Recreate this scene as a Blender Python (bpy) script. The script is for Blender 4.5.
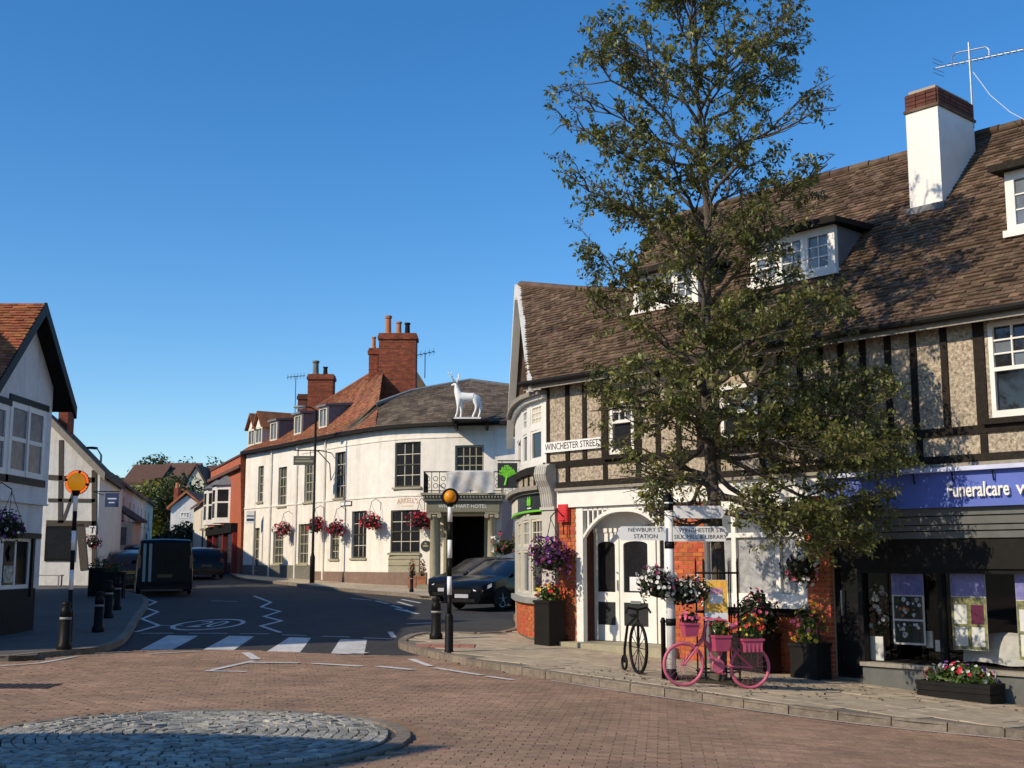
import bpy, bmesh, math, random
from mathutils import Vector, Matrix, Euler, noise as mnoise
random.seed(7)
R = math.radians
scene = bpy.context.scene
for o in list(bpy.data.objects): bpy.data.objects.remove(o)
col = scene.collection

# ------------------------------------------------------------------ camera, sky, sun, exposure
FPX, EYE, HORIZON = 1213.0, 1.7, 562.0
TH = math.atan((HORIZON - 384) / FPX)
cam_d = bpy.data.cameras.new('camera'); cam = bpy.data.objects.new('camera', cam_d); col.objects.link(cam)
cam_d.sensor_width = 36.0; cam_d.lens = FPX / 1024 * 36.0
cam_d.clip_start = 0.1; cam_d.clip_end = 3000
cam.location = (0, 0, EYE); cam.rotation_euler = (math.pi / 2 + TH, 0, 0)
scene.camera = cam
SUN_EL = R(33); SUN_AZ = Vector((0.84, 0.54)).normalized()          # direction the light travels
sun_dir = Vector((SUN_AZ.x * math.cos(SUN_EL), SUN_AZ.y * math.cos(SUN_EL), -math.sin(SUN_EL)))
w = bpy.data.worlds.new('World'); scene.world = w; w.use_nodes = True
nt = w.node_tree; bg = nt.nodes['Background']
sky = nt.nodes.new('ShaderNodeTexSky'); sky.sky_type = 'NISHITA'; sky.sun_disc = False
sky.sun_elevation = SUN_EL; sky.sun_rotation = math.atan2(-SUN_AZ.x, -SUN_AZ.y) % (2 * math.pi)
sky.air_density = 1.0; sky.dust_density = 0.25; sky.ozone_density = 4.0; sky.altitude = 60
hs_ = nt.nodes.new('ShaderNodeHueSaturation'); hs_.inputs['Saturation'].default_value = 1.28; hs_.inputs['Hue'].default_value = 0.502
nt.links.new(sky.outputs[0], hs_.inputs['Color']); nt.links.new(hs_.outputs[0], bg.inputs[0]); bg.inputs[1].default_value = 0.15
sl = bpy.data.lights.new('sun', 'SUN'); sl.energy = 4.3; sl.angle = R(0.5); sl.color = (1.0, 0.84, 0.62)
so = bpy.data.objects.new('sun', sl); col.objects.link(so); so.rotation_euler = sun_dir.to_track_quat('-Z', 'Y').to_euler()
so.location = (-30, -20, 40)
vs = scene.view_settings; vs.view_transform = 'Standard'; vs.look = 'None'; vs.gamma = 1; vs.exposure = 0.15
vs.use_curve_mapping = False

# ------------------------------------------------------------------ pixel rays and the lie of the land
CAMP = Vector((0, 0, EYE))
def ray(px, py):
    x = (px - 512) / FPX; y = -(py - 384) / FPX
    return Vector((x, math.cos(TH) - y * math.sin(TH), math.sin(TH) + y * math.cos(TH)))
def sp(t, wd):
    t = t / wd
    return wd * (t if t > 40 else math.log1p(math.exp(t)))
def g(x, y):                                   # road level: falls to the right, climbs up the street, hill beyond
    return -0.065 * sp(min(x, 14) - 1, 1.0) + 0.025 * sp(y - 25, 2.0) + 0.055 * sp(y - 98, 5.0)
def gp(px, py, h=0.0):
    r = ray(px, py); lo, hi = 2.0, 400.0
    for _ in range(60):
        m = (lo + hi) / 2; p = CAMP + r * (m / r.y)
        if p.z > g(p.x, p.y) + h: lo = m
        else: hi = m
    return p
def atY(px, py, Y):
    r = ray(px, py); return CAMP + r * (Y / r.y)
def atX(px, py, X):
    r = ray(px, py); return CAMP + r * (X / r.x)
PAV = 0.11                                      # pavement above road

# ------------------------------------------------------------------ materials
MATS = {}
def mat(name, c, c2=None, scale=6.0, rough=0.75, bump=0.0, bscale=60.0, metal=0.0, spec=0.4, rnd=0.0, big=0.0, trans=0.0, coat=0.0, hue=0.0, streak=0.0, emit=0.0):
    m = bpy.data.materials.new(name); m.use_nodes = True; MATS[name] = m
    n = m.node_tree; N = n.nodes; L = n.links; b = N['Principled BSDF']; out = N['Material Output']
    geo = N.new('ShaderNodeNewGeometry')
    nz = N.new('ShaderNodeTexNoise'); nz.inputs['Scale'].default_value = scale; nz.inputs['Detail'].default_value = 6; nz.inputs['Roughness'].default_value = 0.65
    L.new(geo.outputs['Position'], nz.inputs['Vector'])
    ramp = N.new('ShaderNodeMapRange'); ramp.inputs[1].default_value = 0.32; ramp.inputs[2].default_value = 0.68
    L.new(nz.outputs['Fac'], ramp.inputs[0])
    mx = N.new('ShaderNodeMixRGB'); L.new(ramp.outputs[0], mx.inputs[0])
    if c2 is None: c2 = tuple(v * 0.82 for v in c)
    mx.inputs[1].default_value = (*c, 1); mx.inputs[2].default_value = (*c2, 1)
    last = mx.outputs[0]
    if big:                                     # broad stains and weathering
        nb = N.new('ShaderNodeTexNoise'); nb.inputs['Scale'].default_value = 0.55; nb.inputs['Detail'].default_value = 8; nb.inputs['Roughness'].default_value = 0.7
        L.new(geo.outputs['Position'], nb.inputs['Vector'])
        mb_ = N.new('ShaderNodeMapRange'); mb_.inputs[1].default_value = 0.35; mb_.inputs[2].default_value = 0.7
        mb_.inputs[3].default_value = 1.0; mb_.inputs[4].default_value = 1.0 - big
        L.new(nb.outputs['Fac'], mb_.inputs[0])
        mm = N.new('ShaderNodeVectorMath'); mm.operation = 'SCALE'; L.new(last, mm.inputs[0]); L.new(mb_.outputs[0], mm.inputs['Scale']); last = mm.outputs[0]
    if streak:                                  # rain streaks and patched paint
        mp = N.new('ShaderNodeMapping'); mp.inputs['Scale'].default_value = (2.6, 2.6, 0.16); L.new(geo.outputs['Position'], mp.inputs['Vector'])
        ns = N.new('ShaderNodeTexNoise'); ns.inputs['Scale'].default_value = 1.0; ns.inputs['Detail'].default_value = 7; ns.inputs['Roughness'].default_value = 0.75; L.new(mp.outputs[0], ns.inputs['Vector'])
        ms_ = N.new('ShaderNodeMapRange'); ms_.inputs[1].default_value = 0.48; ms_.inputs[2].default_value = 0.72; ms_.inputs[3].default_value = 1.0; ms_.inputs[4].default_value = 1.0 - streak; L.new(ns.outputs['Fac'], ms_.inputs[0])
        m3 = N.new('ShaderNodeVectorMath'); m3.operation = 'SCALE'; L.new(last, m3.inputs[0]); L.new(ms_.outputs[0], m3.inputs['Scale']); last = m3.outputs[0]
    if emit:
        b.inputs['Emission Color'].default_value = (*c, 1); b.inputs['Emission Strength'].default_value = emit
    if rnd:
        at = N.new('ShaderNodeAttribute'); at.attribute_name = 'rnd'
        oi = N.new('ShaderNodeObjectInfo')
        ad = N.new('ShaderNodeMath'); ad.operation = 'ADD'; L.new(at.outputs['Fac'], ad.inputs[0]); L.new(oi.outputs['Random'], ad.inputs[1])
        fr = N.new('ShaderNodeMath'); fr.operation = 'FRACT'; L.new(ad.outputs[0], fr.inputs[0])
        mr = N.new('ShaderNodeMapRange'); mr.inputs[3].default_value = 1 - rnd; mr.inputs[4].default_value = 1 + rnd * 0.7
        L.new(fr.outputs[0], mr.inputs[0])
        hs = N.new('ShaderNodeHueSaturation'); L.new(mr.outputs[0], hs.inputs['Value']); L.new(last, hs.inputs['Color'])
        if hue:
            w2 = N.new('ShaderNodeTexWhiteNoise'); w2.noise_dimensions = '1D'; L.new(fr.outputs[0], w2.inputs['W'])
            h2 = N.new('ShaderNodeMapRange'); h2.inputs[3].default_value = 0.5 - hue; h2.inputs[4].default_value = 0.5 + hue
            L.new(w2.outputs['Value'], h2.inputs[0]); L.new(h2.outputs[0], hs.inputs['Hue'])
        last = hs.outputs[0]
    L.new(last, b.inputs['Base Color'])
    b.inputs['Roughness'].default_value = rough; b.inputs['Metallic'].default_value = metal
    b.inputs['Specular IOR Level'].default_value = spec; b.inputs['Coat Weight'].default_value = coat
    if bump:
        n2 = N.new('ShaderNodeTexNoise'); n2.inputs['Scale'].default_value = bscale; n2.inputs['Detail'].default_value = 5
        L.new(geo.outputs['Position'], n2.inputs['Vector'])
        bp = N.new('ShaderNodeBump'); bp.inputs['Strength'].default_value = bump; bp.inputs['Distance'].default_value = 0.02
        L.new(n2.outputs['Fac'], bp.inputs['Height']); L.new(bp.outputs[0], b.inputs['Normal'])
    if trans:
        tr = N.new('ShaderNodeBsdfTranslucent'); L.new(last, tr.inputs['Color'])
        ms = N.new('ShaderNodeMixShader'); ms.inputs[0].default_value = trans
        L.new(b.outputs[0], ms.inputs[1]); L.new(tr.outputs[0], ms.inputs[2]); L.new(ms.outputs[0], out.inputs['Surface'])
    return m
def glass(name, tint=(1, 1, 1), body=0.0):
    m = bpy.data.materials.new(name); m.use_nodes = True; n = m.node_tree; N = n.nodes; L = n.links
    N.remove(N['Principled BSDF']); out = N['Material Output']
    t = N.new('ShaderNodeBsdfTransparent'); t.inputs[0].default_value = (*tint, 1)
    gl = N.new('ShaderNodeBsdfGlossy'); gl.inputs['Roughness'].default_value = 0.02
    fr = N.new('ShaderNodeFresnel'); fr.inputs['IOR'].default_value = 1.5
    ms = N.new('ShaderNodeMixShader'); L.new(fr.outputs[0], ms.inputs[0]); L.new(t.outputs[0], ms.inputs[1]); L.new(gl.outputs[0], ms.inputs[2])
    L.new(ms.outputs[0], out.inputs['Surface']); MATS[name] = m; return m
def lin(r, g_, b): return tuple(((v / 255) / 12.92 if v / 255 <= 0.04045 else ((v / 255 + 0.055) / 1.055) ** 2.4) for v in (r, g_, b))

mat('asphalt', (0.030, 0.031, 0.033), (0.048, 0.048, 0.050), scale=3, rough=0.92, bump=0.5, bscale=180, big=0.3)
mat('earth', (0.06, 0.07, 0.03), (0.10, 0.10, 0.05), scale=0.3, rough=1)
mat('paver', (0.40, 0.26, 0.172), (0.285, 0.185, 0.122), scale=18, rough=0.88, bump=0.35, bscale=120, rnd=0.2, big=0.42, hue=0.008)
mat('paver_joint', (0.22, 0.15, 0.105), (0.15, 0.105, 0.075), scale=30, rough=0.95)
mat('sett', (0.46, 0.44, 0.38), (0.24, 0.235, 0.205), scale=14, rough=0.7, bump=0.8, bscale=50, rnd=0.42, big=0.3)
mat('sett_joint', (0.075, 0.07, 0.06), None, scale=30, rough=0.95)
mat('kerb_stone', (0.30, 0.25, 0.19), (0.16, 0.13, 0.10), scale=10, rough=0.85, bump=0.4, bscale=70, rnd=0.16, big=0.3)
mat('slab', (0.53, 0.445, 0.32), (0.345, 0.29, 0.21), scale=5, rough=0.9, bump=0.35, bscale=120, rnd=0.10, big=0.28)
mat('slab_joint', (0.18, 0.16, 0.13), (0.12, 0.105, 0.085), scale=30, rough=0.95)
mat('pavement_left', (0.13, 0.12, 0.11), (0.085, 0.08, 0.075), scale=4, rough=0.9, bump=0.3, bscale=90, big=0.3)
mat('tactile', (0.36, 0.17, 0.13), (0.27, 0.13, 0.10), scale=10, rough=0.9, rnd=0.1)
mat('road_paint', (0.74, 0.74, 0.72), (0.45, 0.45, 0.44), scale=9, rough=0.8, big=0.35)
mat('brick', (0.52, 0.125, 0.04), (0.36, 0.075, 0.028), scale=9, rough=0.85, bump=0.4, bscale=120, rnd=0.25, hue=0.012)
mat('brick_dark', (0.13, 0.042, 0.028), (0.075, 0.028, 0.02), scale=9, rough=0.88, bump=0.4, bscale=120, rnd=0.25)
def brick_course_mat(name, c1, c2, mortar):
    m = mat(name, c1, c2, scale=7, rough=0.9, big=0.3); N = m.node_tree.nodes; L = m.node_tree.links; b = N['Principled BSDF']; src = b.inputs['Base Color'].links[0].from_socket
    geo = N.new('ShaderNodeNewGeometry'); sx = N.new('ShaderNodeSeparateXYZ'); L.new(geo.outputs['Position'], sx.inputs[0]); ad = N.new('ShaderNodeMath'); L.new(sx.outputs['X'], ad.inputs[0]); L.new(sx.outputs['Y'], ad.inputs[1])
    cb = N.new('ShaderNodeCombineXYZ'); L.new(ad.outputs[0], cb.inputs['X']); L.new(sx.outputs['Z'], cb.inputs['Y'])
    bt = N.new('ShaderNodeTexBrick'); bt.inputs['Scale'].default_value = 1; bt.inputs['Brick Width'].default_value = 0.30; bt.inputs['Row Height'].default_value = 0.10; bt.inputs['Mortar Size'].default_value = 0.018
    bt.inputs['Color1'].default_value = (1.15, 1.1, 1.1, 1); bt.inputs['Color2'].default_value = (0.5, 0.48, 0.48, 1); bt.inputs['Mortar'].default_value = (*mortar, 1); L.new(cb.outputs[0], bt.inputs['Vector'])
    mu = N.new('ShaderNodeMixRGB'); mu.blend_type = 'MULTIPLY'; mu.inputs[0].default_value = 1; L.new(src, mu.inputs[1]); L.new(bt.outputs['Color'], mu.inputs[2]); L.new(mu.outputs[0], b.inputs['Base Color'])
brick_course_mat('brick_far', (0.36, 0.09, 0.04), (0.19, 0.052, 0.028), (0.75, 0.9, 1.0))
mat('mortar', (0.42, 0.35, 0.27), (0.33, 0.27, 0.2), scale=30, rough=0.95)
mat('plinth_green', (0.10, 0.14, 0.10), (0.07, 0.09, 0.07), scale=8, rough=0.8)
mat('white_paint', (0.80, 0.79, 0.75), (0.70, 0.69, 0.65), scale=3, rough=0.5, big=0.08)
mat('pub_plaster', (0.80, 0.77, 0.70), (0.72, 0.69, 0.62), scale=2.2, rough=0.85, bump=0.25, bscale=22, big=0.10, streak=0.22)
mat('white_render', (0.74, 0.74, 0.73), (0.62, 0.62, 0.61), scale=4, rough=0.9, bump=0.7, bscale=26, big=0.12, streak=0.22)
mat('cream_render', (0.70, 0.66, 0.56), (0.62, 0.58, 0.49), scale=3, rough=0.9, big=0.15, streak=0.25)
mat('plinth_brown', (0.23, 0.155, 0.12), (0.17, 0.12, 0.095), scale=5, rough=0.9, big=0.2)
mat('pebbledash', (0.68, 0.585, 0.45), (0.15, 0.118, 0.088), scale=19, rough=0.95, bump=1.0, bscale=55, big=0.2)
mat('timber', (0.012, 0.0095, 0.0075), (0.026, 0.021, 0.017), scale=14, spec=0.2, rough=0.85, bump=0.35, bscale=45, rnd=0.2)
mat('timber_mid', (0.085, 0.072, 0.06), (0.055, 0.047, 0.04), scale=14, rough=0.85)
mat('timber_grey', (0.30, 0.275, 0.23), (0.20, 0.18, 0.15), scale=14, rough=0.8)
mat('black_paint', (0.006, 0.006, 0.0065), (0.010, 0.010, 0.010), scale=5, rough=0.5, spec=0.14)
mat('black_matt', (0.006, 0.0058, 0.0055), (0.011, 0.0105, 0.010), scale=8, rough=0.7, spec=0.2)
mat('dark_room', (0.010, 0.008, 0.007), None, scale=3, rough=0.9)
mat('clay_tile', (0.20, 0.135, 0.09), (0.10, 0.068, 0.048), scale=3.2, rough=0.9, bump=0.3, bscale=90, rnd=0.4, big=0.42, hue=0.012, spec=0.2)
mat('orange_tile', (0.40, 0.13, 0.05), (0.26, 0.085, 0.04), scale=3, rough=0.9, rnd=0.32, big=0.3, hue=0.015)
mat('red_tile', (0.40, 0.15, 0.065), (0.20, 0.085, 0.045), scale=2.5, rough=0.9, rnd=0.3, big=0.4, hue=0.015)
mat('slate', (0.185, 0.145, 0.105), (0.095, 0.076, 0.058), scale=2.2, rough=0.85, rnd=0.35, big=0.45, spec=0.2)
mat('far_roof', (0.14, 0.07, 0.045), (0.09, 0.05, 0.035), scale=2, rough=0.9, rnd=0.3)
mat('lead', (0.16, 0.165, 0.175), (0.11, 0.115, 0.125), scale=5, rough=0.6)
mat('pane_dark', (0.012, 0.013, 0.015), (0.02, 0.02, 0.022), scale=2, rough=0.06, spec=0.6)
mat('pane_grey', (0.16, 0.18, 0.21), (0.10, 0.12, 0.14), scale=3, rough=0.08, spec=0.7)
mat('curtain_dim', (0.17, 0.18, 0.20), (0.07, 0.075, 0.085), scale=7, rough=0.25, spec=0.4)
mat('brick_red', (0.46, 0.13, 0.06), (0.36, 0.10, 0.05), scale=5, rough=0.9, big=0.2)
mat('curtain', (0.42, 0.43, 0.44), (0.22, 0.23, 0.25), scale=9, rough=0.25, spec=0.5)
mat('olive_frame', (0.30, 0.29, 0.20), (0.24, 0.23, 0.16), scale=6, rough=0.5)
mat('pane_olive', (0.085, 0.085, 0.06), (0.03, 0.032, 0.026), scale=2.5, rough=0.1, spec=0.6)
mat('olive_dark', (0.06, 0.058, 0.04), None, scale=6, rough=0.5)
mat('stone_olive', (0.24, 0.225, 0.155), (0.18, 0.17, 0.12), scale=6, rough=0.8, big=0.15)
mat('van_glass', (0.004, 0.005, 0.006), None, scale=3, rough=0.3, spec=0.12)
mat('cream_frame', (0.64, 0.60, 0.47), None, scale=6, rough=0.5)
mat('stone', (0.36, 0.335, 0.235), (0.28, 0.26, 0.185), scale=6, rough=0.8, big=0.15)
mat('stone_dark', (0.17, 0.165, 0.14), (0.12, 0.115, 0.10), scale=6, rough=0.8)
mat('grey_paint', (0.27, 0.28, 0.27), (0.22, 0.23, 0.22), scale=4, rough=0.55)
mat('shop_grey', (0.115, 0.12, 0.115), (0.085, 0.09, 0.088), scale=5, rough=0.55)
mat('pilaster_grey', (0.50, 0.49, 0.44), (0.42, 0.41, 0.37), scale=5, rough=0.6)
mat('sign_blue', (0.10, 0.15, 0.50), (0.085, 0.13, 0.44), scale=3, rough=0.45)
mat('sign_light', (0.55, 0.60, 0.80), None, scale=3, rough=0.5)
mat('sign_navy', (0.02, 0.045, 0.13), None, scale=3, rough=0.5)
mat('sign_dark', (0.025, 0.028, 0.03), None, scale=3, rough=0.45)
mat('sign_green', (0.16, 0.55, 0.035), (0.14, 0.5, 0.03), scale=3, rough=0.5)
mat('sign_olive', (0.085, 0.10, 0.075), None, scale=3, rough=0.5)
mat('letter_white', (0.80, 0.80, 0.79), None, scale=3, rough=0.5)
mat('letter_black', (0.015, 0.015, 0.015), None, scale=3, rough=0.5)
mat('letter_faded', (0.62, 0.36, 0.22), (0.7, 0.5, 0.36), scale=14, rough=0.9)
mat('red_box', (0.62, 0.045, 0.05), None, scale=3, rough=0.4)
mat('red_paint', (0.26, 0.03, 0.025), None, scale=3, rough=0.5)
mat('amber', (0.85, 0.36, 0.012), (0.80, 0.31, 0.01), scale=3, rough=0.25, spec=0.5, trans=0.25)
mat('amber_ring', (0.95, 0.16, 0.02), None, scale=30, rough=0.5, emit=0.9)
mat('amber_lit', (0.85, 0.40, 0.012), (0.80, 0.33, 0.01), scale=3, rough=0.25, spec=0.5, trans=0.25, emit=0.28)
mat('pink_paint', (0.52, 0.12, 0.19), (0.42, 0.09, 0.15), scale=8, rough=0.5)
mat('pink_pot', (0.42, 0.06, 0.13), (0.35, 0.05, 0.11), scale=8, rough=0.55)
mat('bark', (0.13, 0.105, 0.08), (0.06, 0.05, 0.04), scale=16, rough=0.95, bump=0.9, bscale=30, big=0.3)
mat('twig', (0.085, 0.07, 0.052), None, scale=16, rough=0.95)
mat('leaf', (0.235, 0.235, 0.06), (0.085, 0.105, 0.028), scale=2.0, rough=0.42, spec=0.45, rnd=0.5, trans=0.32, hue=0.03)
mat('leaf_bright', (0.075, 0.125, 0.025), (0.045, 0.08, 0.016), scale=6, rough=0.55, rnd=0.4, trans=0.25, hue=0.02)
mat('leaf_dark', (0.022, 0.036, 0.012), (0.014, 0.024, 0.008), scale=6, rough=0.55, rnd=0.4, trans=0.15)
mat('leaf_yellow', (0.26, 0.24, 0.03), (0.14, 0.16, 0.025), scale=0.6, rough=0.6, rnd=0.4, trans=0.25, hue=0.02)
mat('leaf_far', (0.055, 0.08, 0.025), (0.035, 0.055, 0.018), scale=0.6, rough=0.6, rnd=0.4, trans=0.2)
mat('fl_white', (0.82, 0.80, 0.76), None, scale=20, rough=0.6, trans=0.25, rnd=0.15)
mat('fl_red', (0.64, 0.02, 0.035), (0.42, 0.012, 0.03), scale=20, rough=0.6, trans=0.2, rnd=0.25)
mat('fl_pink', (0.70, 0.12, 0.24), None, scale=20, rough=0.6, trans=0.2, rnd=0.2)
mat('fl_purple', (0.22, 0.07, 0.34), (0.15, 0.04, 0.24), scale=20, rough=0.6, trans=0.2, rnd=0.3)
mat('fl_plum', (0.18, 0.02, 0.09), (0.11, 0.015, 0.06), scale=20, rough=0.6, trans=0.2, rnd=0.3)
mat('fl_yellow', (0.75, 0.55, 0.06), None, scale=20, rough=0.6, trans=0.2, rnd=0.2)
mat('fl_orange', (0.75, 0.22, 0.04), None, scale=20, rough=0.6, trans=0.2, rnd=0.2)
mat('car_black', (0.004, 0.005, 0.007), None, scale=3, rough=0.16, spec=0.22, coat=0.1)
mat('car_dark', (0.007, 0.0075, 0.009), None, scale=3, rough=0.2, spec=0.2, coat=0.1)
mat('car_navy', (0.003, 0.0032, 0.004), None, scale=3, rough=0.4, spec=0.2, coat=0.0)
mat('car_silver', (0.08, 0.085, 0.09), None, scale=3, rough=0.3, metal=0.3, coat=0.5)
mat('car_glass', (0.006, 0.009, 0.012), None, scale=3, rough=0.05, spec=0.45)
mat('tyre', (0.012, 0.012, 0.012), None, scale=9, rough=0.85)
mat('rim', (0.30, 0.31, 0.32), None, scale=9, rough=0.35, metal=0.6)
mat('lamp_lens', (0.72, 0.75, 0.78), None, scale=9, rough=0.1, spec=0.8)
mat('tail_lens', (0.12, 0.006, 0.006), None, scale=9, rough=0.2, spec=0.6)
mat('plate_yellow', (0.10, 0.08, 0.022), None, scale=9, rough=0.5)
mat('plate_white', (0.42, 0.44, 0.50), None, scale=9, rough=0.5)
mat('stripe_grey', (0.32, 0.36, 0.36), None, scale=9, rough=0.4)
mat('aerial_metal', (0.38, 0.40, 0.42), None, scale=9, rough=0.4, metal=0.7)
mat('statue_white', (0.80, 0.80, 0.78), (0.72, 0.72, 0.70), scale=4, rough=0.5, big=0.1)
mat('tarpaulin', (0.66, 0.65, 0.62), (0.45, 0.44, 0.42), scale=3, rough=0.6, bump=0.6, bscale=6, big=0.2)
mat('terracotta', (0.42, 0.17, 0.08), (0.33, 0.13, 0.06), scale=8, rough=0.85)
mat('poster_purple', (0.16, 0.15, 0.42), (0.26, 0.25, 0.55), scale=14, rough=0.5)
mat('poster_white', (0.75, 0.76, 0.77), None, scale=6, rough=0.5)
mat('poster_photo', (0.008, 0.012, 0.01), (0.62, 0.64, 0.56), scale=9, rough=0.5)
mat('poster_photo_teal', (0.03, 0.05, 0.05), (0.35, 0.33, 0.12), scale=13, rough=0.5)
mat('poster_orange', (0.80, 0.30, 0.05), (0.85, 0.62, 0.10), scale=22, rough=0.5)
mat('poster_pink', (0.75, 0.38, 0.50), None, scale=6, rough=0.5)
mat('cardboard', (0.30, 0.16, 0.06), None, scale=6, rough=0.8)
mat('fabric_white', (0.55, 0.54, 0.52), (0.40, 0.39, 0.38), scale=5, rough=0.8)
mat('awning_navy', (0.02, 0.025, 0.05), None, scale=5, rough=0.7)
mat('iron', (0.05, 0.035, 0.03), (0.03, 0.022, 0.02), scale=12, rough=0.7)
mat('soil', (0.06, 0.045, 0.03), (0.03, 0.023, 0.016), scale=14, rough=1)
mat('leaf_litter', (0.10, 0.06, 0.03), (0.05, 0.035, 0.02), scale=20, rough=0.95, rnd=0.3)
glass('shop_glass', (0.93, 0.95, 0.95))

# ------------------------------------------------------------------ mesh helpers
class MB:
    def __init__(s, M=None): s.v = []; s.f = []; s.r = []; s.mi = []; s.M = M; s.k = 0
    def add(s, vs, fs, rnd=None):
        b = len(s.v)
        if s.M is not None: vs = [s.M @ Vector(v) for v in vs]
        s.v.extend([tuple(v) for v in vs])
        rr = random.random() if rnd is None else rnd
        for f in fs: s.f.append(tuple(b + i for i in f)); s.r.append(rr); s.mi.append(s.k)
        return s
    def box(s, x0, x1, y0, y1, z0, z1, rnd=None):
        return s.add([(x0, y0, z0), (x1, y0, z0), (x1, y1, z0), (x0, y1, z0), (x0, y0, z1), (x1, y0, z1), (x1, y1, z1), (x0, y1, z1)],
                     [(0, 3, 2, 1), (4, 5, 6, 7), (0, 1, 5, 4), (1, 2, 6, 5), (2, 3, 7, 6), (3, 0, 4, 7)], rnd)
    def poly(s, pts, rnd=None): return s.add(pts, [tuple(range(len(pts)))], rnd)
    def prism(s, pts, d):                        # pts: planar 3D loop, d: extrusion vector
        n = len(pts); d = Vector(d); a = [Vector(p) for p in pts]; b = [p + d for p in a]
        return s.add(a + b, [tuple(range(n - 1, -1, -1)), tuple(range(n, 2 * n))] + [(i, (i + 1) % n, n + (i + 1) % n, n + i) for i in range(n)])
    def tube(s, pts, rad, n=8, cap=True):
        pts = [Vector(p) for p in pts]
        if not isinstance(rad, (list, tuple)): rad = [rad] * len(pts)
        vs = []; fs = []; ref = None
        for i, p in enumerate(pts):
            t = (pts[min(i + 1, len(pts) - 1)] - pts[max(i - 1, 0)])
            if t.length < 1e-9: t = Vector((0, 0, 1))
            t.normalize()
            if ref is None: ref = Vector((1, 0, 0)) if abs(t.x) < 0.9 else Vector((0, 1, 0))
            a = (ref - t * ref.dot(t)).normalized(); bb = t.cross(a); ref = a
            for k in range(n):
                an = 2 * math.pi * k / n; vs.append(p + (a * math.cos(an) + bb * math.sin(an)) * rad[i])
        for i in range(len(pts) - 1):
            for k in range(n):
                fs.append((i * n + k, i * n + (k + 1) % n, (i + 1) * n + (k + 1) % n, (i + 1) * n + k))
        if cap: fs += [tuple(range(n - 1, -1, -1)), tuple((len(pts) - 1) * n + k for k in range(n))]
        return s.add(vs, fs)
    def lathe(s, prof, c=(0, 0, 0), n=20):       # prof: (r, z)
        vs = []; fs = []; c = Vector(c)
        for (r, z) in prof:
            for k in range(n):
                a = 2 * math.pi * k / n; vs.append(c + Vector((r * math.cos(a), r * math.sin(a), z)))
        for i in range(len(prof) - 1):
            for k in range(n): fs.append((i * n + k, i * n + (k + 1) % n, (i + 1) * n + (k + 1) % n, (i + 1) * n + k))
        fs += [tuple(range(n - 1, -1, -1)), tuple((len(prof) - 1) * n + k for k in range(n))]
        return s.add(vs, fs)
    def torus(s, c, ax1, ax2, R0, r, n=28, m=7):
        c = Vector(c); ax1 = Vector(ax1).normalized(); ax2 = Vector(ax2).normalized(); nn = ax1.cross(ax2); vs = []; fs = []
        for i in range(n):
            a = 2 * math.pi * i / n; d = ax1 * math.cos(a) + ax2 * math.sin(a)
            for j in range(m):
                b = 2 * math.pi * j / m; vs.append(c + d * (R0 + r * math.cos(b)) + nn * r * math.sin(b))
        for i in range(n):
            for j in range(m): fs.append((i * m + j, ((i + 1) % n) * m + j, ((i + 1) % n) * m + (j + 1) % m, i * m + (j + 1) % m))
        return s.add(vs, fs)
    def ball(s, c, rx, ry=None, rz=None, n=12, m=8):
        ry = ry or rx; rz = rz or rx; c = Vector(c); vs = []; fs = []
        for i in range(m + 1):
            t = math.pi * i / m
            for k in range(n):
                a = 2 * math.pi * k / n; vs.append(c + Vector((rx * math.sin(t) * math.cos(a), ry * math.sin(t) * math.sin(a), rz * math.cos(t))))
        for i in range(m):
            for k in range(n): fs.append((i * n + k, i * n + (k + 1) % n, (i + 1) * n + (k + 1) % n, (i + 1) * n + k))
        return s.add(vs, fs)
    def mesh(s, name, mats, smooth=False):
        me = bpy.data.meshes.new(name); me.from_pydata(s.v, [], s.f)
        a = me.attributes.new('rnd', 'FLOAT', 'FACE'); a.data.foreach_set('value', s.r)
        if isinstance(mats, str): mats = [mats]
        for q in mats: me.materials.append(MATS[q])
        if len(mats) > 1: me.polygons.foreach_set('material_index', s.mi)
        if smooth: me.shade_smooth()
        me.update(); return me
WM = {}                                            # world matrix of things that hold world-space parts
def link(name, me, parent=None):
    o = bpy.data.objects.new(name, me); col.objects.link(o)
    if parent is not None:
        o.parent = parent
        if parent.name in WM: o.matrix_parent_inverse = WM[parent.name].inverted()
    return o
def obj(name, mb, mats, parent=None, smooth=False, kind=None):
    o = link(name, mb.mesh(name, mats, smooth), parent)
    if kind: o['kind'] = kind
    return o
def thing(name, label, cat, loc=(0, 0, 0), rotz=0.0, group=None, world=False):
    o = bpy.data.objects.new(name, None); col.objects.link(o)
    o.location = loc; o.rotation_euler = (0, 0, rotz); o.empty_display_size = 0.2
    o['label'] = label; o['category'] = cat
    if group: o['group'] = group
    if world: WM[o.name] = Matrix.Translation(Vector(loc)) @ Matrix.Rotation(rotz, 4, 'Z')
    return o
def text_mesh(body, size, extrude=0.004, align='CENTER', sx=1.0, bold=0.0):
    c = bpy.data.curves.new('lettering', 'FONT'); c.body = body; c.size = size; c.extrude = extrude; c.align_x = align; c.align_y = 'CENTER'; c.offset = bold
    c.resolution_u = 3
    o = bpy.data.objects.new('lettering', c); col.objects.link(o)
    dg = bpy.context.evaluated_depsgraph_get(); dg.update()
    me = bpy.data.meshes.new_from_object(o.evaluated_get(dg))
    bpy.data.objects.remove(o); bpy.data.curves.remove(c)
    if sx != 1: me.transform(Matrix.Diagonal((sx, 1, 1, 1)))
    return me
XZ = Matrix(((1, 0, 0, 0), (0, 0, -1, 0), (0, 1, 0, 0), (0, 0, 0, 1)))   # text plane to upright, facing -y
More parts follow.
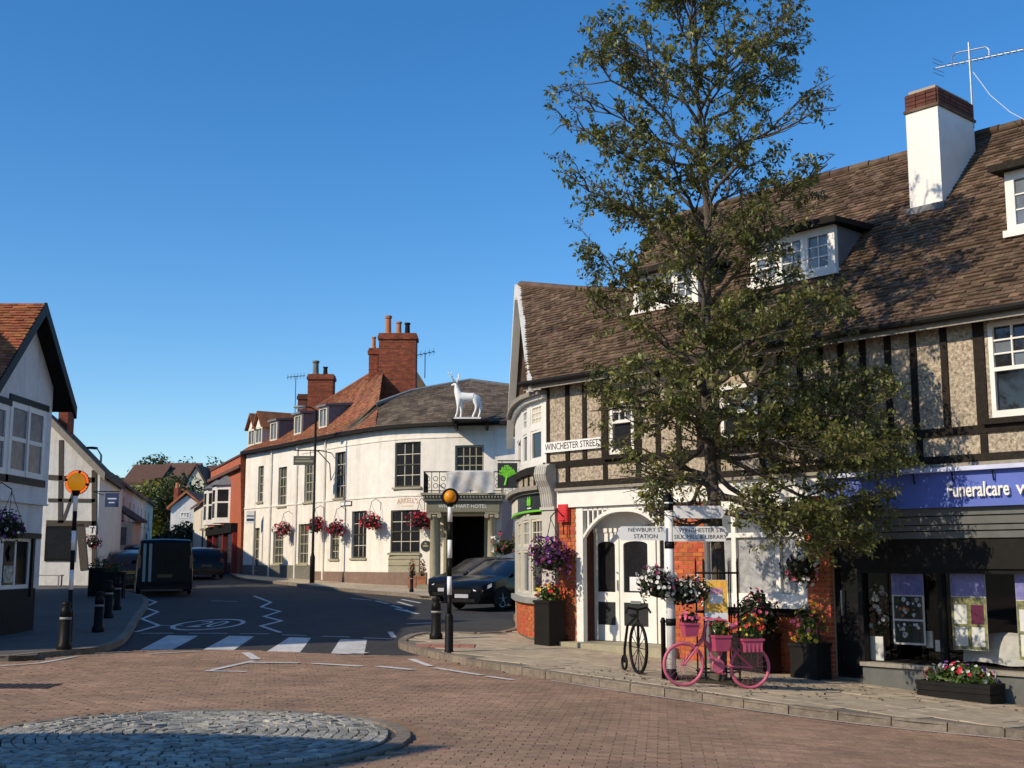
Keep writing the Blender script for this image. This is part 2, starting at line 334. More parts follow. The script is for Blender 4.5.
def lettering(body, size, M, m, parent, name='lettering', **kw):
    me = text_mesh(body, size, **kw); me.transform(M @ XZ); me.materials.clear(); me.materials.append(MATS[m]); me.name = name
    return link(name, me, parent)
def unit_box(m):
    key = '_u' + m
    if key not in MATS:
        MATS[key] = MB().box(-0.5, 0.5, -0.5, 0.5, -0.5, 0.5, 0.0).mesh('piece', m)
    return MATS[key]
def pieces(name, lst, m, parent, limit=300, rest='rest'):
    """lst of (matrix, sx, sy, sz) in the parent's frame, those that show largest first"""
    me = unit_box(m)
    for (M, a, b, c) in lst[:limit]:
        o = link(name, me, parent)
        o.matrix_basis = M @ Matrix.Diagonal((a, b, c, 1))
    if len(lst) > limit:
        mb = MB()
        for (M, a, b, c) in lst[limit:]:
            mb.M = M; mb.box(-a / 2, a / 2, -b / 2, b / 2, -c / 2, c / 2)
        obj(rest, mb, m, parent, kind='stuff')
def frame(o, x, y=None):                           # matrix from an origin and an x axis in plan, z up, y inward
    x = Vector((x[0], x[1], 0)).normalized(); yv = Vector((-x.y, x.x, 0))
    M = Matrix.Identity(4)
    M.col[0][:3] = x; M.col[1][:3] = yv; M.col[2][:3] = (0, 0, 1); M.col[3][:3] = o
    return M
def inside(p, poly):
    c = False; n = len(poly); x, y = p[0], p[1]; j = n - 1
    for i in range(n):
        xi, yi = poly[i][0], poly[i][1]; xj, yj = poly[j][0], poly[j][1]
        if (yi > y) != (yj > y) and x < (xj - xi) * (y - yi) / (yj - yi) + xi: c = not c
        j = i
    return c
def sheet(name, poly, h, m, step=1.0, parent=None, kind='structure', hf=g):
    bm = bmesh.new(); vs = [bm.verts.new((p[0], p[1], 0)) for p in poly]; bm.faces.new(vs)
    xs = [p[0] for p in poly]; ys = [p[1] for p in poly]
    if step:
        for ax, lo, hi in ((0, min(xs), max(xs)), (1, min(ys), max(ys))):
            k = math.floor(lo / step) + 1
            while k * step < hi:
                co = (k * step, 0, 0) if ax == 0 else (0, k * step, 0); no = (1, 0, 0) if ax == 0 else (0, 1, 0)
                bmesh.ops.bisect_plane(bm, geom=bm.verts[:] + bm.edges[:] + bm.faces[:], plane_co=co, plane_no=no); k += 1
    bmesh.ops.triangulate(bm, faces=bm.faces[:])
    bmesh.ops.recalc_face_normals(bm, faces=bm.faces[:])
    for v in bm.verts: v.co.z = hf(v.co.x, v.co.y) + h
    for f in bm.faces:
        if f.normal.z < 0: f.normal_flip()
    me = bpy.data.meshes.new(name); bm.to_mesh(me); bm.free(); me.materials.append(MATS[m])
    o = link(name, me, parent)
    if kind: o['kind'] = kind
    return o
def wall_holes(mb, f, s0, s1, z0, z1, holes, t=0.14, ds=None):
    """wall sheet through f(s, inward, z) with openings and their reveals"""
    ss = {s0, s1}; zs = {z0, z1}
    for a, b, c, d in holes: ss |= {max(a, s0), min(b, s1)}; zs |= {max(c, z0), min(d, z1)}
    if ds:
        k = s0
        while k < s1: ss.add(k); k += ds
    ss = sorted(ss); zs = sorted(zs)
    for i in range(len(ss) - 1):
        for j in range(len(zs) - 1):
            cs = (ss[i] + ss[i + 1]) / 2; cz = (zs[j] + zs[j + 1]) / 2
            if any(a < cs < b and c < cz < d for a, b, c, d in holes): continue
            mb.poly([f(ss[i], 0, zs[j]), f(ss[i + 1], 0, zs[j]), f(ss[i + 1], 0, zs[j + 1]), f(ss[i], 0, zs[j + 1])], 0)
    for a, b, c, d in holes:
        for q in (((a, c), (a, d)), ((b, d), (b, c)), ((a, d), (b, d)), ((b, c), (a, c))):
            (p, z), (p2, z2) = q
            mb.poly([f(p, 0, z), f(p2, 0, z2), f(p2, t, z2), f(p, t, z)], 0)
def window(parent, M, w_, h_, cols, rows, fm='white_paint', pm='pane_dark', fw=0.06, bar=0.022, dep=0.10, split=False, sash=True, sill=None, out=0.0, name='window', bm=None):
    """M: origin bottom centre of the opening on the wall face, x right, y inward, z up"""
    y0 = dep - 0.05 - out; y1 = dep - out
    fb = MB(M); x0, x1 = -w_ / 2, w_ / 2
    fb.box(x0, x0 + fw, y0, y1, 0, h_); fb.box(x1 - fw, x1, y0, y1, 0, h_)
    fb.box(x0 + fw, x1 - fw, y0, y1, 0, fw); fb.box(x0 + fw, x1 - fw, y0, y1, h_ - fw, h_)
    if sash: fb.box(x0 + fw, x1 - fw, y0 - 0.012, y1 - 0.003, h_ / 2 - fw * 0.4, h_ / 2 + fw * 0.4)
    W = obj(name, fb, fm, parent)
    iw, ih = w_ - 2 * fw, h_ - 2 * fw
    gb = MB(M)
    for c in range(1, cols): x = x0 + fw + iw * c / cols; gb.box(x - bar / 2, x + bar / 2, y0 + 0.012, y1 - 0.006, fw, h_ - fw)
    for r in range(1, rows):
        if sash and r * 2 == rows: continue
        z = fw + ih * r / rows; gb.box(x0 + fw, x1 - fw, y0 + 0.014, y1 - 0.008, z - bar / 2, z + bar / 2)
    if cols > 1 or rows > 1: obj('glazing_bar', gb, bm or fm, W)
    if split:
        for c in range(cols):
            for r in range(rows):
                pb = MB(M); e = random.uniform(-0.006, 0.006); e2 = random.uniform(-0.006, 0.006)
                a, b_ = x0 + fw + iw * c / cols, x0 + fw + iw * (c + 1) / cols; z, z2 = fw + ih * r / rows, fw + ih * (r + 1) / rows
                ym = (y0 + y1) / 2 + 0.008
                pb.poly([(a, ym, z), (b_, ym + e, z), (b_, ym + e + e2, z2), (a, ym + e2, z2)]); obj('pane', pb, pm, W)
    else:
        for k in range(2 if sash else 1):
            pb = MB(M); ym = (y0 + y1) / 2 + 0.008; e = random.uniform(-0.012, 0.012); e2 = random.uniform(-0.012, 0.012)
            z = fw + (ih / 2 * k if sash else 0); z2 = fw + (ih / 2 * (k + 1) if sash else ih)
            pb.poly([(x0 + fw, ym, z), (x1 - fw, ym + e, z), (x1 - fw, ym + e + e2, z2), (x0 + fw, ym + e2, z2)]); obj('pane', pb, pm, W)
    if sill:
        sb = MB(M); sb.box(x0 - 0.07, x1 + 0.07, -0.07, dep - 0.06, -0.085, -0.002); obj('sill', sb, sill, W)
    return W
def tiles_ruled(mb, E, Rg, n_rows, tw, thick=0.018, jit=0.35, lift=0.0, keep=None):
    """clay tiles or slates between eave curve E(t) and ridge curve Rg(t), t in 0..1"""
    for i in range(n_rows):
        v0, v1 = i / n_rows, (i + 1.12) / n_rows
        v1 = min(v1, 1.0)
        ln = (E(0).lerp(Rg(0), v0) - E(1).lerp(Rg(1), v0)).length
        n = max(2, int(ln / tw)); off = 0.5 * (i % 2)
        for k in range(-1, n + 1):
            t0, t1 = (k + off) / n, (k + 1 + off) / n
            t0 = min(max(t0, 0), 1); t1 = min(max(t1, 0), 1)
            if t1 - t0 < 0.2 / n: continue
            a, b = E(t0).lerp(Rg(t0), v0), E(t1).lerp(Rg(t1), v0)
            c, d = E(t1).lerp(Rg(t1), v1), E(t0).lerp(Rg(t0), v1)
            if keep and not keep((a + b + c + d) / 4): continue
            nn = (b - a).cross(d - a).normalized()
            if nn.z < 0: nn = -nn
            gap = (b - a) * 0.012; j = 1 + random.uniform(-jit, jit)
            lo = nn * (thick * 1.6 * j + lift); hi = nn * (thick * 0.45 + lift); base = nn * (lift - 0.004)
            mb.add([a + gap + lo, b - gap + lo, c - gap + hi, d + gap + hi, a + gap + base, b - gap + base, c - gap + base, d + gap + base],
                   [(0, 1, 2, 3), (4, 5, 1, 0), (5, 6, 2, 1), (7, 4, 0, 3)])
def leaf_cloud(mb, c, rx, ry, rz, n, size, shell=0.55, flat=0.3, up=0.0, rng=random):
    c = Vector(c)
    for _ in range(n):
        d = Vector((rng.gauss(0, 1), rng.gauss(0, 1), rng.gauss(0, 1))).normalized()
        r = shell + (1 - shell) * rng.random() ** 0.6
        p = c + Vector((d.x * rx * r, d.y * ry * r, d.z * rz * r + up))
        leaf(mb, p, d, size * rng.uniform(0.6, 1.3), rng)
def leaf(mb, p, d, s, rng=random):
    n = (d + Vector((rng.gauss(0, .7), rng.gauss(0, .7), rng.gauss(0, .7)))).normalized()
    a = n.cross(Vector((rng.gauss(0, 1), rng.gauss(0, 1), rng.gauss(0, 1))))
    if a.length < 1e-4: return
    a.normalize(); b = n.cross(a)
    mb.add([p - a * s * .55, p + b * s * .28 + n * s * .06, p + a * s * .55, p - b * s * .28 + n * s * .06], [(0, 1, 2), (0, 2, 3)])
def bloom(mb, p, d, s, rng=random):
    n = (d + Vector((rng.gauss(0, .45), rng.gauss(0, .45), rng.gauss(0, .45)))).normalized()
    a = n.orthogonal().normalized(); b = n.cross(a); k = 6; vs = [p]
    for i in range(k):
        t = 2 * math.pi * i / k; r = s * rng.uniform(.8, 1.1); vs.append(p + (a * math.cos(t) + b * math.sin(t)) * r + n * s * .3)
    mb.add(vs, [(0, 1 + i, 1 + (i + 1) % k) for i in range(k)])
def bloom_cloud(mb, c, rx, ry, rz, n, size, cols, zmin=-0.6, rng=random, face=None, nm=1):
    c = Vector(c)
    for _ in range(n):
        d = Vector((rng.gauss(0, 1), rng.gauss(0, 1), rng.gauss(0, 1))).normalized()
        if d.z < zmin: d.z = -d.z
        if face is not None and d.dot(face) < -0.2: d -= face * 2 * d.dot(face)
        r = rng.uniform(0.93, 1.12)
        mb.k = rng.choice(cols); bloom(mb, c + Vector((d.x * rx * r, d.y * ry * r, d.z * rz * r)), d, size * rng.uniform(.7, 1.3), rng)

# ================================================================== THE SETTING: ground, roads, pavements
def smooth_line(pts, n=6):
    pts = [Vector((p[0], p[1])) for p in pts]; out = []
    for i in range(len(pts) - 1):
        p0, p1, p2, p3 = pts[max(i - 1, 0)], pts[i], pts[i + 1], pts[min(i + 2, len(pts) - 1)]
        for k in range(n):
            t = k / n
            out.append(0.5 * ((2 * p1) + (p2 - p0) * t + (2 * p0 - 5 * p1 + 4 * p2 - p3) * t * t + (3 * p1 - p0 - 3 * p2 + p3) * t ** 3))
    out.append(pts[-1]); return out
def resample(pts, step):
    out = [pts[0]]; acc = 0.0
    for a, b in zip(pts, pts[1:]):
        L_ = (b - a).length; d = step - acc
        while d <= L_: out.append(a.lerp(b, d / L_)); d += step
        acc = (acc + L_) % step
    return out
kerb_right = smooth_line([(16, 10.2), (9.5, 13.0), gp(1024, 741), gp(900, 729), gp(800, 717), gp(700, 703), gp(600, 688), gp(500, 672), gp(450, 662), gp(415, 654), gp(398.5, 648), gp(405, 641.5), gp(428, 637), (-0.5, 27.2), (0.02, 28.6), (0.12, 31.0), (0.1, 33.8), (1.0, 35.2), (6, 37.5)])
kerb_left = smooth_line([(-30, 18.6), (-14, 20.3), gp(0, 663), gp(40, 659), gp(80, 655.5), gp(108, 651), gp(126, 642), gp(138, 622), gp(146, 600), (-16.7, 50), (-19.5, 62), (-26.8, 95)])
kerb_pub = smooth_line([(-22.5, 85), (-17.0, 72), gp(240, 580), gp(287, 585), gp(318, 589), gp(360, 593), gp(407, 597), gp(440, 600), (3, 41.8), (10, 44)])
boundary = [gp(98, 653.5), gp(150, 651.5), gp(240, 651), gp(300, 653.5), gp(350, 656), gp(404, 657)]
pav_right = [tuple(p) for p in kerb_right] + [(6, 30), (3.0, 26.5), (13, 16.5), (18, 11)]
pav_left = [tuple(p) for p in kerb_left] + [(-48, 95), (-48, 18.6)]
pav_pub = [tuple(p) for p in kerb_pub] + [(10, 53), (-4, 55), (-12, 68), (-19, 85)]

def gfar(x, y): return g(x, y)
o = sheet('ground', [(-420, -120), (420, -120), (420, 700), (-420, 700)], -0.08, 'earth', step=10)
bnd = [(p[0], p[1]) for p in boundary]
brick_poly = [(-40, -25), (24, -25), (24, 16), (0, 22.85)] + bnd[::-1] + [(-9.5, 23.0), (-40, 23.0)]
tar_poly = [(-40, 23.0), (-9.5, 23.0)] + bnd + [(0, 22.85), (24, 16), (24, 62), (2, 60), (-18, 120), (-40, 120)]
road = sheet('road', tar_poly, 0.0, 'asphalt', step=2)
brick_road = sheet('brick_road', brick_poly, 0.0, 'paver_joint', step=1)
pav = sheet('pavement', pav_right, PAV - 0.012, 'slab_joint', step=1)
pavl = sheet('pavement', pav_left, PAV, 'pavement_left', step=2)
pavp = sheet('pavement', pav_pub, PAV, 'slab', step=2)

def gtilt(x, y, ax=(1, 0)):
    a = Vector((ax[0], ax[1], 0)).normalized(); b = Vector((-a.y, a.x, 0)); e = 0.1
    def sl(d): return (g(x + d.x * e, y + d.y * e) - g(x - d.x * e, y - d.y * e)) / (2 * e)
    ex = Vector((a.x, a.y, sl(a))).normalized(); ey = Vector((b.x, b.y, sl(b))); ey = (ey - ex * ey.dot(ex)).normalized(); ez = ex.cross(ey)
    M = Matrix.Identity(4); M.col[0][:3] = ex; M.col[1][:3] = ey; M.col[2][:3] = ez; return M
RBX, RBY, RBR = -3.2, 12.08, 2.21                  # mini roundabout
# clay pavers
lst = []
ca, sa = math.cos(R(-7)), math.sin(R(-7)); cw, ch = 0.21, 0.106
for j in range(-40, 260):
    for i in range(-110, 110):
        u, v = (i + 0.5 * (j % 2)) * cw, j * ch
        x, y = u * ca - v * sa - 1.0, u * sa + v * ca + 8.0
        if y < 8.6 or y > 23.6 or abs(x) > 14: continue
        if (x / y) < -0.50 or (x / y) > 0.50: continue
        if math.hypot(x - RBX, y - RBY) < RBR + 0.1: continue
        if not inside((x, y), brick_poly): continue
        if any(inside((x + q * 0.1, y), pav_right) or inside((x + q * 0.1, y), pav_left) for q in (-1, 1)): continue
        lst.append((x, y))
vis = [p for p in lst if p[1] > 9.75 and abs(p[0] / p[1]) < 0.43]
vis.sort(key=lambda p: p[1]); first = vis[:300]; fs_ = set(first); rest = [p for p in lst if p not in fs_]
def paver(p):
    x, y = p
    return (Matrix.Translation((x, y, g(x, y) + 0.007 + random.uniform(-0.003, 0.003))) @ gtilt(x, y, (ca, sa)) @ Euler((random.gauss(0, .008), random.gauss(0, .006), random.gauss(0, .006))).to_matrix().to_4x4(), 0.2, 0.097, 0.03)
pieces('paver', [paver(p) for p in first + rest], 'paver', brick_road, 300, 'far_pavers')
# mini roundabout
rb = thing('mini_roundabout', 'low round cobbled mini roundabout with pale stone rim in the brick road', 'roundabout', (RBX, RBY, 0))
dm = MB(); prof = [(RBR - 0.12, 0.005), (RBR - 0.2, 0.015), (1.4, 0.04), (0.7, 0.055), (0.02, 0.06)]; dm.lathe(prof, n=48); obj('bed', dm, 'sett_joint', rb)
def dome(r): return 0.078 - 0.055 * (r / (RBR - 0.15)) ** 2
st = []; r = 0.09
while r < RBR - 0.19:
    n = max(5, int(2 * math.pi * r / random.uniform(0.125, 0.16))); o0 = random.random()
    for k in range(n):
        a = 2 * math.pi * (k + o0) / n; slope = -0.11 * r / (RBR - 0.2) ** 2
        M = Matrix.Translation((r * math.cos(a), r * math.sin(a), dome(r) - 0.02 + random.uniform(-0.007, 0.010))) @ Matrix.Rotation(a, 4, 'Z') @ Matrix.Rotation(-math.atan(slope) + random.gauss(0, .05), 4, 'Y') @ Matrix.Rotation(random.gauss(0, .05), 4, 'X')
        st.append((M, 0.083 * random.uniform(.8, 1.1), 2 * math.pi * r / n * random.uniform(.8, .93), 0.07))
    r += 0.098
st.sort(key=lambda q: q[0].translation.y)
pieces('sett', st, 'sett', rb, 300, 'far_setts')
n = 34; rim = []
for k in range(n):
    a = 2 * math.pi * (k + .5) / n
    rim.append((Matrix.Translation(((RBR - .07) * math.cos(a), (RBR - .07) * math.sin(a), -0.008)) @ Matrix.Rotation(a, 4, 'Z'), 0.14, 2 * math.pi * (RBR - .07) / n - 0.012, 0.08 + random.uniform(-.004, .004)))
pieces('rim_stone', rim, 'kerb_stone', rb)
# kerbs
def kerb(line, parent, step, lo=None, wd=0.16, m='kerb_stone', side=1):
    pts = resample(line, step); L_ = []
    for a, b in zip(pts, pts[1:]):
        d = b - a; c = (a + b) / 2; nn = Vector((-d.y, d.x)).normalized() * side; c2 = c + nn * wd / 2
        M = Matrix.Translation((c2.x, c2.y, g(c.x, c.y) + PAV - 0.097 + random.uniform(-.004, .004))) @ gtilt(c.x, c.y, d) @ Euler((0, 0, random.gauss(0, .006))).to_matrix().to_4x4()
        L_.append((M, d.length - 0.012, wd, 0.21))
    pieces('kerb_stone', L_, m, parent)
kerb(kerb_right, pav, 0.62, side=-1)
kerb(kerb_left, pavl, 0.9, side=1)
kerb(kerb_pub, pavp, 0.9, side=1)

# right building frame (needed for slab direction)
ANG = R(42.2)
UX = Vector((math.sin(ANG), -math.cos(ANG), 0)); UY = Vector((math.cos(ANG), math.sin(ANG), 0))
RO = atY(536, HORIZON, 25.0); RO.z = 0
def fs(px, py, c=0.0):
    r_ = ray(px, py); t = ((RO - CAMP).dot(UY) + c) / r_.dot(UY); p = CAMP + r_ * t
    return (p - RO).dot(UX), p.z
def W(s, y, z=0.0): return RO + UX * s + UY * y + Vector((0, 0, z))
def pz(x, y): return g(x, y) + PAV
# paving slabs on the right pavement
sl_ = []
kr2 = [Vector(p) for p in kerb_right]
for i in range(-14, 34):
    for j in range(-14, 5):
        s_, y_ = (i + 0.5 * (j % 2)) * 0.62 - 2, j * 0.46 - 0.18
        p = W(s_, y_)
        if not inside(p, pav_right) or p.y > 34: continue
        if min((Vector((p.x, p.y)) - q).length for q in kr2) < 0.42: continue
        if y_ > 0.4 and s_ > 0.6: continue
        sl_.append((Matrix.Translation((p.x, p.y, pz(p.x, p.y) - 0.025 + random.uniform(-.003, .003))) @ gtilt(p.x, p.y, UX) @ Euler((random.gauss(0, .004), random.gauss(0, .004), 0)).to_matrix().to_4x4(), 0.61, 0.45, 0.05))
sl_.sort(key=lambda q: q[0].translation.y)
pieces('paving_slab', sl_, 'slab', pav, 300, 'far_slabs')
# tactile paving at the crossing corner
tp = []
c0 = gp(431, 646, PAV)
for i in range(4):
    for j in range(3):
        x, y = c0.x - 0.15 + i * 0.28, c0.y - 0.25 + j * 0.28
        if inside((x, y), pav_right): tp.append((Matrix.Translation((x, y, pz(x, y) + 0.003)), 0.27, 0.27, 0.02))
pieces('tactile_slab', tp, 'tactile', pav)
# ---------------------------------------------------------------- road markings
def mark(pts, h, parent, name='road_marking'):
    return sheet(name, [gp(*p) for p in pts], h, 'road_paint', step=0.5, parent=parent, kind=None)
def stroke(pts, wd, h, parent, name='road_marking'):
    mb = MB(); P = [Vector((p[0], p[1])) for p in pts]
    for a, b in zip(P, P[1:]):
        d = (b - a).normalized(); nn = Vector((-d.y, d.x)) * wd / 2; k = max(1, int((b - a).length / 0.8))
        for i in range(k):
            q, r_ = a.lerp(b, i / k), a.lerp(b, (i + 1) / k)
            q = q - d * wd * .3 if i == 0 else q; r_ = r_ + d * wd * .3 if i == k - 1 else r_
            vs = [q - nn, r_ - nn, r_ + nn, q + nn]
            mb.poly([(v.x, v.y, g(v.x, v.y) + h) for v in vs])
    return obj(name, mb, 'road_paint', parent)
HB = 0.034
for q in ([(140, 650), (168, 635.5), (198, 636), (172, 650)], [(203, 650), (229, 636), (254, 636.5), (234, 650)], [(267, 651.5), (289, 637.5), (311, 638), (300, 652.5)], [(331, 653.5), (340, 639.5), (367, 640), (364, 655)]):
    mark(q, 0.005, road, 'zebra_stripe')
def pxl(*a): return [gp(x, y) for x, y in a]
for a, b in (((142, 633.5), (172, 633.3)), ((190, 633.3), (226, 633.5)), ((241, 633.8), (268, 634)), ((283, 635), (305, 635.6)), ((323, 636.4), (349, 637.2)), ((365, 638), (390, 639))): stroke(pxl(a, b), 0.1, 0.005, road)
stroke(pxl((143, 598), (156, 602), (144, 607.5), (158, 612), (142, 619), (159, 625.5), (136, 632)), 0.11, 0.005, road, 'zigzag_line')
stroke(pxl((254, 596), (271, 602.5), (261, 607), (280, 611.5), (264, 616.5), (281.5, 621), (261, 626), (280, 632.5)), 0.11, 0.005, road, 'zigzag_line')
stroke(pxl((158, 625.6), (182, 625.6)), 0.1, 0.005, road)
cc = gp(209, 624.5); ra = (gp(242, 624.5) - cc).length; rb_ = abs(gp(209, 619).y - gp(209, 630.3).y) / 2
ringm = MB(); n = 48
for i in range(n):
    a0, a1 = 2 * math.pi * i / n, 2 * math.pi * (i + 1) / n; vs = []
    for a, k in ((a0, 1), (a1, 1), (a1, .87), (a0, .87)):
        x, y = cc.x + ra * k * math.cos(a), cc.y + rb_ * k * math.sin(a); vs.append((x, y, g(x, y) + 0.005))
    ringm.poly(vs)
obj('speed_roundel', ringm, 'road_paint', road)
me = text_mesh('20', 1.0, 0.0); me.transform(Matrix.Diagonal((ra * 0.95, rb_ * 1.5, 1, 1)))
me.transform(Matrix.Translation((cc.x, cc.y, 0)))
for v in me.vertices: v.co.z = g(v.co.x, v.co.y) + 0.006
me.materials.clear(); me.materials.append(MATS['road_paint']); link('lettering', me, road)
# markings on the bricks
for a, b in (((316, 665.5), (359, 668)), ((380, 668.5), (411, 671.5)), ((252, 664.3), (296, 664.8)), ((365, 654.5), (351, 654))): stroke(pxl(a, b), 0.17, HB, brick_road)
stroke(pxl((246, 654.5), (256, 661)), 0.16, HB, brick_road); stroke(pxl((252, 663), (208, 673), (244, 673.6)), 0.12, HB, brick_road, 'keep_clear_mark')
stroke(pxl((0, 668), (40, 665), (75, 658.5)), 0.1, HB, brick_road)
stroke(pxl((150, 655.5), (196, 653)), 0.09, HB, brick_road)
stroke(pxl((411, 661), (430, 668)), 0.12, HB, brick_road); stroke(pxl((436, 670), (480, 677)), 0.12, HB, brick_road); stroke(pxl((488, 678.5), (512, 682)), 0.12, HB, brick_road)
yl = [p + (kerb_right[min(i + 1, len(kerb_right) - 1)] - kerb_right[max(i - 1, 0)]).normalized().orthogonal() * 0.22 for i, p in enumerate(kerb_right)]
stroke([p for p in yl if 12 < p.y < 18.2 and p.x > 0.5], 0.045, HB, brick_road, 'edge_line')
# far lane lines by the pub
for a, b in (((352, 598.5), (372, 600.3)), ((376, 601), (388, 604)), ((392, 605.5), (402, 608.5)), ((405, 610), (414, 613.5)), ((398, 602), (412, 606)), ((402, 599.5), (420, 603)), ((396, 609), (418, 614)), ((390, 632), (394, 637.5)), ((408, 624), (432, 623)), ((236, 601.5), (212, 601))): stroke(pxl(a, b), 0.12, 0.005, road)
# manhole cover in the brick road
mh = MB(); c0 = gp(22, 688); mh.box(c0.x - .45, c0.x + .45, c0.y - .3, c0.y + .3, 0.0, 0.03)
for i in range(8): mh.box(c0.x - .42 + i * .11, c0.x - .36 + i * .11, c0.y - .27, c0.y + .27, 0.03, 0.036)
o = obj('drain_cover', mh, 'iron'); o['label'] = 'rectangular iron drain cover set in the brick road'; o['category'] = 'drain cover'

# ================================================================== RIGHT: timber framed building with shops
RZ = math.atan2(UX.y, UX.x)
RBt = thing('timber_framed_building', 'large timber framed corner building with brown tiled roof, dormers and shopfronts', 'building', RO, RZ)
Minv = (Matrix.Translation(RO) @ Matrix.Rotation(RZ, 4, 'Z')).inverted()
def loc(p): return Minv @ Vector(p)                # world to building frame
SEND = 17.0
EZ, EY, PIT = 5.39, -0.30, 0.98                    # eave height, eave offset, roof pitch (rise per metre)
def roofz(y): return EZ + (y - EY) * PIT
def roofhit(px, py):
    r_ = ray(px, py); a = loc(CAMP); b = loc(CAMP + r_) - a
    t = (roofz(a.y) - a.z) / (b.z - b.y * PIT); return a + b * t
idf = lambda s, o, z: Vector((s, o, z))
# ---- upper wall
win1 = (2.10, 2.72, 3.76, 5.00); win2 = (4.80, 5.60, 3.83, 4.80); win3 = (9.80, 11.05, 3.80, 5.22); win4 = (13.4, 14.6, 3.8, 5.22)
mb = MB(); wall_holes(mb, idf, 0.25, SEND, 3.08, 5.46, [win1, win2, win3, win4], 0.12, ds=None)
mb.box(0.25, SEND, 0.25, 0.3, 3.0, 5.46); obj('upper_wall', mb, 'pebbledash', RBt)
studs = [0.37, 0.95, 1.43, 1.98, 2.84, 3.34, 3.84, 4.32, 4.72, 5.68, 6.1, 6.5, 6.9, 7.3, 7.7, 8.15, 8.59, 9.1, 9.66, 11.2, 11.7, 12.2, 12.7, 13.25, 14.75, 15.3, 15.9, 16.5]
for s_ in studs:
    wd = 0.085 if s_ in (9.66, 11.2, 1.98, 2.84) else 0.055
    mb = MB(); mb.box(s_ - wd, s_ + wd, -0.028, 0.05, 3.71, 5.30); obj('timber_stud', mb, 'timber', RBt)
for s_ in (0.37, 0.95, 1.98, 2.84, 3.84, 4.72, 5.68, 6.5, 7.7, 8.62, 9.66, 11.2, 12.2, 13.25, 14.75, 15.9):
    mb = MB(); mb.box(s_ - 0.055, s_ + 0.055, -0.026, 0.05, 3.28, 3.585); obj('timber_stud', mb, 'timber', RBt)
mb = MB(); mb.box(0.25, SEND, -0.036, 0.05, 3.585, 3.71); obj('mid_rail', mb, 'timber', RBt)
mb = MB(); mb.box(0.25, SEND, -0.04, 0.05, 5.30, 5.46); obj('top_plate', mb, 'timber', RBt)
mb = MB(); mb.box(0.70, SEND, -0.10, 0.05, 3.16, 3.28); obj('bottom_beam', mb, 'timber', RBt)
mb = MB(); mb.box(0.70, SEND, -0.14, 0.05, 3.105, 3.158); obj('drip_moulding', mb, 'timber_grey', RBt)
for i, wn in enumerate((win1, win2, win3, win4)):
    M = Matrix.Translation(((wn[0] + wn[1]) / 2, 0, wn[2])); ww, hh = wn[1] - wn[0], wn[3] - wn[2]
    # small panes in the upper sash, one sheet below
    fb = MB(M); x0, x1 = -ww / 2, ww / 2; fw = 0.07
    fb.box(x0, x0 + fw, .0, .09, 0, hh); fb.box(x1 - fw, x1, .0, .09, 0, hh); fb.box(x0 + fw, x1 - fw, .0, .09, 0, fw + .03); fb.box(x0 + fw, x1 - fw, .0, .09, hh - fw, hh); fb.box(x0 + fw, x1 - fw, -.01, .08, hh * .5 - .03, hh * .5 + .03)
    Wd = obj('sash_window', fb, 'white_paint', RBt); nc = 4 if ww > 1 else 3; nr = 3
    gb = MB(M); iw = ww - 2 * fw; z0, z1 = hh * .5 + .03, hh - fw
    for c in range(1, nc): x = x0 + fw + iw * c / nc; gb.box(x - .012, x + .012, .02, .075, z0, z1)
    for r_ in range(1, nr): z = z0 + (z1 - z0) * r_ / nr; gb.box(x0 + fw, x1 - fw, .022, .073, z - .012, z + .012)
    obj('glazing_bar', gb, 'white_paint', Wd)
    for c in range(nc):
        for r_ in range(nr):
            a, b_ = x0 + fw + iw * c / nc, x0 + fw + iw * (c + 1) / nc; z, z2 = z0 + (z1 - z0) * r_ / nr, z0 + (z1 - z0) * (r_ + 1) / nr
            e, e2 = random.uniform(-.008, .008), random.uniform(-.008, .008)
            pb = MB(M); pb.poly([(a, .06, z), (b_, .06 + e, z), (b_, .06 + e + e2, z2), (a, .06 + e2, z2)]); obj('pane', pb, 'pane_dark' if random.random() < .6 else 'pane_grey', Wd)
    pb = MB(M); pb.poly([(x0 + fw, .06, fw + .03), (x1 - fw, .063, fw + .03), (x1 - fw, .06, hh * .5 - .03), (x0 + fw, .058, hh * .5 - .03)]); obj('pane', pb, 'pane_dark', Wd)
    sb = MB(M); sb.box(x0 - .12, x1 + .12, -.11, .0, -.10, -.015); obj('sill', sb, 'timber', Wd)
# ---- eaves: gutter, fascia board, soffit
mb = MB(); mb.box(-0.05, SEND, -0.30, -0.275, 5.20, 5.36); obj('fascia_board', mb, 'timber_grey', RBt)
mb = MB(); mb.box(-0.05, SEND, -0.274, 0.25, 5.295, 5.315); obj('soffit', mb, 'timber', RBt)
mb = MB(); mb.tube([(-0.1, -0.37, 5.33), (SEND, -0.37, 5.33)], 0.055, 8); obj('gutter', mb, 'black_matt', RBt)
# ---- roof
R0 = roofhit(521, 285); E0 = roofhit(531, 381); W1 = roofhit(577, 290); W2 = roofhit(625, 292); RL = roofhit(652, 224)
YR = 4.0; ZR = roofz(YR); RL = Vector((RL.x, YR, ZR))
outline = [(E0.x, E0.y), (SEND, EY - .02), (SEND, YR + .05), (RL.x, YR + .05), (W2.x, W2.y), (W1.x, W1.y), (R0.x, R0.y)]
tl = MB()
tiles_ruled(tl, lambda t: Vector((-6 + t * (SEND + 6), EY - 0.05, roofz(EY - 0.05))), lambda t: Vector((-6 + t * (SEND + 6), YR, ZR)), 56, 0.168, thick=0.023, jit=0.5,
            keep=lambda p: inside((p.x, p.y), outline))
obj('roof_tiles', tl, 'clay_tile', RBt, kind='stuff')
under = MB(); under.poly([(a, b, roofz(b) - 0.012) for a, b in outline]); obj('roof', under, 'black_matt', RBt)
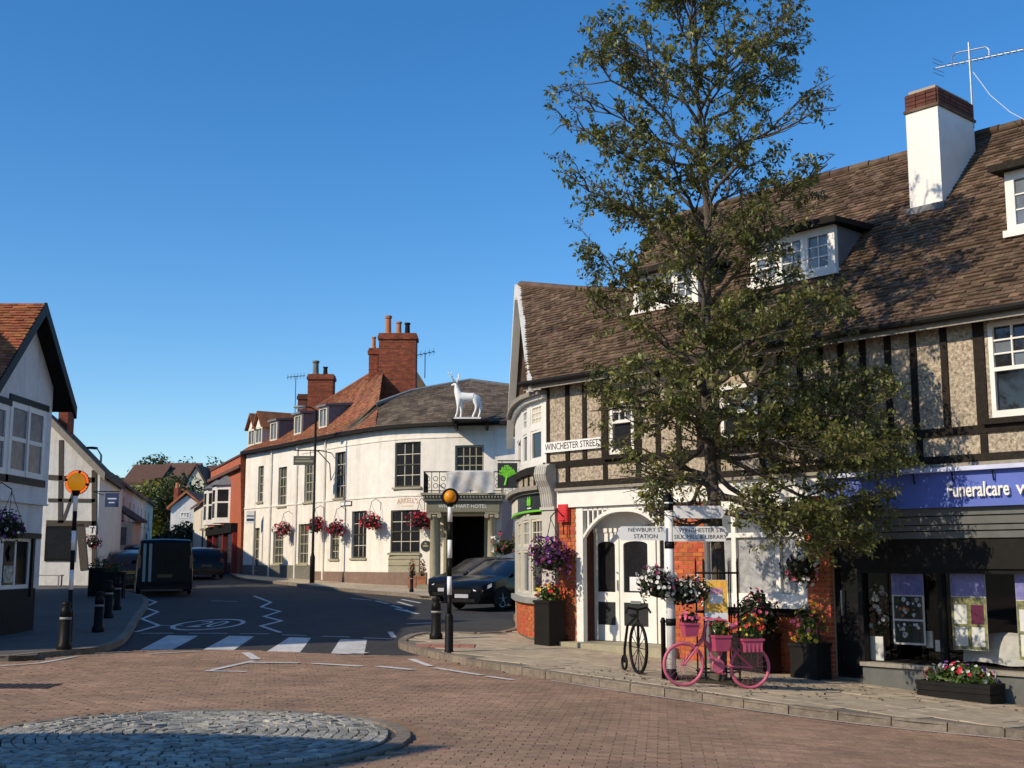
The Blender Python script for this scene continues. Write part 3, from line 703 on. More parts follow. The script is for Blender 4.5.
FE = loc((-0.06, 33.4, 5.35))
bk = MB()
bk.poly([(RL.x, YR, ZR), (SEND, YR, ZR), (SEND, 8.4, 5.2), (RL.x, 8.4, 5.2)])
W2b = loc((RO + UX * W2.x + UY * W2.y) + Vector((0.3, 3.6, 5.3)))
bk.poly([R0, W1, W2, W2b, FE]); obj('rear_roof', bk, 'clay_tile', RBt)
mb = MB(); mb.poly([(RL.x + .02, YR, ZR - .02), (W2.x + .02, 8.3, 5.2), (W2.x + .02, W2.y, roofz(W2.y) - .03)]); obj('gable_wall', mb, 'cream_render', RBt)
# ridge tiles
for k in range(int((SEND - RL.x) / 0.45)):
    s0 = RL.x + k * 0.45; mb = MB(); dz = random.uniform(-.012, .012)
    mb.tube([(s0, YR, ZR + .0 + dz), (s0 + .43, YR, ZR + .0 + dz)], 0.11, 8); obj('ridge_tile', mb, 'clay_tile', RBt)
mb = MB(); mb.tube([R0 + Vector((0, 0, .0)), W1, W2], 0.10, 8); obj('ridge_cap', mb, 'clay_tile', RBt)
# end gable wall, barge boards
gw = MB(Minv)
A_, B_, Apx, C_, D_ = (0.62, 25.3, 0), (0.62, 25.0, 5.3), None, (0.25, 33.3, 5.2), (0.25, 33.3, 0)
r0w = RO + UX * R0.x + UY * R0.y + Vector((0, 0, R0.z)); e0w = RO + UX * E0.x + UY * E0.y + Vector((0, 0, E0.z))
gw.poly([A_, B_, (r0w.x + .35, r0w.y, r0w.z - .2), C_, D_]); gw.poly([D_, C_, (7, 36, 5.2), (7, 36, 0)])
obj('end_wall', gw, 'cream_render', RBt)
few = Vector((-0.10, 33.6, 5.25))
bb_ = MB(Minv); bb_.prism([r0w + Vector((-.16, 0, .02)), few + Vector((-.05, 0, 0)), few + Vector((-.05, -.05, -.45)), few + Vector((-.05, -.3, -.10)), r0w + Vector((-.16, 0, -.38))], (0.19, 0.02, 0))
obj('barge_board', bb_, 'white_paint', RBt)
bb_ = MB(Minv); bb_.prism([r0w + Vector((-.10, 0, .02)), e0w + Vector((-.05, 0, 0.02)), e0w + Vector((-.05, 0, -.22)), r0w + Vector((-.10, 0, -.3))], (0.10, 0.02, 0)); obj('barge_board', bb_, 'white_paint', RBt)
sf = MB(Minv); sf.poly([r0w + Vector((.0, 0, -.1)), few + Vector((.06, 0, -.1)), few + Vector((.5, 0, -.1)), r0w + Vector((.5, 0, -.1))]); obj('soffit', sf, 'timber', RBt)
# ---- dormers
def dormer(s0, s1, y0, z0, z1, ncas):
    ft = MB(); ft.box(s0, s0 + .07, y0, y0 + .1, z0, z1); ft.box(s1 - .07, s1, y0, y0 + .1, z0, z1)
    ft.box(s0 + .07, s1 - .07, y0, y0 + .1, z1 - .07, z1); ft.box(s0 - .05, s1 + .05, y0 - .06, y0 + .1, z0 - .08, z0 + .03)
    D = obj('dormer', ft, 'white_paint', RBt)
    yb = EY + (z1 - EZ) / PIT + 0.5
    ck = MB()
    for s_ in (s0 + .003, s1 - .033): ck.prism([(s_, y0 + .1, z0 - .3), (s_, y0 + .1, z1), (s_, yb, z1 + .0), (s_, yb, z1 - .3)], (.03, 0, 0))
    obj('cheek', ck, 'lead', D)
    rf = MB(); rf.prism([(s0 - .16, y0 - .18, z1 + .002), (s0 - .16, y0 - .18, z1 + .09), (s0 - .16, yb + .15, z1 + .20), (s0 - .16, yb + .15, z1 + .06)], (s1 - s0 + .32, 0, 0)); obj('dormer_roof', rf, 'black_matt', D)
    fb = MB(); fb.box(s0 - .17, s1 + .17, y0 - .21, y0 - .183, z1 - .01, z1 + .10); obj('dormer_fascia', fb, 'timber', D)
    iw = (s1 - s0 - .14) / ncas
    cf = MB(); gb = MB(); nc, nr = 2, 3
    for c in range(ncas):
        a = s0 + .07 + c * iw; b = a + iw; f = .075
        za, zb = z0 + .03, z1 - .07
        cf.box(a, a + f, y0 + .0, y0 + .07, za, zb); cf.box(b - f, b, y0 + .0, y0 + .07, za, zb); cf.box(a + f, b - f, y0 + .0, y0 + .07, za, za + f); cf.box(a + f, b - f, y0, y0 + .07, zb - f, zb)
        ww, hh = iw - 2 * f, zb - za - 2 * f
        for q in range(1, nc): x = a + f + ww * q / nc; gb.box(x - .011, x + .011, y0 + .02, y0 + .06, za + f, zb - f)
        for q in range(1, nr): z = za + f + hh * q / nr; gb.box(a + f, b - f, y0 + .022, y0 + .058, z - .011, z + .011)
        for q in range(nc):
            for r_ in range(nr):
                xa, xb = a + f + ww * q / nc, a + f + ww * (q + 1) / nc; z, z2 = za + f + hh * r_ / nr, za + f + hh * (r_ + 1) / nr
                e, e2 = random.uniform(-.008, .008), random.uniform(-.008, .008)
                pb = MB(); pb.poly([(xa, y0 + .045, z), (xb, y0 + .045 + e, z), (xb, y0 + .045 + e + e2, z2), (xa, y0 + .045 + e2, z2)]); obj('pane', pb, 'pane_grey', D)
    obj('casement', cf, 'white_paint', D); obj('glazing_bar', gb, 'white_paint', D)
dormer(4.80, 6.62, 1.0, 6.78, 7.60, 3); dormer(1.86, 3.54, 1.0, 6.76, 7.46, 3); dormer(9.73, 11.5, 1.0, 6.80, 7.78, 3)
# ---- white chimney with brick top and aerial
cs0, cs1, cy0, cy1 = 7.43, 8.05, 2.2, 3.52
mb = MB(); mb.box(cs0, cs1, cy0, cy1, 6.9, 9.70); CH = obj('chimney', mb, 'white_paint', RBt)
mb = MB(); mb.box(cs0 - .03, cs1 + .03, cy0 - .03, cy1 + .03, 9.70, 9.75); obj('tile_creasing', mb, 'clay_tile', CH)
mb = MB(); mb.box(cs0 + .02, cs1 - .02, cy0 + .02, cy1 - .02, 9.75, 10.03); obj('chimney_core', mb, 'mortar', CH)
mb = MB(); mb.box(cs0 - .05, cs1 + .05, cy0 - .06, cy0, roofz(cy0) - .1, roofz(cy0) + .09); obj('lead_flashing', mb, 'lead', CH)
bl = []
for r_ in range(4):
    z = 9.785 + r_ * .073
    for (a0, a1, fixed, ax) in ((cs0 + .01, cs1 - .01, cy0 + .01, 0), (cy0 + .01, cy1 - .01, cs1 - .01, 1), (cy0 + .01, cy1 - .01, cs0 + .01, 1)):
        n_ = max(2, round((a1 - a0) / .22)); bw = (a1 - a0) / n_
        for k in range(n_):
            c = a0 + (k + .5) * bw
            bl.append((Matrix.Translation((c, fixed, z) if ax == 0 else (fixed, c, z)), (bw - .012) if ax == 0 else .05, .05 if ax == 0 else bw - .012, .062))
me_ = unit_box('brick_dark')
for (M, a, b, c) in bl: o = link('brick', me_, CH); o.matrix_basis = M @ Matrix.Diagonal((a, b, c, 1))
mb = MB(); mb.prism([(cs0 + .05, cy0 + .05, 10.06), (cs1 - .05, cy0 + .05, 10.06), (cs1 - .05, cy1 - .05, 10.06), (cs0 + .05, cy1 - .05, 10.06)], (0, 0, .05)); obj('flaunching', mb, 'mortar', CH)
ac = 3.5; ms, _ = fs(972, 100, ac); mt = fs(970, 42, ac)[1]
ae = thing('tv_aerial', 'silver television aerial on the white chimney', 'aerial', W(ms, ac, 9.6), RZ)
b0 = Vector((ms, ac, 9.6))
def Lp(px, py, c=ac): s_, z = fs(px, py, c); return Vector((s_, c, z)) - b0
mb = MB(); mb.tube([(0, 0, 0), (0, 0, mt - 9.6)], .02, 6); obj('mast', mb, 'aerial_metal', ae)
boomA, boomB = Lp(936, 68), Lp(1035, 47); mb = MB(); mb.tube([boomA, boomB], .014, 5); obj('boom', mb, 'aerial_metal', ae)
mb = MB(); mb.tube([Lp(952, 64), Lp(952, 57), Lp(956, 53), Lp(986, 47), Lp(989, 50), Lp(989, 56)], .013, 5); obj('support_arm', mb, 'aerial_metal', ae)
for k in range(14):
    p = boomA.lerp(boomB, .12 + k * .065); mb = MB(); mb.tube([p + Vector((-.05, -.12, 0)), p + Vector((.05, .12, 0))], .006, 4); obj('element', mb, 'aerial_metal', ae)
for dz in (-.14, -.06, .06, .14):
    mb = MB(); mb.tube([boomA + Vector((.02, -.18, dz)), boomA + Vector((.06, .18, dz))], .006, 4); obj('reflector_rod', mb, 'aerial_metal', ae)
mb = MB(); mb.tube([Lp(973, 72), Lp(990, 95), Lp(1010, 112), Lp(1040, 128)], .006, 4); obj('cable', mb, 'letter_white', ae)

# ---- ground floor brickwork
LZ = -0.45
def brick_area(s0, s1, z0, z1, y=0.0):
    L_ = []; r_ = 0; z = z0
    while z < z1 - 0.03:
        h = min(.065, z1 - z - .005); off = 0 if r_ % 2 else .1125; s_ = s0 - off
        while s_ < s1:
            a, b = max(s_, s0), min(s_ + .215, s1)
            if b - a > .04: L_.append((Matrix.Translation(((a + b) / 2, y + .05 + random.uniform(-.003, .003), z + h / 2)), b - a, .10, h))
            s_ += .225
        z += .075; r_ += 1
    return L_
piers = [(0.67, 1.16, LZ + .3, 2.76), (3.54, 4.42, LZ, 2.76), (4.42, 6.50, LZ, 0.93), (6.50, 6.92, LZ, 2.76)]
for k_, (a, b, c, d) in enumerate(piers):
    mb = MB(); mb.box(a + .002, b - .002, .012, .32, c, d); pr = obj('window_wall' if k_ == 2 else 'brick_pier', mb, 'mortar', RBt)
    bl = brick_area(a, b, c, d); bl.sort(key=lambda q: -q[0].translation.z)
    pieces('brick', bl, 'brick', pr, 300, 'lower_bricks')
for x_ in (1.09, 3.535): mb = MB(); mb.box(x_, x_ + .07, .10, .50, LZ + .3, 2.74); obj('reveal', mb, 'brick_dark', RBt)
# white fascia
mb = MB(); mb.box(0.69, 6.98, -0.07, 0.10, 2.775, 3.10); obj('fascia', mb, 'white_paint', RBt)
# porch: steps, back wall, doors, arch
PY = 0.50
mb = MB(); mb.box(1.17, 3.53, PY + .06, PY + .12, -.1, 2.76); obj('porch_back', mb, 'white_paint', RBt)
mb = MB(); mb.box(1.17, 3.53, 0.0, PY + .06, 2.70, 2.765); obj('porch_ceiling', mb, 'white_paint', RBt)
pg = pz(*W(2.3, 0)[:2])
mb = MB(); mb.box(0.98, 3.72, -.34, PY + .1, pg - .3, pg + .13); obj('step', mb, 'stone', RBt)
def fsp(px, py): return fs(px, py, PY)
dz0 = pg + .14; dz1 = fsp(600, 533)[1]
def leaf_door(pa, pb):
    a, b = fsp(pa, 560)[0], fsp(pb, 560)[0]; st = .10; y0, y1 = PY, PY + .045
    zl0, zl1 = fsp(610, 625)[1], fsp(610, 602)[1]; zu0, zu1 = fsp(610, 592)[1], fsp(610, 545)[1]
    fb = MB(); fb.box(a, a + st, y0, y1, dz0, dz1); fb.box(b - st, b, y0, y1, dz0, dz1)
    fb.box(a + st, b - st, y0, y1, dz0, zl0); fb.box(a + st, b - st, y0, y1, zl1, zu0)
    n_ = 8; w2 = (b - a) / 2 - st; cx = (a + b) / 2; arc = [(cx + w2 * math.cos(math.pi * i / n_), y0, zu1 + .07 * math.sin(math.pi * i / n_)) for i in range(n_ + 1)]
    fb.prism([(b - st, y0, dz1)] + arc + [(a + st, y0, dz1)], (0, y1 - y0, 0))
    D = obj('door', fb, 'white_paint', RBt)
    pb_ = MB(); pb_.poly([(a + st, y0 + .025, zu0), (b - st, y0 + .026, zu0), (b - st, y0 + .026, zu1 + .08), (a + st, y0 + .025, zu1 + .08)]); obj('pane', pb_, 'pane_dark', D)
    pb_ = MB(); pb_.box(a + st, b - st, y0 + .018, y0 + .04, zl0, zl1); obj('lower_panel', pb_, 'sign_dark', D)
    return D, a, b
D1, a1, b1 = leaf_door(593.5, 618.8); D2, a2, b2 = leaf_door(619.6, 651.5)
mb = MB(); mb.box(b1 - .035, b1 - .015, PY - .03, PY, 1.15, 1.35); mb.ball((b1 - .03, PY - .03, 1.5), .018); obj('handle', mb, 'aerial_metal', D1)
mb = MB(); z_ = fsp(633, 604)[1]; mb.box((a2 + b2) / 2 - .13, (a2 + b2) / 2 + .13, PY - .012, PY - .001, z_ - .0, z_ + .06); obj('letter_plate', mb, 'aerial_metal', D2)
mb = MB(); z_ = fsp(636, 580)[1]; mb.box(fsp(629, 580)[0], fsp(640, 580)[0], PY + .02, PY + .0235, fsp(636, 591)[1], fsp(636, 577)[1]); obj('notice', mb, 'poster_white', D2)
mb = MB(); mb.box(a1 - .12, a1 - .004, PY - .02, PY + .06, dz0, dz1 + .09); mb.box(b2 + .004, b2 + .12, PY - .02, PY + .06, dz0, dz1 + .09); mb.box(a1 - .004, b2 + .004, PY - .02, PY + .06, dz1 + .004, dz1 + .09); obj('door_frame', mb, 'white_paint', RBt)
sa_, sb_ = b2 + .14, fsp(667.5, 560)[0]
fb = MB(); fb.box(sa_, sa_ + .07, PY, PY + .05, dz0, dz1); fb.box(sb_ - .07, sb_, PY, PY + .05, dz0, dz1); fb.box(sa_ + .07, sb_ - .07, PY, PY + .05, dz0, 1.0); fb.box(sa_ + .07, sb_ - .07, PY, PY + .05, dz1 - .1, dz1)
SW = obj('side_window', fb, 'white_paint', RBt); pb_ = MB(); pb_.poly([(sa_ + .07, PY + .03, 1.0), (sb_ - .07, PY + .03, 1.0), (sb_ - .07, PY + .03, dz1 - .1), (sa_ + .07, PY + .03, dz1 - .1)]); obj('pane', pb_, 'pane_dark', SW)
mb = MB(); mb.box(1.18, 1.36, -.02, .09, pg - .1, 2.76); obj('porch_post', mb, 'white_paint', RBt)
mb = MB(); mb.box(3.44, 3.53, -.02, .09, pg - .1, 2.76); obj('porch_post', mb, 'white_paint', RBt)
arch = [(1.36 + 2.08 * i / 16, 2.22 + .50 * (1 - abs(2 * i / 16 - 1) ** 2.6)) for i in range(17)]
mb = MB()
for (x, z), (x2, z2) in zip(arch, arch[1:]): mb.prism([(x, -.01, z), (x2, -.01, z2), (x2, -.01, z2 - .07), (x, -.01, z - .07)], (0, .08, 0))
AR = obj('porch_arch', mb, 'white_paint', RBt)
for i in range(1, 16):
    x, z = arch[i]
    if z < 2.70: mb = MB(); mb.box(x - .022, x + .022, .0, .05, z, 2.772); obj('slat', mb, 'white_paint', AR)
# red alarm box on the pier
s_, z_ = fs(566, 514); mb = MB(); mb.box(s_ - .13, s_ + .13, -.10, .0, z_ - .16, z_ + .19); mb.box(s_ - .11, s_ + .11, -.115, -.10, z_ - .13, z_ + .15); o = obj('alarm_box', mb, 'red_box'); o.matrix_world = Minv.inverted(); o['label'] = 'red alarm box on the brick pier left of the arched porch'; o['category'] = 'alarm box'
# window right of the porch
wa, wb, wz0, wz1 = 4.62, 6.42, 1.08, 2.60
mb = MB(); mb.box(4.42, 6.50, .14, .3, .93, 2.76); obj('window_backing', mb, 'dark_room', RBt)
fb = MB(); fb.box(4.42, wa + .09, -.03, .12, .95, 2.77); fb.box(wb - .09, 6.50, -.03, .12, .95, 2.77); fb.box(wa + .09, wb - .09, -.03, .12, wz1, 2.77); fb.box(wa + .09, wb - .09, -.03, .12, .95, wz0 + .09)
for x in (wa + .36, wa + 1.27): fb.box(x, x + .09, -.02, .11, wz0 + .09, wz1)
fb.box(wa + .09, wb - .09, -.018, .10, 2.12, 2.20); WW = obj('shop_window', fb, 'white_paint', RBt)
for (a, b) in ((wa + .09, wa + .36), (wa + .45, wa + 1.27), (wa + 1.36, wb - .09)):
    for (c, d) in ((wz0 + .09, 2.12), (2.2, wz1)):
        pb_ = MB(); pb_.poly([(a, .05, c), (b, .052, c), (b, .05, d), (a, .048, d)]); obj('pane', pb_, 'curtain' if c < 2 else 'pane_grey', WW)
mb = MB(); mb.box(4.40, 6.54, -.16, -.031, .94, 1.02); obj('sill', mb, 'white_paint', WW)
mb = MB(); mb.box(4.42, 6.50, -.03, .01, .80, .93); obj('dark_band', mb, 'black_matt', RBt)
mb = MB(); mb.tube([(4.48, -.08, LZ + .2), (4.48, -.08, 2.76)], .042, 8); obj('drainpipe', mb, 'lead', RBt)
# ---- blue shop
FS0 = 7.10
mb = MB(); mb.box(FS0, SEND, -.30, .1, 2.50, 3.02); FAS = obj('shop_fascia', mb, 'sign_blue', RBt)
mb = MB(); mb.box(FS0 - .02, SEND, -.40, .1, 3.022, 3.085); obj('fascia_top', mb, 'sign_light', FAS)
for k in range(16): mb = MB(); x = FS0 + .35 + k * .62; mb.tube([(x, -.38, 3.07), (x, -.33, 2.86)], .012, 5); obj('lamp_bracket', mb, 'black_paint', FAS)
x0, z0 = fs(948.5, 497, -.3); x1, _ = fs(1010.5, 497, -.3)
L1 = lettering('Funeralcare', .30, Matrix.Translation((x0, -.335, 2.735)), 'letter_white', FAS, align='LEFT', extrude=.02, bold=.004, sx=1.0)
wdt = max(v.co.x for v in L1.data.vertices) - min(v.co.x for v in L1.data.vertices)
k_ = (x1 - x0) / wdt
for v in L1.data.vertices: v.co.x = x0 + (v.co.x - x0) * k_
lettering('w', .30, Matrix.Translation((fs(1018, 497, -.3)[0], -.335, 2.735)), 'letter_white', FAS, align='LEFT', extrude=.02)
for i, (za, zb) in enumerate(((2.385, 2.497), (2.255, 2.372), (2.165, 2.242), (2.05, 2.15))):
    mb = MB(); mb.box(FS0, SEND, -.20 + i * .03, .1, za, zb); obj('shutter_band', mb, 'shop_grey', RBt)
mb = MB(); mb.box(FS0, SEND, -.08, .1, 1.60, 2.05); obj('awning_box', mb, 'black_matt', RBt)
# stall riser, frame, glass, room
mb = MB(); mb.box(7.50, SEND, -.06, .10, -.8, .10); obj('stall_riser', mb, 'shop_grey', RBt)
mb = MB(); mb.box(7.48, SEND, -.11, .10, .10, .16); obj('shop_sill', mb, 'timber_grey', RBt)
fr = MB(); fr.box(7.46, 7.54, -.05, .1, .16, 1.6); fr.box(7.54, SEND, -.04, .1, 1.53, 1.6)
for x in (8.84, 10.75, 12.6, 14.4): fr.box(x - .03, x + .03, -.04, .1, .16, 1.53)
SF = obj('shop_window', fr, 'black_paint', RBt)
xs = [7.54, 8.81, 8.87, 10.72, 10.78, 12.57, 12.63, 14.37, 14.43, SEND]
for i in range(0, 10, 2): pb_ = MB(); pb_.poly([(xs[i], .04, .16), (xs[i + 1], .04, .16), (xs[i + 1], .04, 1.53), (xs[i], .04, 1.53)]); obj('pane', pb_, 'shop_glass', SF)
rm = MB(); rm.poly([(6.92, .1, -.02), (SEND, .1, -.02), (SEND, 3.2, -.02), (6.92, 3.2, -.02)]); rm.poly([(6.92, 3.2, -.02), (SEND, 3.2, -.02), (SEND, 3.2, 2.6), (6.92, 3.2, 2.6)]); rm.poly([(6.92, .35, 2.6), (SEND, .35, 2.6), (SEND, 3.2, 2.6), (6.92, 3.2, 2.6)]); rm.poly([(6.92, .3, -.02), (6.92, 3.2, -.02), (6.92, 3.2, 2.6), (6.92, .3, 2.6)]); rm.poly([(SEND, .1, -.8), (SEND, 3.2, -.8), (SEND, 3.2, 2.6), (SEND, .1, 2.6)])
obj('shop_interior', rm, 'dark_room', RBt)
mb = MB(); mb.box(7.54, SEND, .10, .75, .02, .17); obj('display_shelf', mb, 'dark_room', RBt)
# shop door in its recess
fb = MB(); fb.box(6.94, 7.02, .12, .18, -.3, 2.05); fb.box(7.38, 7.46, .12, .18, -.3, 2.05); fb.box(7.02, 7.38, .12, .18, -.3, .1); fb.box(7.02, 7.38, .12, .18, 1.9, 2.05)
SD = obj('shop_door', fb, 'black_paint', RBt); pb_ = MB(); pb_.poly([(7.02, .15, .1), (7.38, .15, .1), (7.38, .15, 1.9), (7.02, .15, 1.9)]); obj('pane', pb_, 'pane_dark', SD); mb = MB(); mb.tube([(7.07, .09, .85), (7.07, .09, 1.25)], .015, 6); obj('handle', mb, 'aerial_metal', SD)
mb = MB(); mb.box(6.90, 7.50, .1, .8, -.9, pz(*W(7.2, 0)[:2]) + .05); obj('threshold', mb, 'stone_dark', RBt)
# rear and far end walls
mb = MB(); mb.box(0.9, SEND, 8.0, 8.2, -.5, 5.4); mb.box(SEND - .1, SEND, .3, 8.0, -1.2, 5.4); mb.poly([(SEND - .05, EY, EZ), (SEND - .05, 8.3, EZ), (SEND - .05, YR, ZR)]); obj('rear_wall', mb, 'cream_render', RBt)

# ---- things in the shop window
def poster(px0, px1, z0, z1, label, kind):
    y = .16; a = fs(px0, 600, y)[0]; b = fs(px1, 600, y)[0]
    t = thing('poster', label, 'poster', W(a, y, z0), RZ, 'posters in the shop window')
    mb = MB(); mb.box(0, b - a, 0, .008, 0, z1 - z0); obj('board', mb, 'poster_white', t); w_, h = b - a, z1 - z0
    mb = MB(); mb.box(.004, w_ - .004, -.003, -.001, h * .70, h - .004); obj('header', mb, 'poster_purple', t)
    if kind == 0:
        for q in ((.36, .68), (.03, .33)):
            mb = MB(); mb.box(.03, w_ - .03, -.003, -.001, h * q[0], h * q[1]); pc = obj('picture', mb, 'sign_dark', t); mb = MB(); rr_ = random.Random(int(q[0] * 100))
            for _ in range(22):
                x_, z_, r2 = rr_.uniform(.07, w_ - .07), h * rr_.uniform(q[0] + .04, q[1] - .04), rr_.uniform(.015, .045); mb.k = rr_.choice((0, 0, 0, 1, 2)); mb.add([(x_ + r2 * math.cos(a_) * rr_.uniform(.7, 1.1), -.0045, z_ + r2 * math.sin(a_) * rr_.uniform(.7, 1.1)) for a_ in [k * .7854 for k in range(8)]], [tuple(range(8))])
            obj('printed_flowers', mb, ['poster_white', 'fl_orange' if q[0] > .3 else 'leaf_bright', 'leaf_bright'], pc)
    else:
        mb = MB(); mb.box(.004, w_ - .004, -.003, -.001, .01, h * .69); obj('picture', mb, 'poster_photo_teal', t)
        for i, (u, v) in enumerate(((.08, .34), (.56, .34), (.08, .05), (.56, .05))):
            mb = MB(); mb.box(w_ * u, w_ * (u + .36), -.006, -.004, h * v, h * (v + .25)); obj('leaflet', mb, 'fl_plum' if i == 1 else 'poster_white', t)
poster(892, 924, .44, 1.52, 'tall window poster with purple header and two flower photographs', 0)
poster(951, 986, .41, 1.53, 'tall window poster with purple header and white leaflets', 1)
poster(1016, 1050, .30, 1.53, 'poster with purple header at the right edge of the picture', 1)
def shopbox(name, px0, px1, py0, py1, y, d, m, label, cat):
    a, z1 = fs(px0, py0, y); b, z0 = fs(px1, py1, y); mb = MB(); mb.box(a, b, y, y + d, max(z0, .172), z1)
    if name == 'display_cloth':
        mb = MB(); n_ = 14
        for i in range(n_):
            for j in range(5):
                def q(i, j): t = i / n_; v = j / 5; return (a + (b - a) * t, y + .28 * v * v + .03 * math.sin(t * 22) * (1 - v), z0 + (z1 - z0) * (1 - (1 - v) ** 1.5) + .02 * math.sin(t * 9 + v * 4))
                mb.poly([q(i, j), q(i + 1, j), q(i + 1, j + 1), q(i, j + 1)])
    o = obj(name, mb, m, smooth=(name == 'display_cloth')); o.matrix_world = Minv.inverted(); o['label'] = label; o['category'] = cat
shopbox('display_cloth', 962, 1060, 633, 668, .35, .3, 'fabric_white', 'white draped cloth on the shop window shelf below the leaflet poster', 'cloth')
shopbox('display_box', 866, 878, 621, 662, .30, .2, 'cardboard', 'brown box at the left end of the shop window', 'box')
shopbox('display_card', 870, 884, 636, 662, .20, .02, 'poster_white', 'pale card standing in front of the brown box in the shop window', 'card')
shopbox('display_card', 926, 933, 631, 648, .30, .02, 'poster_white', 'narrow white card beside the flower photograph poster', 'card')
shopbox('display_card', 935, 945, 640, 652, .30, .02, 'poster_white', 'small white card between the first two window posters', 'card')
fv = thing('flower_arrangement', 'white and pink flower spray in the shop window beside the first poster', 'flowers', W(fs(880, 620, .3)[0], .3, .172), RZ)
mb = MB(); mb.lathe([(.05, 0), (.07, .1), (.05, .26), (.06, .3)]); obj('vase', mb, 'poster_white', fv, True)
mb = MB(); leaf_cloud(mb, (0, 0, .72), .14, .12, .42, 260, .08); obj('foliage', mb, 'leaf_dark', fv)
mb = MB(); bloom_cloud(mb, (0, -.02, .75), .13, .12, .42, 46, .04, [0, 0, 0, 1]); obj('blossom', mb, ['fl_white', 'fl_pink'], fv)

# ---- rounded corner bay (two storeys of windows over a brick base)
QP = smooth_line([(0.70, 24.70), (0.36, 25.55), (0.15, 27.1), (0.07, 29.2)], 2)
QL = [0.0]
for a, b in zip(QP, QP[1:]): QL.append(QL[-1] + (b - a).length)
def bowp(s, o, z):
    s = max(0, min(s, QL[-1] - 1e-6)); i = max(k for k in range(len(QL) - 1) if QL[k] <= s); t = (s - QL[i]) / (QL[i + 1] - QL[i])
    p = QP[i].lerp(QP[i + 1], t); d = (QP[i + 1] - QP[i]).normalized(); nin = Vector((-d.y, d.x)) * -1     # inward = right of travel
    return Minv @ Vector((p.x + nin.x * o, p.y + nin.y * o, z))
def bow_s(px, ofs=0.0):
    best = None
    for k in range(400):
        s = QL[-1] * k / 400; p = Minv.inverted() @ bowp(s, ofs, 0); q = 512 + FPX * p.x / p.y
        if best is None or abs(q - px) < best[0]: best = (abs(q - px), s)
    return best[1]
def bow_frame(s, z):                                # x axis to the viewer's right
    a, b = Minv.inverted() @ bowp(s - .05, 0, 0), Minv.inverted() @ bowp(s + .05, 0, 0); o_ = Minv.inverted() @ bowp(s, 0, 0); o_.z = z
    return Minv @ frame(o_, (a - b))
def bow_band(name, z0, z1, out, m, s0=0.0, s1=None, thick=.12):
    mb = MB(); s1 = s1 or QL[-1]; ss = sorted({s0, s1} | {q for q in QL if s0 < q < s1})
    for a, b in zip(ss, ss[1:]):
        mb.prism([bowp(a, -out, z0), bowp(b, -out, z0), bowp(b, thick, z0), bowp(a, thick, z0)], (0, 0, z1 - z0))
    return obj(name, mb, m, RBt)
bow_band('bay_core', -.2, .86, -.012, 'mortar')
bl = []
for r_ in range(13):
    z = -.06 + r_ * .075; s = .02 + (.11 if r_ % 2 else 0)
    while s < 3.6:
        p = bowp(s, .05, z); a, b = bowp(s - .1, .05, z), bowp(s + .1, .05, z)
        d = b - a; M = Matrix.Translation(p) @ Matrix.Rotation(math.atan2(d.y, d.x), 4, 'Z'); bl.append((M, .213, .10, .064)); s += .225
bl.sort(key=lambda q: -q[0].translation.x)
bb0 = obj('bay_base', MB().box(0.3, 0.5, .3, .5, 0, .5), 'mortar', RBt)
pieces('brick', bl, 'brick', bb0, 300)
bow_band('bay_plinth', -.25, .16, .012, 'plinth_green', 0.0, 3.8)
bow_band('bay_sill', .86, .97, .09, 'grey_paint')
def bay_storey(z0, z1, wins, fm, wm):
    holes = []
    for (s, w_, za, zb, *_) in wins: holes.append((s - w_ / 2, s + w_ / 2, za, zb))
    mb = MB(); wall_holes(mb, bowp, 0, QL[-1], z0, z1, holes, .09); obj('bay_wall', mb, wm, RBt)
    for (s, w_, za, zb, c, r_, pm, sash) in wins:
        M = bow_frame(s, za); window(RBt, M, w_, zb - za, c, r_, fm, pm, fw=.05, bar=.022, dep=.07, sash=sash, name='bay_window')
def ws(px0, px1): a, b = bow_s(px0), bow_s(px1); return (a + b) / 2, abs(b - a)
u1, w1 = ws(542, 530.5); u2, w2 = ws(527, 522.5); u3, w3 = ws(521.5, 517)
bay_storey(3.66, 5.02, [(u1, w1, 3.80, 4.42, 1, 1, 'pane_dark', False), (u1, w1, 4.52, 4.95, 3, 3, 'cream_frame', False), (u2, w2, 3.80, 4.42, 1, 1, 'pane_dark', False), (u3, w3, 3.80, 4.42, 1, 1, 'pane_dark', False), (u2, w2, 4.52, 4.95, 2, 2, 'pane_grey', False)], 'white_paint', 'white_paint')
g1, v1 = ws(543, 531); g2, v2 = ws(528.5, 522.5); g3, v3 = ws(521, 517)
bay_storey(.97, 2.66, [(g1, v1, 1.05, 1.95, 1, 1, 'pane_dark', False), (g1, v1, 2.03, 2.58, 3, 2, 'pane_dark', False), (g2, v2, 1.05, 1.95, 1, 1, 'pane_grey', False), (g2, v2, 2.03, 2.58, 2, 2, 'pane_grey', False), (g3, v3, 1.05, 1.95, 1, 1, 'pane_grey', False), (g3, v3, 2.03, 2.58, 2, 2, 'pane_grey', False)], 'cream_frame', 'pilaster_grey')
sgn = bow_band('bay_sign', 2.76, 3.08, .07, 'sign_dark')
bow_band('sign_strip', 2.72, 2.757, .085, 'sign_green')
bow_band('sign_end_panel', 2.77, 3.07, .075, 'cream_render', bow_s(521), QL[-1])
bow_band('bay_cornice', 3.09, 3.15, .14, 'stone_dark'); bow_band('bay_cornice', 3.153, 3.24, .22, 'timber_grey')
bow_band('bay_panel', 3.243, 3.50, .0, 'pebbledash'); bow_band('bay_rail', 3.503, 3.658, .06, 'timber')
for px in (524, 529, 535, 539, 543): s = bow_s(px); M = bow_frame(s, 3.25); mb = MB(M); mb.box(-.05, .05, -.02, .03, 0, .245); obj('timber_stud', mb, 'timber', RBt)
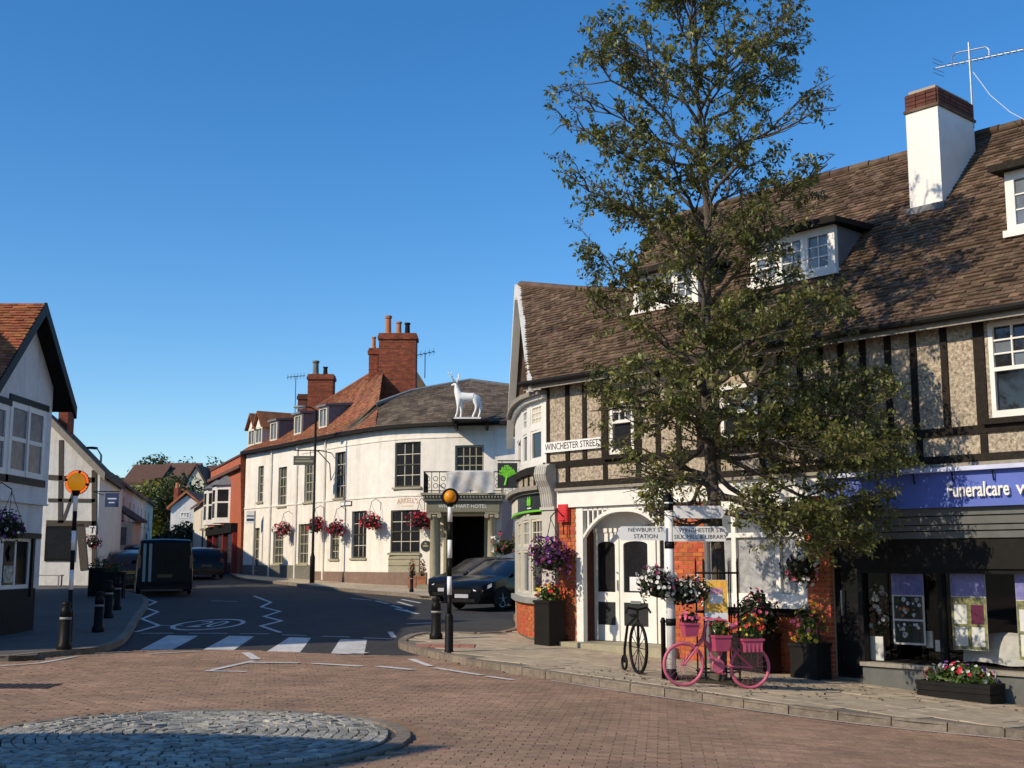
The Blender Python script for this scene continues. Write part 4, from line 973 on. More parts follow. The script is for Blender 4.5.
bow_band('bay_cornice', 5.023, 5.10, .10, 'white_paint'); bow_band('bay_cornice', 5.103, 5.20, .20, 'timber_grey')
M = bow_frame(bow_s(533), 2.83)
lf = MB(M)
for dx in (-.09, 0.02): lf.prism([(dx - .05, -.09, 0.03), (dx + .05, -.09, .03), (dx + .055, -.09, .14), (dx, -.09, .22), (dx - .055, -.09, .14)], (0, .01, 0))
lf.box(-.02, .0, -.09, -.08, -.02, .1); obj('leaf_logo', lf, 'sign_green', RBt)
M = bow_frame(bow_s(533), 2.79); mb = MB(M); mb.box(-.12, .10, -.09, -.078, 0, .025); obj('sign_text', mb, 'letter_white', RBt)
# fluted pilaster with a scrolled bracket at the left end of the frontage
mb = MB(); mb.box(.28, .66, -.10, .3, -.2, 2.78); obj('pilaster', mb, 'pilaster_grey', RBt)
prof = [(-.10, 2.79), (-.13, 2.79), (-.15, 2.9), (-.17, 3.05), (-.22, 3.2), (-.30, 3.32), (-.34, 3.45), (-.30, 3.60), (-.2, 3.66), (-.02, 3.66), (-.02, 2.79)]
mb = MB(); mb.prism([(.30, y, z) for y, z in prof], (.33, 0, 0)); obj('scroll_bracket', mb, 'pilaster_grey', RBt)
for k in range(5):
    x = .335 + k * .065; mb = MB(); mb.tube([(x, y - .006, z) for y, z in prof[1:8]], .016, 5); obj('flute', mb, 'pilaster_grey', RBt)
mb = MB(); mb.box(.26, .68, -.14, .2, 2.74, 2.80); obj('pilaster_cap', mb, 'pilaster_grey', RBt)
# street name plate
sn = thing('street_nameplate', 'long white street nameplate on the timber framed upper wall', 'sign', W(.30, -.06, 3.90), RZ)
mb = MB(); mb.box(0, 1.62, -.012, .02, 0, .21); obj('plate', mb, 'letter_white', sn)
lt = lettering('WINCHESTER STREET', .19, Matrix.Translation((.81, -.014, .105)), 'letter_black', sn, extrude=.002)
k_ = 1.5 / (max(v.co.x for v in lt.data.vertices) - min(v.co.x for v in lt.data.vertices))
for v in lt.data.vertices: v.co.x = .81 + (v.co.x - .81) * k_
# projecting sign with a green tree, on the far side of the bay
pl_ = atY(497.5, 488, 27.2); pr_ = atY(517.5, 463, 27.2)
ps = thing('projecting_sign', 'black projecting sign with green tree emblem beside the corner bay', 'sign', (0, 27.2, 0))
mb = MB(); mb.box(pl_.x, pr_.x, -.03, .03, pl_.z, pr_.z); obj('board', mb, 'sign_dark', ps)
mb = MB(); cx, cz = (pl_.x + pr_.x) / 2, pl_.z; hh = pr_.z - pl_.z
mb.tube([(cx - .06, -.035, cz + .06), (cx - .02, -.035, cz + .22), (cx, -.035, cz + .32)], [.03, .022, .015], 5)
rng = random.Random(3)
for k in range(11):
    a = R(-75 + k * 15); e = Vector((math.sin(a) * .19, 0, math.cos(a) * .22)); mb.tube([(cx - .02, -.035, cz + .22), (cx + e.x * .5, -.035, cz + .25 + e.z * .5), (cx + e.x, -.035, cz + .27 + e.z)], [.016, .012, .008], 4)
    for q in range(6): x, z = cx + e.x * rng.uniform(.5, 1.1) + rng.uniform(-.03, .03), cz + .27 + e.z * rng.uniform(.5, 1.05); x = max(pl_.x + .02, min(pr_.x - .02, x)); z = min(z, pr_.z - .02); mb.ball((x, -.035, z), .017, .008, .017, 6, 4)
obj('tree_emblem', mb, 'sign_green', ps)
mb = MB(); mb.tube([(pl_.x, 0, pr_.z + .05), (.5, 0, pr_.z + .05)], .015, 6); mb.tube([(pl_.x + .1, 0, pr_.z + .05), (pl_.x + .1, 0, pr_.z)], .01, 5); obj('bracket', mb, 'black_paint', ps)
# dark awning over the side door beyond the bay
aw = MB(); p1, p2, p3, p4 = atY(503, 503, 31), atY(516, 498, 31), atY(501, 540, 30), atY(512, 540, 30)
aw.prism([p1, p2, p4, p3], (0.0, .15, 0)); o = obj('awning', aw, 'awning_navy'); o['label'] = 'dark blue awning on the side wall behind the corner bay'; o['category'] = 'awning'

# ================================================================== THE PUB: white curved front
PP = smooth_line([(-13.9, 63.3), (-11.2, 59.4), (-8.75, 55.7), (-6.9, 53.1), (-5.0, 51.0), (-2.6, 49.85), (0.6, 49.35), (4.5, 49.2)], 5)
PL = [0.0]
for a, b in zip(PP, PP[1:]): PL.append(PL[-1] + (b - a).length)
PEND = PL[-1]
def pub2(s):
    s = max(0, min(s, PEND - 1e-6)); i = max(k for k in range(len(PL) - 1) if PL[k] <= s); t = (s - PL[i]) / (PL[i + 1] - PL[i])
    return PP[i].lerp(PP[i + 1], t), (PP[min(i + 2, len(PP) - 1)] - PP[max(i - 1, 0)]).normalized()
def pubf(s, o, z):
    p, d = pub2(s); return Vector((p.x - d.y * o, p.y + d.x * o, z))
def pub_s(px, o=0.0):
    best = (1e9, 0)
    for k in range(800):
        s = PEND * k / 800; p = pubf(s, o, 0); e = abs(512 + FPX * p.x / (p.y * 1.0) * (1 / math.cos(TH)) * 1.0 - px) if False else abs(512 + FPX * p.x / (p.y * math.cos(TH) + (4 - EYE) * math.sin(TH)) - px)
        if e < best[0]: best = (e, s)
    return best[1]
def pub_z(px, py, o=0.0):
    s = pub_s(px, o); return atY(px, py, pubf(s, o, 0).y).z
EAVE = 7.32
pub = thing('pub', 'white curved two storey corner pub with hipped slate roof and portico', 'pub', (-5, 52, g(-5, 52)), world=True)
first = [(257, 262.5, 466, 502), (277.5, 286, 467, 506), (303.5, 312, 463, 502), (334, 344.5, 452, 498), (394.5, 420, 442, 487)]
grnd = [(254.5, 260, 528, 570), (274, 284, 531, 564), (299, 309, 524, 564), (331, 340, 531, 559), (352, 367, 511, 558), (391, 420, 510, 553)]
holes = []; wl = []
for k, L_ in enumerate((first, grnd)):
    for (a, b, t, bo) in L_:
        s0, s1 = pub_s(a), pub_s(b); cx = (a + b) / 2; z1, z0 = pub_z(cx, t), pub_z(cx, bo); holes.append((s0, s1, z0, z1)); wl.append((s0, s1, z0, z1, k))
fd = (pub_s(454.5), pub_s(484), 5.18, 6.45); holes.append(fd)          # french window over the portico
dd = (pub_s(446), pub_s(486), .5, 3.55); holes.append(dd)               # main doorway
mb = MB(); wall_holes(mb, pubf, 0, PEND, -.2, EAVE, holes, .16, ds=.45); obj('wall', mb, 'pub_plaster', pub)
def pub_band(name, z0, z1, out, m, s0=0.0, s1=None, inn=.05, ds=.6):
    s1 = s1 or PEND; mb = MB(); n_ = max(1, int((s1 - s0) / ds))
    for k in range(n_):
        a, b = s0 + (s1 - s0) * k / n_, s0 + (s1 - s0) * (k + 1) / n_
        mb.prism([pubf(a, -out, z0), pubf(b, -out, z0), pubf(b, inn, z0), pubf(a, inn, z0)], (0, 0, z1 - z0))
    return obj(name, mb, m, pub)
sc = pub_s(313); sd = pub_s(432)
pub_band('plinth', -.2, 1.28, .05, 'plinth_brown', sc, sd - .2); pub_band('plinth', -.2, 1.55, .04, 'stone_dark', 0, sc - .02)
pub_band('string_course', 4.40, 4.47, .035, 'pub_plaster'); pub_band('string_course', 6.78, 6.84, .03, 'pub_plaster', pub_s(300))
pub_band('gutter', EAVE - .04, EAVE + .07, .34, 'black_matt', inn=-.22); pub_band('soffit', EAVE - .07, EAVE - .041, .34, 'timber', inn=.1)
for (s0, s1, z0, z1, k) in wl:
    sm = (s0 + s1) / 2; p, d = pub2(sm); M = frame((p.x, p.y, z0), d)
    window(pub, M, s1 - s0, z1 - z0, 3 if s1 - s0 > .8 else 2, 4, 'olive_frame' if (s0 < sc) else 'olive_dark', ('pane_olive' if s0 < sc + 2 else 'pane_dark'), bm='cream_frame', fw=.065, bar=.026, dep=.15, sash=True, sill='stone', name='sash_window')
s0, s1 = fd[0], fd[1]; p, d = pub2((s0 + s1) / 2); window(pub, frame((p.x, p.y, fd[2]), d), s1 - s0, fd[3] - fd[2], 4, 3, 'olive_frame', 'pane_dark', fw=.08, bar=.04, dep=.15, sash=False, name='french_window')
s0, s1 = dd[0], dd[1]; p, d = pub2((s0 + s1) / 2); M = frame((p.x, p.y, dd[2]), d)
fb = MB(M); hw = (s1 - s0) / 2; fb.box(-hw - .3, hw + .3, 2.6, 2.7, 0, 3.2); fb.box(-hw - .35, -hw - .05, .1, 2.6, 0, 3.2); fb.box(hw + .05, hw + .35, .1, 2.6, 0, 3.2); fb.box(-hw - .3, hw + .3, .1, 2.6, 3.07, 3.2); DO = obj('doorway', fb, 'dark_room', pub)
fb = MB(M); fb.box(.1, .75, 2.3, 2.36, 0.1, 2.2); obj('door', fb, 'timber', DO)
fb = MB(M)
for x in (-hw, hw): fb.box(x - .06, x + .06, -.05, .3, 0, 3.03)
obj('door_jamb', fb, 'olive_frame', DO)
# stone panel under the large window
s0, s1 = pub_s(390), pub_s(420.5); pub_band('window_apron', 1.28, pub_z(405, 556), .045, 'stone', s0, s1)
for k in range(1, 4): z = 1.28 + k * .26; pub_band('apron_course', z, z + .03, .06, 'stone_dark', s0, s1)
# roofs
def pe(s): p = pubf(s, -.32, EAVE + .06); return p
sB = pub_s(352)
A1, A2 = atY(290, 424, 67.5), atY(384, 366, 58.5)
def left_e(t): return pe(t * (sB + 2.2))
def left_r(t): return A1.lerp(A2, t) if t < 1 else A2
mb = MB(); tiles_ruled(mb, left_e, left_r, 34, .22, thick=.022); obj('roof_tiles', mb, 'red_tile', pub, kind='stuff')
mb = MB(); n_ = 14
for k in range(n_): mb.poly([left_e(k / n_), left_e((k + 1) / n_), left_r((k + 1) / n_), left_r(k / n_)])
mb.poly([A1, A2, (2.5, 62, 6), (-6, 73, 6)]); obj('roof', mb, 'red_tile', pub)
mb = MB(); mb.tube([A1, A2], .11, 6); obj('ridge_cap', mb, 'red_tile', pub)
mb = MB(); mb.poly([A1, left_e(0), Vector((-13.9, 63.3, 0)), Vector((-5, 72, 0)), Vector((-6, 73, 6))]); obj('party_wall', mb, 'brick_far', pub)
B1, B2, B3, B4 = atY(376, 404, 53.2), atY(412, 391, 54.0), atY(470, 380.5, 54.5), atY(512, 386, 54.0)
def sl_e(t): return pe(sB - .6 + t * (PEND - sB + .6))
rp = [B1, B2, B3, B4, atY(560, 392, 54)]
def sl_r(t):
    t = t * (len(rp) - 1); i = min(int(t), len(rp) - 2); return rp[i].lerp(rp[i + 1], t - i)
mb = MB(); tiles_ruled(mb, sl_e, sl_r, 20, .30, thick=.014); obj('slates', mb, 'slate', pub, kind='stuff')
mb = MB(); n_ = 24
for k in range(n_): mb.poly([sl_e(k / n_), sl_e((k + 1) / n_), sl_r((k + 1) / n_), sl_r(k / n_)])
mb.poly([B1, B2, B3, B4, (4, 60, 7), (-5, 60, 7)]); obj('slate_roof', mb, 'slate', pub)
mb = MB(); mb.tube(rp[:4], .10, 6); obj('hip_cap', mb, 'lead', pub)
mb = MB(); q1, q2, q3 = atY(405, 352, 61), atY(428, 389, 61), atY(380, 392, 61); mb.prism([q1, q2, q3], (0, 5, 0)); obj('rear_gable', mb, 'slate', pub)
# chimneys
def stack(px0, px1, pt, pb, Y, dep, pots, m='brick_far', ang=0.0):
    a, b = atY(px0, pt, Y), atY(px1, pt, Y); zb = atY(px0, pb, Y).z; w_ = b.x - a.x
    C = MB(); C.box(a.x, b.x, Y, Y + dep, zb - 1.2, a.z - .3); ch = obj('chimney', C, m, pub)
    mb = MB(); mb.box(a.x - .06, b.x + .06, Y - .06, Y + dep + .06, a.z - .297, a.z - .12); mb.box(a.x - .02, b.x + .02, Y - .02, Y + dep + .02, a.z - .117, a.z); obj('chimney_cap', mb, m, ch)
    for k in range(int((a.z - zb) / .3)): mb = MB(); mb.box(a.x - .004, b.x + .004, Y - .004, Y + dep + .004, zb + k * .3, zb + k * .3 + .02); obj('mortar_course', mb, 'brick_dark', ch)
    for (pp, ptop, pw, pm) in pots:
        q = atY(pp, ptop, Y + dep / 2); r_ = pw / 2 * Y / FPX; h = q.z - a.z; mb = MB()
        mb.lathe([(r_ * 1.1, a.z - .02), (r_ * 1.1, a.z + .08), (r_ * .9, a.z + .12), (r_ * .8, a.z + h * .85), (r_ * 1.05, a.z + h * .87), (r_ * 1.05, a.z + h)], (q.x, q.y, 0), 10); obj('chimney_pot', mb, pm, ch)
    return ch
stack(379, 416, 333, 392, 57.5, 1.0, [(388.5, 316, 7, 'terracotta'), (399, 322, 6, 'terracotta'), (407.5, 323, 6, 'black_matt')])
stack(369, 378, 348, 388, 58.3, .7, [(374, 337, 4.5, 'terracotta')])
stack(308, 333, 374, 408, 65.0, .9, [(316, 361, 7, 'stone_dark'), (325.5, 367, 5, 'black_matt')])
stack(298, 307, 394, 420, 67.5, .7, [], 'brick_dark')
stack(278, 291, 421, 432, 68.0, .8, [(284, 418, 10, 'black_matt')], 'brick_dark')
def small_aerial(label, px, py, pb, Y, n_el, rz):
    p0 = atY(px, pb, Y); p1 = atY(px, py, Y); t = thing('tv_aerial', label, 'aerial', p0, rz, 'aerials on the pub roof'); h = p1.z - p0.z; mb = MB(); mb.tube([(0, 0, -.6), (0, 0, h)], .022, 5); obj('mast', mb, 'iron', t)
    mb = MB(); mb.tube([(-.5, 0, h - .1), (.5, 0, h + .05)], .016, 4); obj('boom', mb, 'iron', t)
    for k in range(n_el): x = -.45 + .9 * k / (n_el - 1); mb = MB(); mb.tube([(x, -.25, h - .025 + x * .15), (x, .25, h - .025 + x * .15)], .01, 4); mb.tube([(x, 0, h - .2 + x * .15), (x, 0, h + .15 + x * .15)], .01, 4); obj('element', mb, 'iron', t)
small_aerial('spindly dark television aerial beside the smaller pub chimney stack', 295, 376, 412, 66.5, 6, .4)
small_aerial('tilted aerial on the right of the tall pub chimney stack', 425, 353, 366, 58.5, 5, -.3)
# dormers: three slate cheeked ones, two gabled ones at the far end
def pdormer(px, py0, py1, kind, s_back=2.6):
    s = pub_s(px, .6); p, d = pub2(s); t_ = s / (sB + 2.2); e, r_ = left_e(min(t_, 1)), left_r(min(t_, 1)); fr_ = .16 if kind == 0 else .2
    base = e.lerp(r_, fr_); M = frame(base, d); hw = .44; h = 1.0 if kind == 0 else .9
    fb = MB(M); fb.box(-hw, -hw + .1, 0, .1, -.05, h); fb.box(hw - .1, hw, 0, .1, -.05, h); fb.box(-hw + .1, hw - .1, 0, .1, h - .1, h); fb.box(-hw + .1, hw - .1, 0, .1, -.05, .1); fb.box(-.03, .03, .02, .09, .1, h - .13)
    D = obj('dormer', fb, 'cream_frame', pub); pb_ = MB(M); pb_.poly([(-hw + .1, .07, .08), (hw - .1, .07, .08), (hw - .1, .07, h - .1), (-hw + .1, .07, h - .1)]); obj('pane', pb_, 'pane_grey', D)
    ck = MB(M)
    for x in (-hw + .004, hw - .044): ck.prism([(x, .1, -.4), (x, .1, h), (x, s_back, h + (.3 if kind == 0 else 0)), (x, s_back, h - .6)], (.04, 0, 0))
    obj('cheek', ck, 'lead' if kind == 0 else 'cream_render', D)
    rf = MB(M)
    if kind == 0: rf.prism([(-hw - .1, -.12, h + .004), (-hw - .1, -.12, h + .1), (-hw - .1, s_back + .3, h + .45), (-hw - .1, s_back + .3, h + .3)], (2 * hw + .2, 0, 0))
    else:
        rf.prism([(-hw - .12, -.15, h - .05), (0, -.15, h + .75), (0, -.15, h + .85), (-hw - .2, -.15, h - .05)], (0, s_back + .4, 0)); rf.prism([(hw + .12, -.15, h - .05), (0, -.15, h + .75), (0, -.15, h + .85), (hw + .2, -.15, h - .05)], (0, s_back + .4, 0))
        gb = MB(M); gb.poly([(-hw, .02, h), (hw, .02, h), (0, .02, h + .74)]); obj('dormer_gable', gb, 'white_paint', D)
    obj('dormer_roof', rf, 'lead' if kind == 0 else 'red_tile', D)
for px in (281, 307, 334): pdormer(px, 0, 0, 0)
for px in (250, 263): pdormer(px, 0, 0, 1)
# drainpipes
for px in (271, 297, 325):
    s = pub_s(px); mb = MB(); mb.tube([pubf(s, -.06, .9), pubf(s, -.06, EAVE - .1)], .05, 6); obj('drainpipe', mb, 'pub_plaster', pub)
# portico with balcony
PYF = 47.75; xl, xr = atY(434, 550, PYF).x, atY(491.5, 550, PYF).x; zc0, zc1 = .55, atY(460, 512, PYF).z; ze = atY(460, 494, PYF).z; pgz = g(-2, 48) + PAV
pt = MB(); pt.box(xl - .30, xr + .30, PYF - .22, 49.85, zc1, zc1 + .42); PT = obj('portico', pt, 'stone_olive', pub)
mb = MB(); mb.box(xl - .42, xr + .42, PYF - .34, 49.8, zc1 + .423, ze - .06); obj('cornice', mb, 'stone_dark', PT)
mb = MB(); mb.box(xl - .52, xr + .52, PYF - .44, 49.8, ze - .057, ze + .03); obj('cornice', mb, 'stone', PT)
n_ = 26
for k in range(n_): x = xl - .38 + (xr - xl + .76) * k / (n_ - 1); mb = MB(); mb.box(x - .028, x + .028, PYF - .40, PYF - .342, ze - .16, ze - .06); obj('dentil', mb, 'stone', PT)
lt = lettering('WHITE HART HOTEL', .2, Matrix.Translation(((xl + xr) / 2, PYF - .225, zc1 + .21)), 'letter_white', PT, extrude=.005)
for x in (xl, xr):
    for yy in (PYF, 49.35):
        prof = [(.24, pgz - .2), (.24, pgz + .12), (.19, pgz + .2), (.165, pgz + .35), (.165, pgz + 1.2), (.145, zc1 - .22), (.18, zc1 - .2), (.18, zc1 - .12)]
        mb = MB(); mb.lathe(prof, (x, yy, 0), 16); cl = obj('column', mb, 'stone', PT, True)
        mb = MB(); mb.box(x - .26, x + .26, yy - .2, yy + .2, zc1 - .08, zc1)
        for q in (-1, 1): mb.tube([(x + q * .2, yy - .2, zc1 - .15), (x + q * .2, yy + .2, zc1 - .15)], .09, 10)
        obj('capital', mb, 'stone', cl)
mb = MB(); mb.box(xl - .6, xr + .6, PYF - .5, 49.6, pgz - .3, pgz + .14); obj('portico_step', mb, 'stone', PT)
# balcony railing
zr = ze + .03; hr = .82
def rail(a, b):
    a, b = Vector(a), Vector(b); mb = MB(); mb.tube([a + Vector((0, 0, hr)), b + Vector((0, 0, hr))], .025, 5); mb.tube([a + Vector((0, 0, .08)), b + Vector((0, 0, .08))], .018, 5); obj('rail', mb, 'black_paint', PT)
    n_ = max(2, int((b - a).length / .28))
    for k in range(n_ + 1):
        p = a.lerp(b, k / n_); mb = MB(); mb.tube([p, p + Vector((0, 0, hr))], .014, 4); obj('baluster', mb, 'black_paint', PT)
        if k < n_:
            c = a.lerp(b, (k + .5) / n_) + Vector((0, 0, hr * .5)); dx = (b - a).normalized(); mb = MB(); mb.torus(c + Vector((0, 0, .14)), dx, (0, 0, 1), .09, .012, 10, 4); mb.torus(c - Vector((0, 0, .14)), dx, (0, 0, 1), .09, .012, 10, 4); obj('scroll', mb, 'black_paint', PT)
rail((xl - .4, PYF - .3, zr), (xr + .4, PYF - .3, zr)); rail((xl - .4, PYF - .3, zr), (xl - .4, 49.7, zr)); rail((xr + .4, PYF - .3, zr), (xr + .4, 49.7, zr))
# tarpaulin draped over the railing
mb = MB(); nu, nv = 40, 16; x0_, x1_ = atY(447, 480, PYF).x, atY(494, 480, PYF).x
def tp_(i, j):                                      # loose cloth: diagonal folds, uneven lower hem
    u, v = i / nu, j / nv; lo = .02 + .16 * mnoise.noise(Vector((u * 3, 0, 5))); top = hr + .05 - .3 * max(0, .2 - u)
    f = .07 * math.sin(u * 9 + v * 5) + .05 * mnoise.noise(Vector((u * 5 + v * 2, v * 3, 1))) + .03 * math.sin(u * 21 - v * 3)
    if v < .75: return (x0_ + (x1_ - x0_) * u + .1 * (v - .5) * math.sin(u * 6), PYF - .42 - f * (1.1 - v), zr + lo + (top - lo) * v / .75 + .05 * mnoise.noise(Vector((u * 4, 3, 0))))
    return (x0_ + (x1_ - x0_) * u, PYF - .36 + .35 * (v - .75) / .25, zr + top - .18 * (v - .75) / .25)
for i in range(nu):
    for j in range(nv): mb.poly([tp_(i, j), tp_(i + 1, j), tp_(i + 1, j + 1), tp_(i, j + 1)])
o = obj('tarpaulin', mb, 'tarpaulin', smooth=True); o['label'] = 'crumpled white tarpaulin hanging over the balcony railing above the portico'; o['category'] = 'tarpaulin'
# faded wall lettering, plaque, small name plate
s = pub_s(407); 
def pub_letters(txt, size, sc_, z, m, arch_=0.0, wd=None):
    me = text_mesh(txt, size, .004); xs_ = [v.co.x for v in me.vertices]; wd0 = max(xs_) - min(xs_); k = (wd or wd0) / wd0
    for v in me.vertices:
        x = v.co.x * k; y = v.co.y; zz = z + y - arch_ * x * x; q = pubf(sc_ + x, -.012 - v.co.z, zz); v.co = q
    me.materials.clear(); me.materials.append(MATS[m]); return link('wall_lettering', me, pub)
pub_letters("ARKELL'S", .30, s, pub_z(407, 500.5), 'letter_faded', .16, 1.05)
pub_band('faded_line', pub_z(407, 506) - .02, pub_z(407, 506) + .02, .008, 'letter_faded', s - .28, s + .28, inn=0.0, ds=.3)
p, d = pub2(pub_s(426.5)); M = frame((p.x, p.y, pub_z(426.5, 546)), d); mb = MB(M); mb.prism([(.22 * math.cos(2 * math.pi * k / 20), -.03, .22 * math.sin(2 * math.pi * k / 20)) for k in range(20)], (0, .03, 0)); PQ = obj('wall_plaque', mb, 'sign_dark', pub)
mb = MB(M); mb.box(-.12, .12, -.036, -.031, -.03, .03); mb.prism([(-.07, -.036, .07), (.07, -.036, .07), (0, -.036, .15)], (0, .004, 0)); obj('plaque_motif', mb, 'stone', PQ)
p, d = pub2(pub_s(346.5)); M = frame((p.x, p.y, pub_z(346, 506)), d); mb = MB(M); mb.box(-.5, .5, -.03, 0, 0, .2); nm = obj('name_plate', mb, 'black_paint', pub); mb = MB(M); mb.box(-.47, .47, -.034, -.031, .03, .17); obj('plate_face', mb, 'letter_white', nm)
# stag statue on its shelf at the eaves
SX, SY = atY(467, 418, 48.7).x, 48.7; sz = atY(467, 418.5, SY).z
mb = MB(); mb.box(atY(452, 418, SY).x, atY(492, 418, SY).x, SY - .35, 49.7, sz - .12, sz - .05); mb.box(SX - .5, SX - .4, SY - .2, 49.7, sz - .4, sz - .12); mb.box(SX + .75, SX + .85, SY - .2, 49.7, sz - .4, sz - .12); obj('statue_shelf', mb, 'black_matt', pub)
stag = thing('stag_statue', 'white stag statue standing on the eaves of the pub', 'statue', (SX, SY, sz))
k = SY / FPX
def S(px, py, y=0.0): return ((px - 467) * k, y, (418.5 - py) * k)
def skin(name, nodes, edges, m, parent, sub=2, root=0):
    me = bpy.data.meshes.new(name); me.from_pydata([n_[0] for n_ in nodes], edges, []); o = bpy.data.objects.new(name, me); col.objects.link(o)
    sm = o.modifiers.new('s', 'SKIN'); sm.use_smooth_shade = True; ss = o.modifiers.new('d', 'SUBSURF'); ss.levels = sub; ss.render_levels = sub
    for i, n_ in enumerate(nodes):
        r_ = n_[1]; me.skin_vertices[0].data[i].radius = (r_, r_) if not isinstance(r_, tuple) else r_; me.skin_vertices[0].data[i].use_root = (i == root)
    dg = bpy.context.evaluated_depsgraph_get(); dg.update(); m2 = bpy.data.meshes.new_from_object(o.evaluated_get(dg)); bpy.data.objects.remove(o)
    m2.materials.clear(); m2.materials.append(MATS[m]); m2.shade_smooth(); m2.name = name; return link(name, m2, parent)
nodes = [(S(466, 397.5), .19), (S(459.5, 397), .21), (S(474, 397), .20), (S(478, 396.5), .15),
         (S(457, 391.5), .15), (S(456.2, 387), .10), (S(455.6, 383.5), .095), (S(453.2, 384), .055), (S(451, 385.2), .04),
         (S(458.2, 403, -.1), .09), (S(458, 408, -.1), .05), (S(457.2, 413, -.1), .04), (S(455.5, 417.6, -.1), .045),
         (S(461, 403, .1), .09), (S(461, 408.5, .1), .05), (S(461, 413, .1), .04), (S(460.5, 417.6, .1), .045),
         (S(475.5, 402, -.11), .12), (S(476.8, 406, -.11), .07), (S(475.6, 411, -.11), .045), (S(472.5, 417.6, -.11), .045),
         (S(478, 401, .11), .12), (S(480.8, 405.5, .11), .07), (S(480.3, 411, .11), .045), (S(478.5, 417.6, .11), .045), (S(480, 397.5), .04), (S(480.2, 400), .03)]
edges = [(0, 1), (0, 2), (2, 3), (1, 4), (4, 5), (5, 6), (6, 7), (7, 8), (1, 9), (9, 10), (10, 11), (11, 12), (1, 13), (13, 14), (14, 15), (15, 16), (3, 17), (17, 18), (18, 19), (19, 20), (3, 21), (21, 22), (22, 23), (23, 24), (3, 25), (25, 26)]
skin('body', nodes, edges, 'statue_white', stag)
for q in (-1, 1):
    mb = MB(); y = q * .1
    mb.tube([S(455.5, 382.5, y * .4), S(455 + q * 2.0, 379.5, y * 2), S(454 + q * 4.0, 375.5, y * 3), S(455.5 + q * 3.2, 371.5, y * 2.5)], [.035, .03, .026, .015], 6)
    mb.tube([S(455 + q * 2.0, 379.5, y * 2), S(453 + q * 2.2, 376.5, y * 2.2)], [.024, .012], 5); mb.tube([S(454 + q * 4, 375.5, y * 3), S(452.5 + q * 4.6, 372.5, y * 3)], [.022, .012], 5); mb.tube([S(454.6 + q * 3, 377.5, y * 2.5), S(456.8 + q * 3.6, 375, y * 2.5)], [.02, .01], 5)
    obj('antler', mb, 'statue_white', stag, True)
    mb = MB(); mb.tube([S(456.3, 383, y * .6), S(457.6, 381.6, y * 1.6)], [.04, .008], 6); obj('ear', mb, 'statue_white', stag, True)
mb = MB(); a = Vector(S(454, 418)); b = Vector(S(481, 418)); mb.box(a.x, b.x, -.24, .24, -.05, .03); obj('base', mb, 'statue_white', stag)
# hanging sign on a bracket from the pub front
hp = pubf(pub_s(330), 0, 0); hs = thing('hanging_sign', 'dark green pub sign hanging from an iron bracket by the lamp post', 'sign', (0, 0, 0), world=True)
Yh = 53.6; a, b = atY(293.5, 465, Yh), atY(315, 456, Yh); mb = MB(); mb.box(a.x, b.x, Yh - .04, Yh + .04, a.z, b.z); obj('board', mb, 'sign_olive', hs)
mb = MB(); mb.box(a.x + .06, b.x - .06, Yh - .045, Yh - .041, a.z + .12, a.z + .2); mb.box(a.x + .1, b.x - .2, Yh - .045, Yh - .041, a.z + .26, a.z + .31); obj('sign_line', mb, 'stone', hs)
mb = MB(); mb.tube([(a.x, Yh, b.z + .25), (b.x + .2, Yh, b.z + .25), (hp.x, hp.y, b.z + .25)], .025, 5); mb.tube([(b.x + .1, Yh, b.z + .25), ((b.x + hp.x) / 2 + .3, (Yh + hp.y) / 2, b.z - .3), (hp.x, hp.y, b.z - 1.0)], .025, 5)
for x in (a.x + .2, b.x - .2): mb.tube([(x, Yh, b.z), (x, Yh, b.z + .25)], .015, 4)
obj('bracket', mb, 'black_paint', hs)

# ================================================================== LEFT: gabled house at the corner
LX = -10.74; VX = -10.38; _a, _b = atX(46, 303.5, VX), atX(76, 408, VX); RYc = _a.y; RZc = _a.z; yb2 = _b.y; LP = (RZc - _b.z) / (yb2 - RYc)
lh = thing('gabled_house', 'white roughcast gabled house with orange tiled roof and black shop window', 'house', (LX, 27, g(-11, 27)), world=True)
YF, YB = 24.3, atX(51, 430, LX).y
def lroof(y): return RZc - abs(y - RYc) * LP
fx = lambda s, o, z: Vector((LX - o, s, z))
wins = []
def lw(px0, px1, t, b): y0, y1 = atX(px0, t, LX).y, atX(px1, t, LX).y; return (y0, y1, atX((px0 + px1) / 2, b, LX).z, atX((px0 + px1) / 2, t, LX).z)
uw = [lw(-14, 9.0, 402, 473), lw(11, 46.5, 406, 478)]
zb = 3.0
mb = MB(); wall_holes(mb, fx, YF + .3, YB, zb, 5.0, uw, .08); mb.poly([fx(YF + .3, 0, 5.0), fx(YB, 0, 5.0), fx(YB, 0, lroof(YB) - .1), fx(RYc, 0, RZc - .12), fx(YF + .3, 0, lroof(YF + .3) - .1)]); obj('gable_wall', mb, 'white_render', lh)
gwn = lw(5, 33, 538, 588)
mb = MB(); wall_holes(mb, lambda s, o, z: Vector((LX - .04 - o, s, z)), YF + .3, YB - .12, 1.1, zb, [gwn], .1); obj('ground_wall', mb, 'white_render', lh)
mb = MB(); mb.box(LX - 3.4, LX - .02, YF + .3, YB - .35, -.3, 1.12); obj('black_plinth', mb, 'black_matt', lh)
mb = MB(); mb.box(LX - 3.4, LX - .13, YF + .3, YF + .5, 1.12, lroof(YF + .3) - .12); mb.box(LX - 3.4, LX - .02, YB - .1, YB, zb, lroof(YB) - .15); mb.box(LX - 3.4, LX - .05, YB - .3, YB - .13, 1.12, zb); mb.poly([(LX - 3.4, YF, 0), (LX - 3.4, YB, 0), (LX - 3.4, YB, 5), (LX - 3.4, RYc, RZc), (LX - 3.4, YF, 5)]); obj('side_wall', mb, 'white_render', lh)
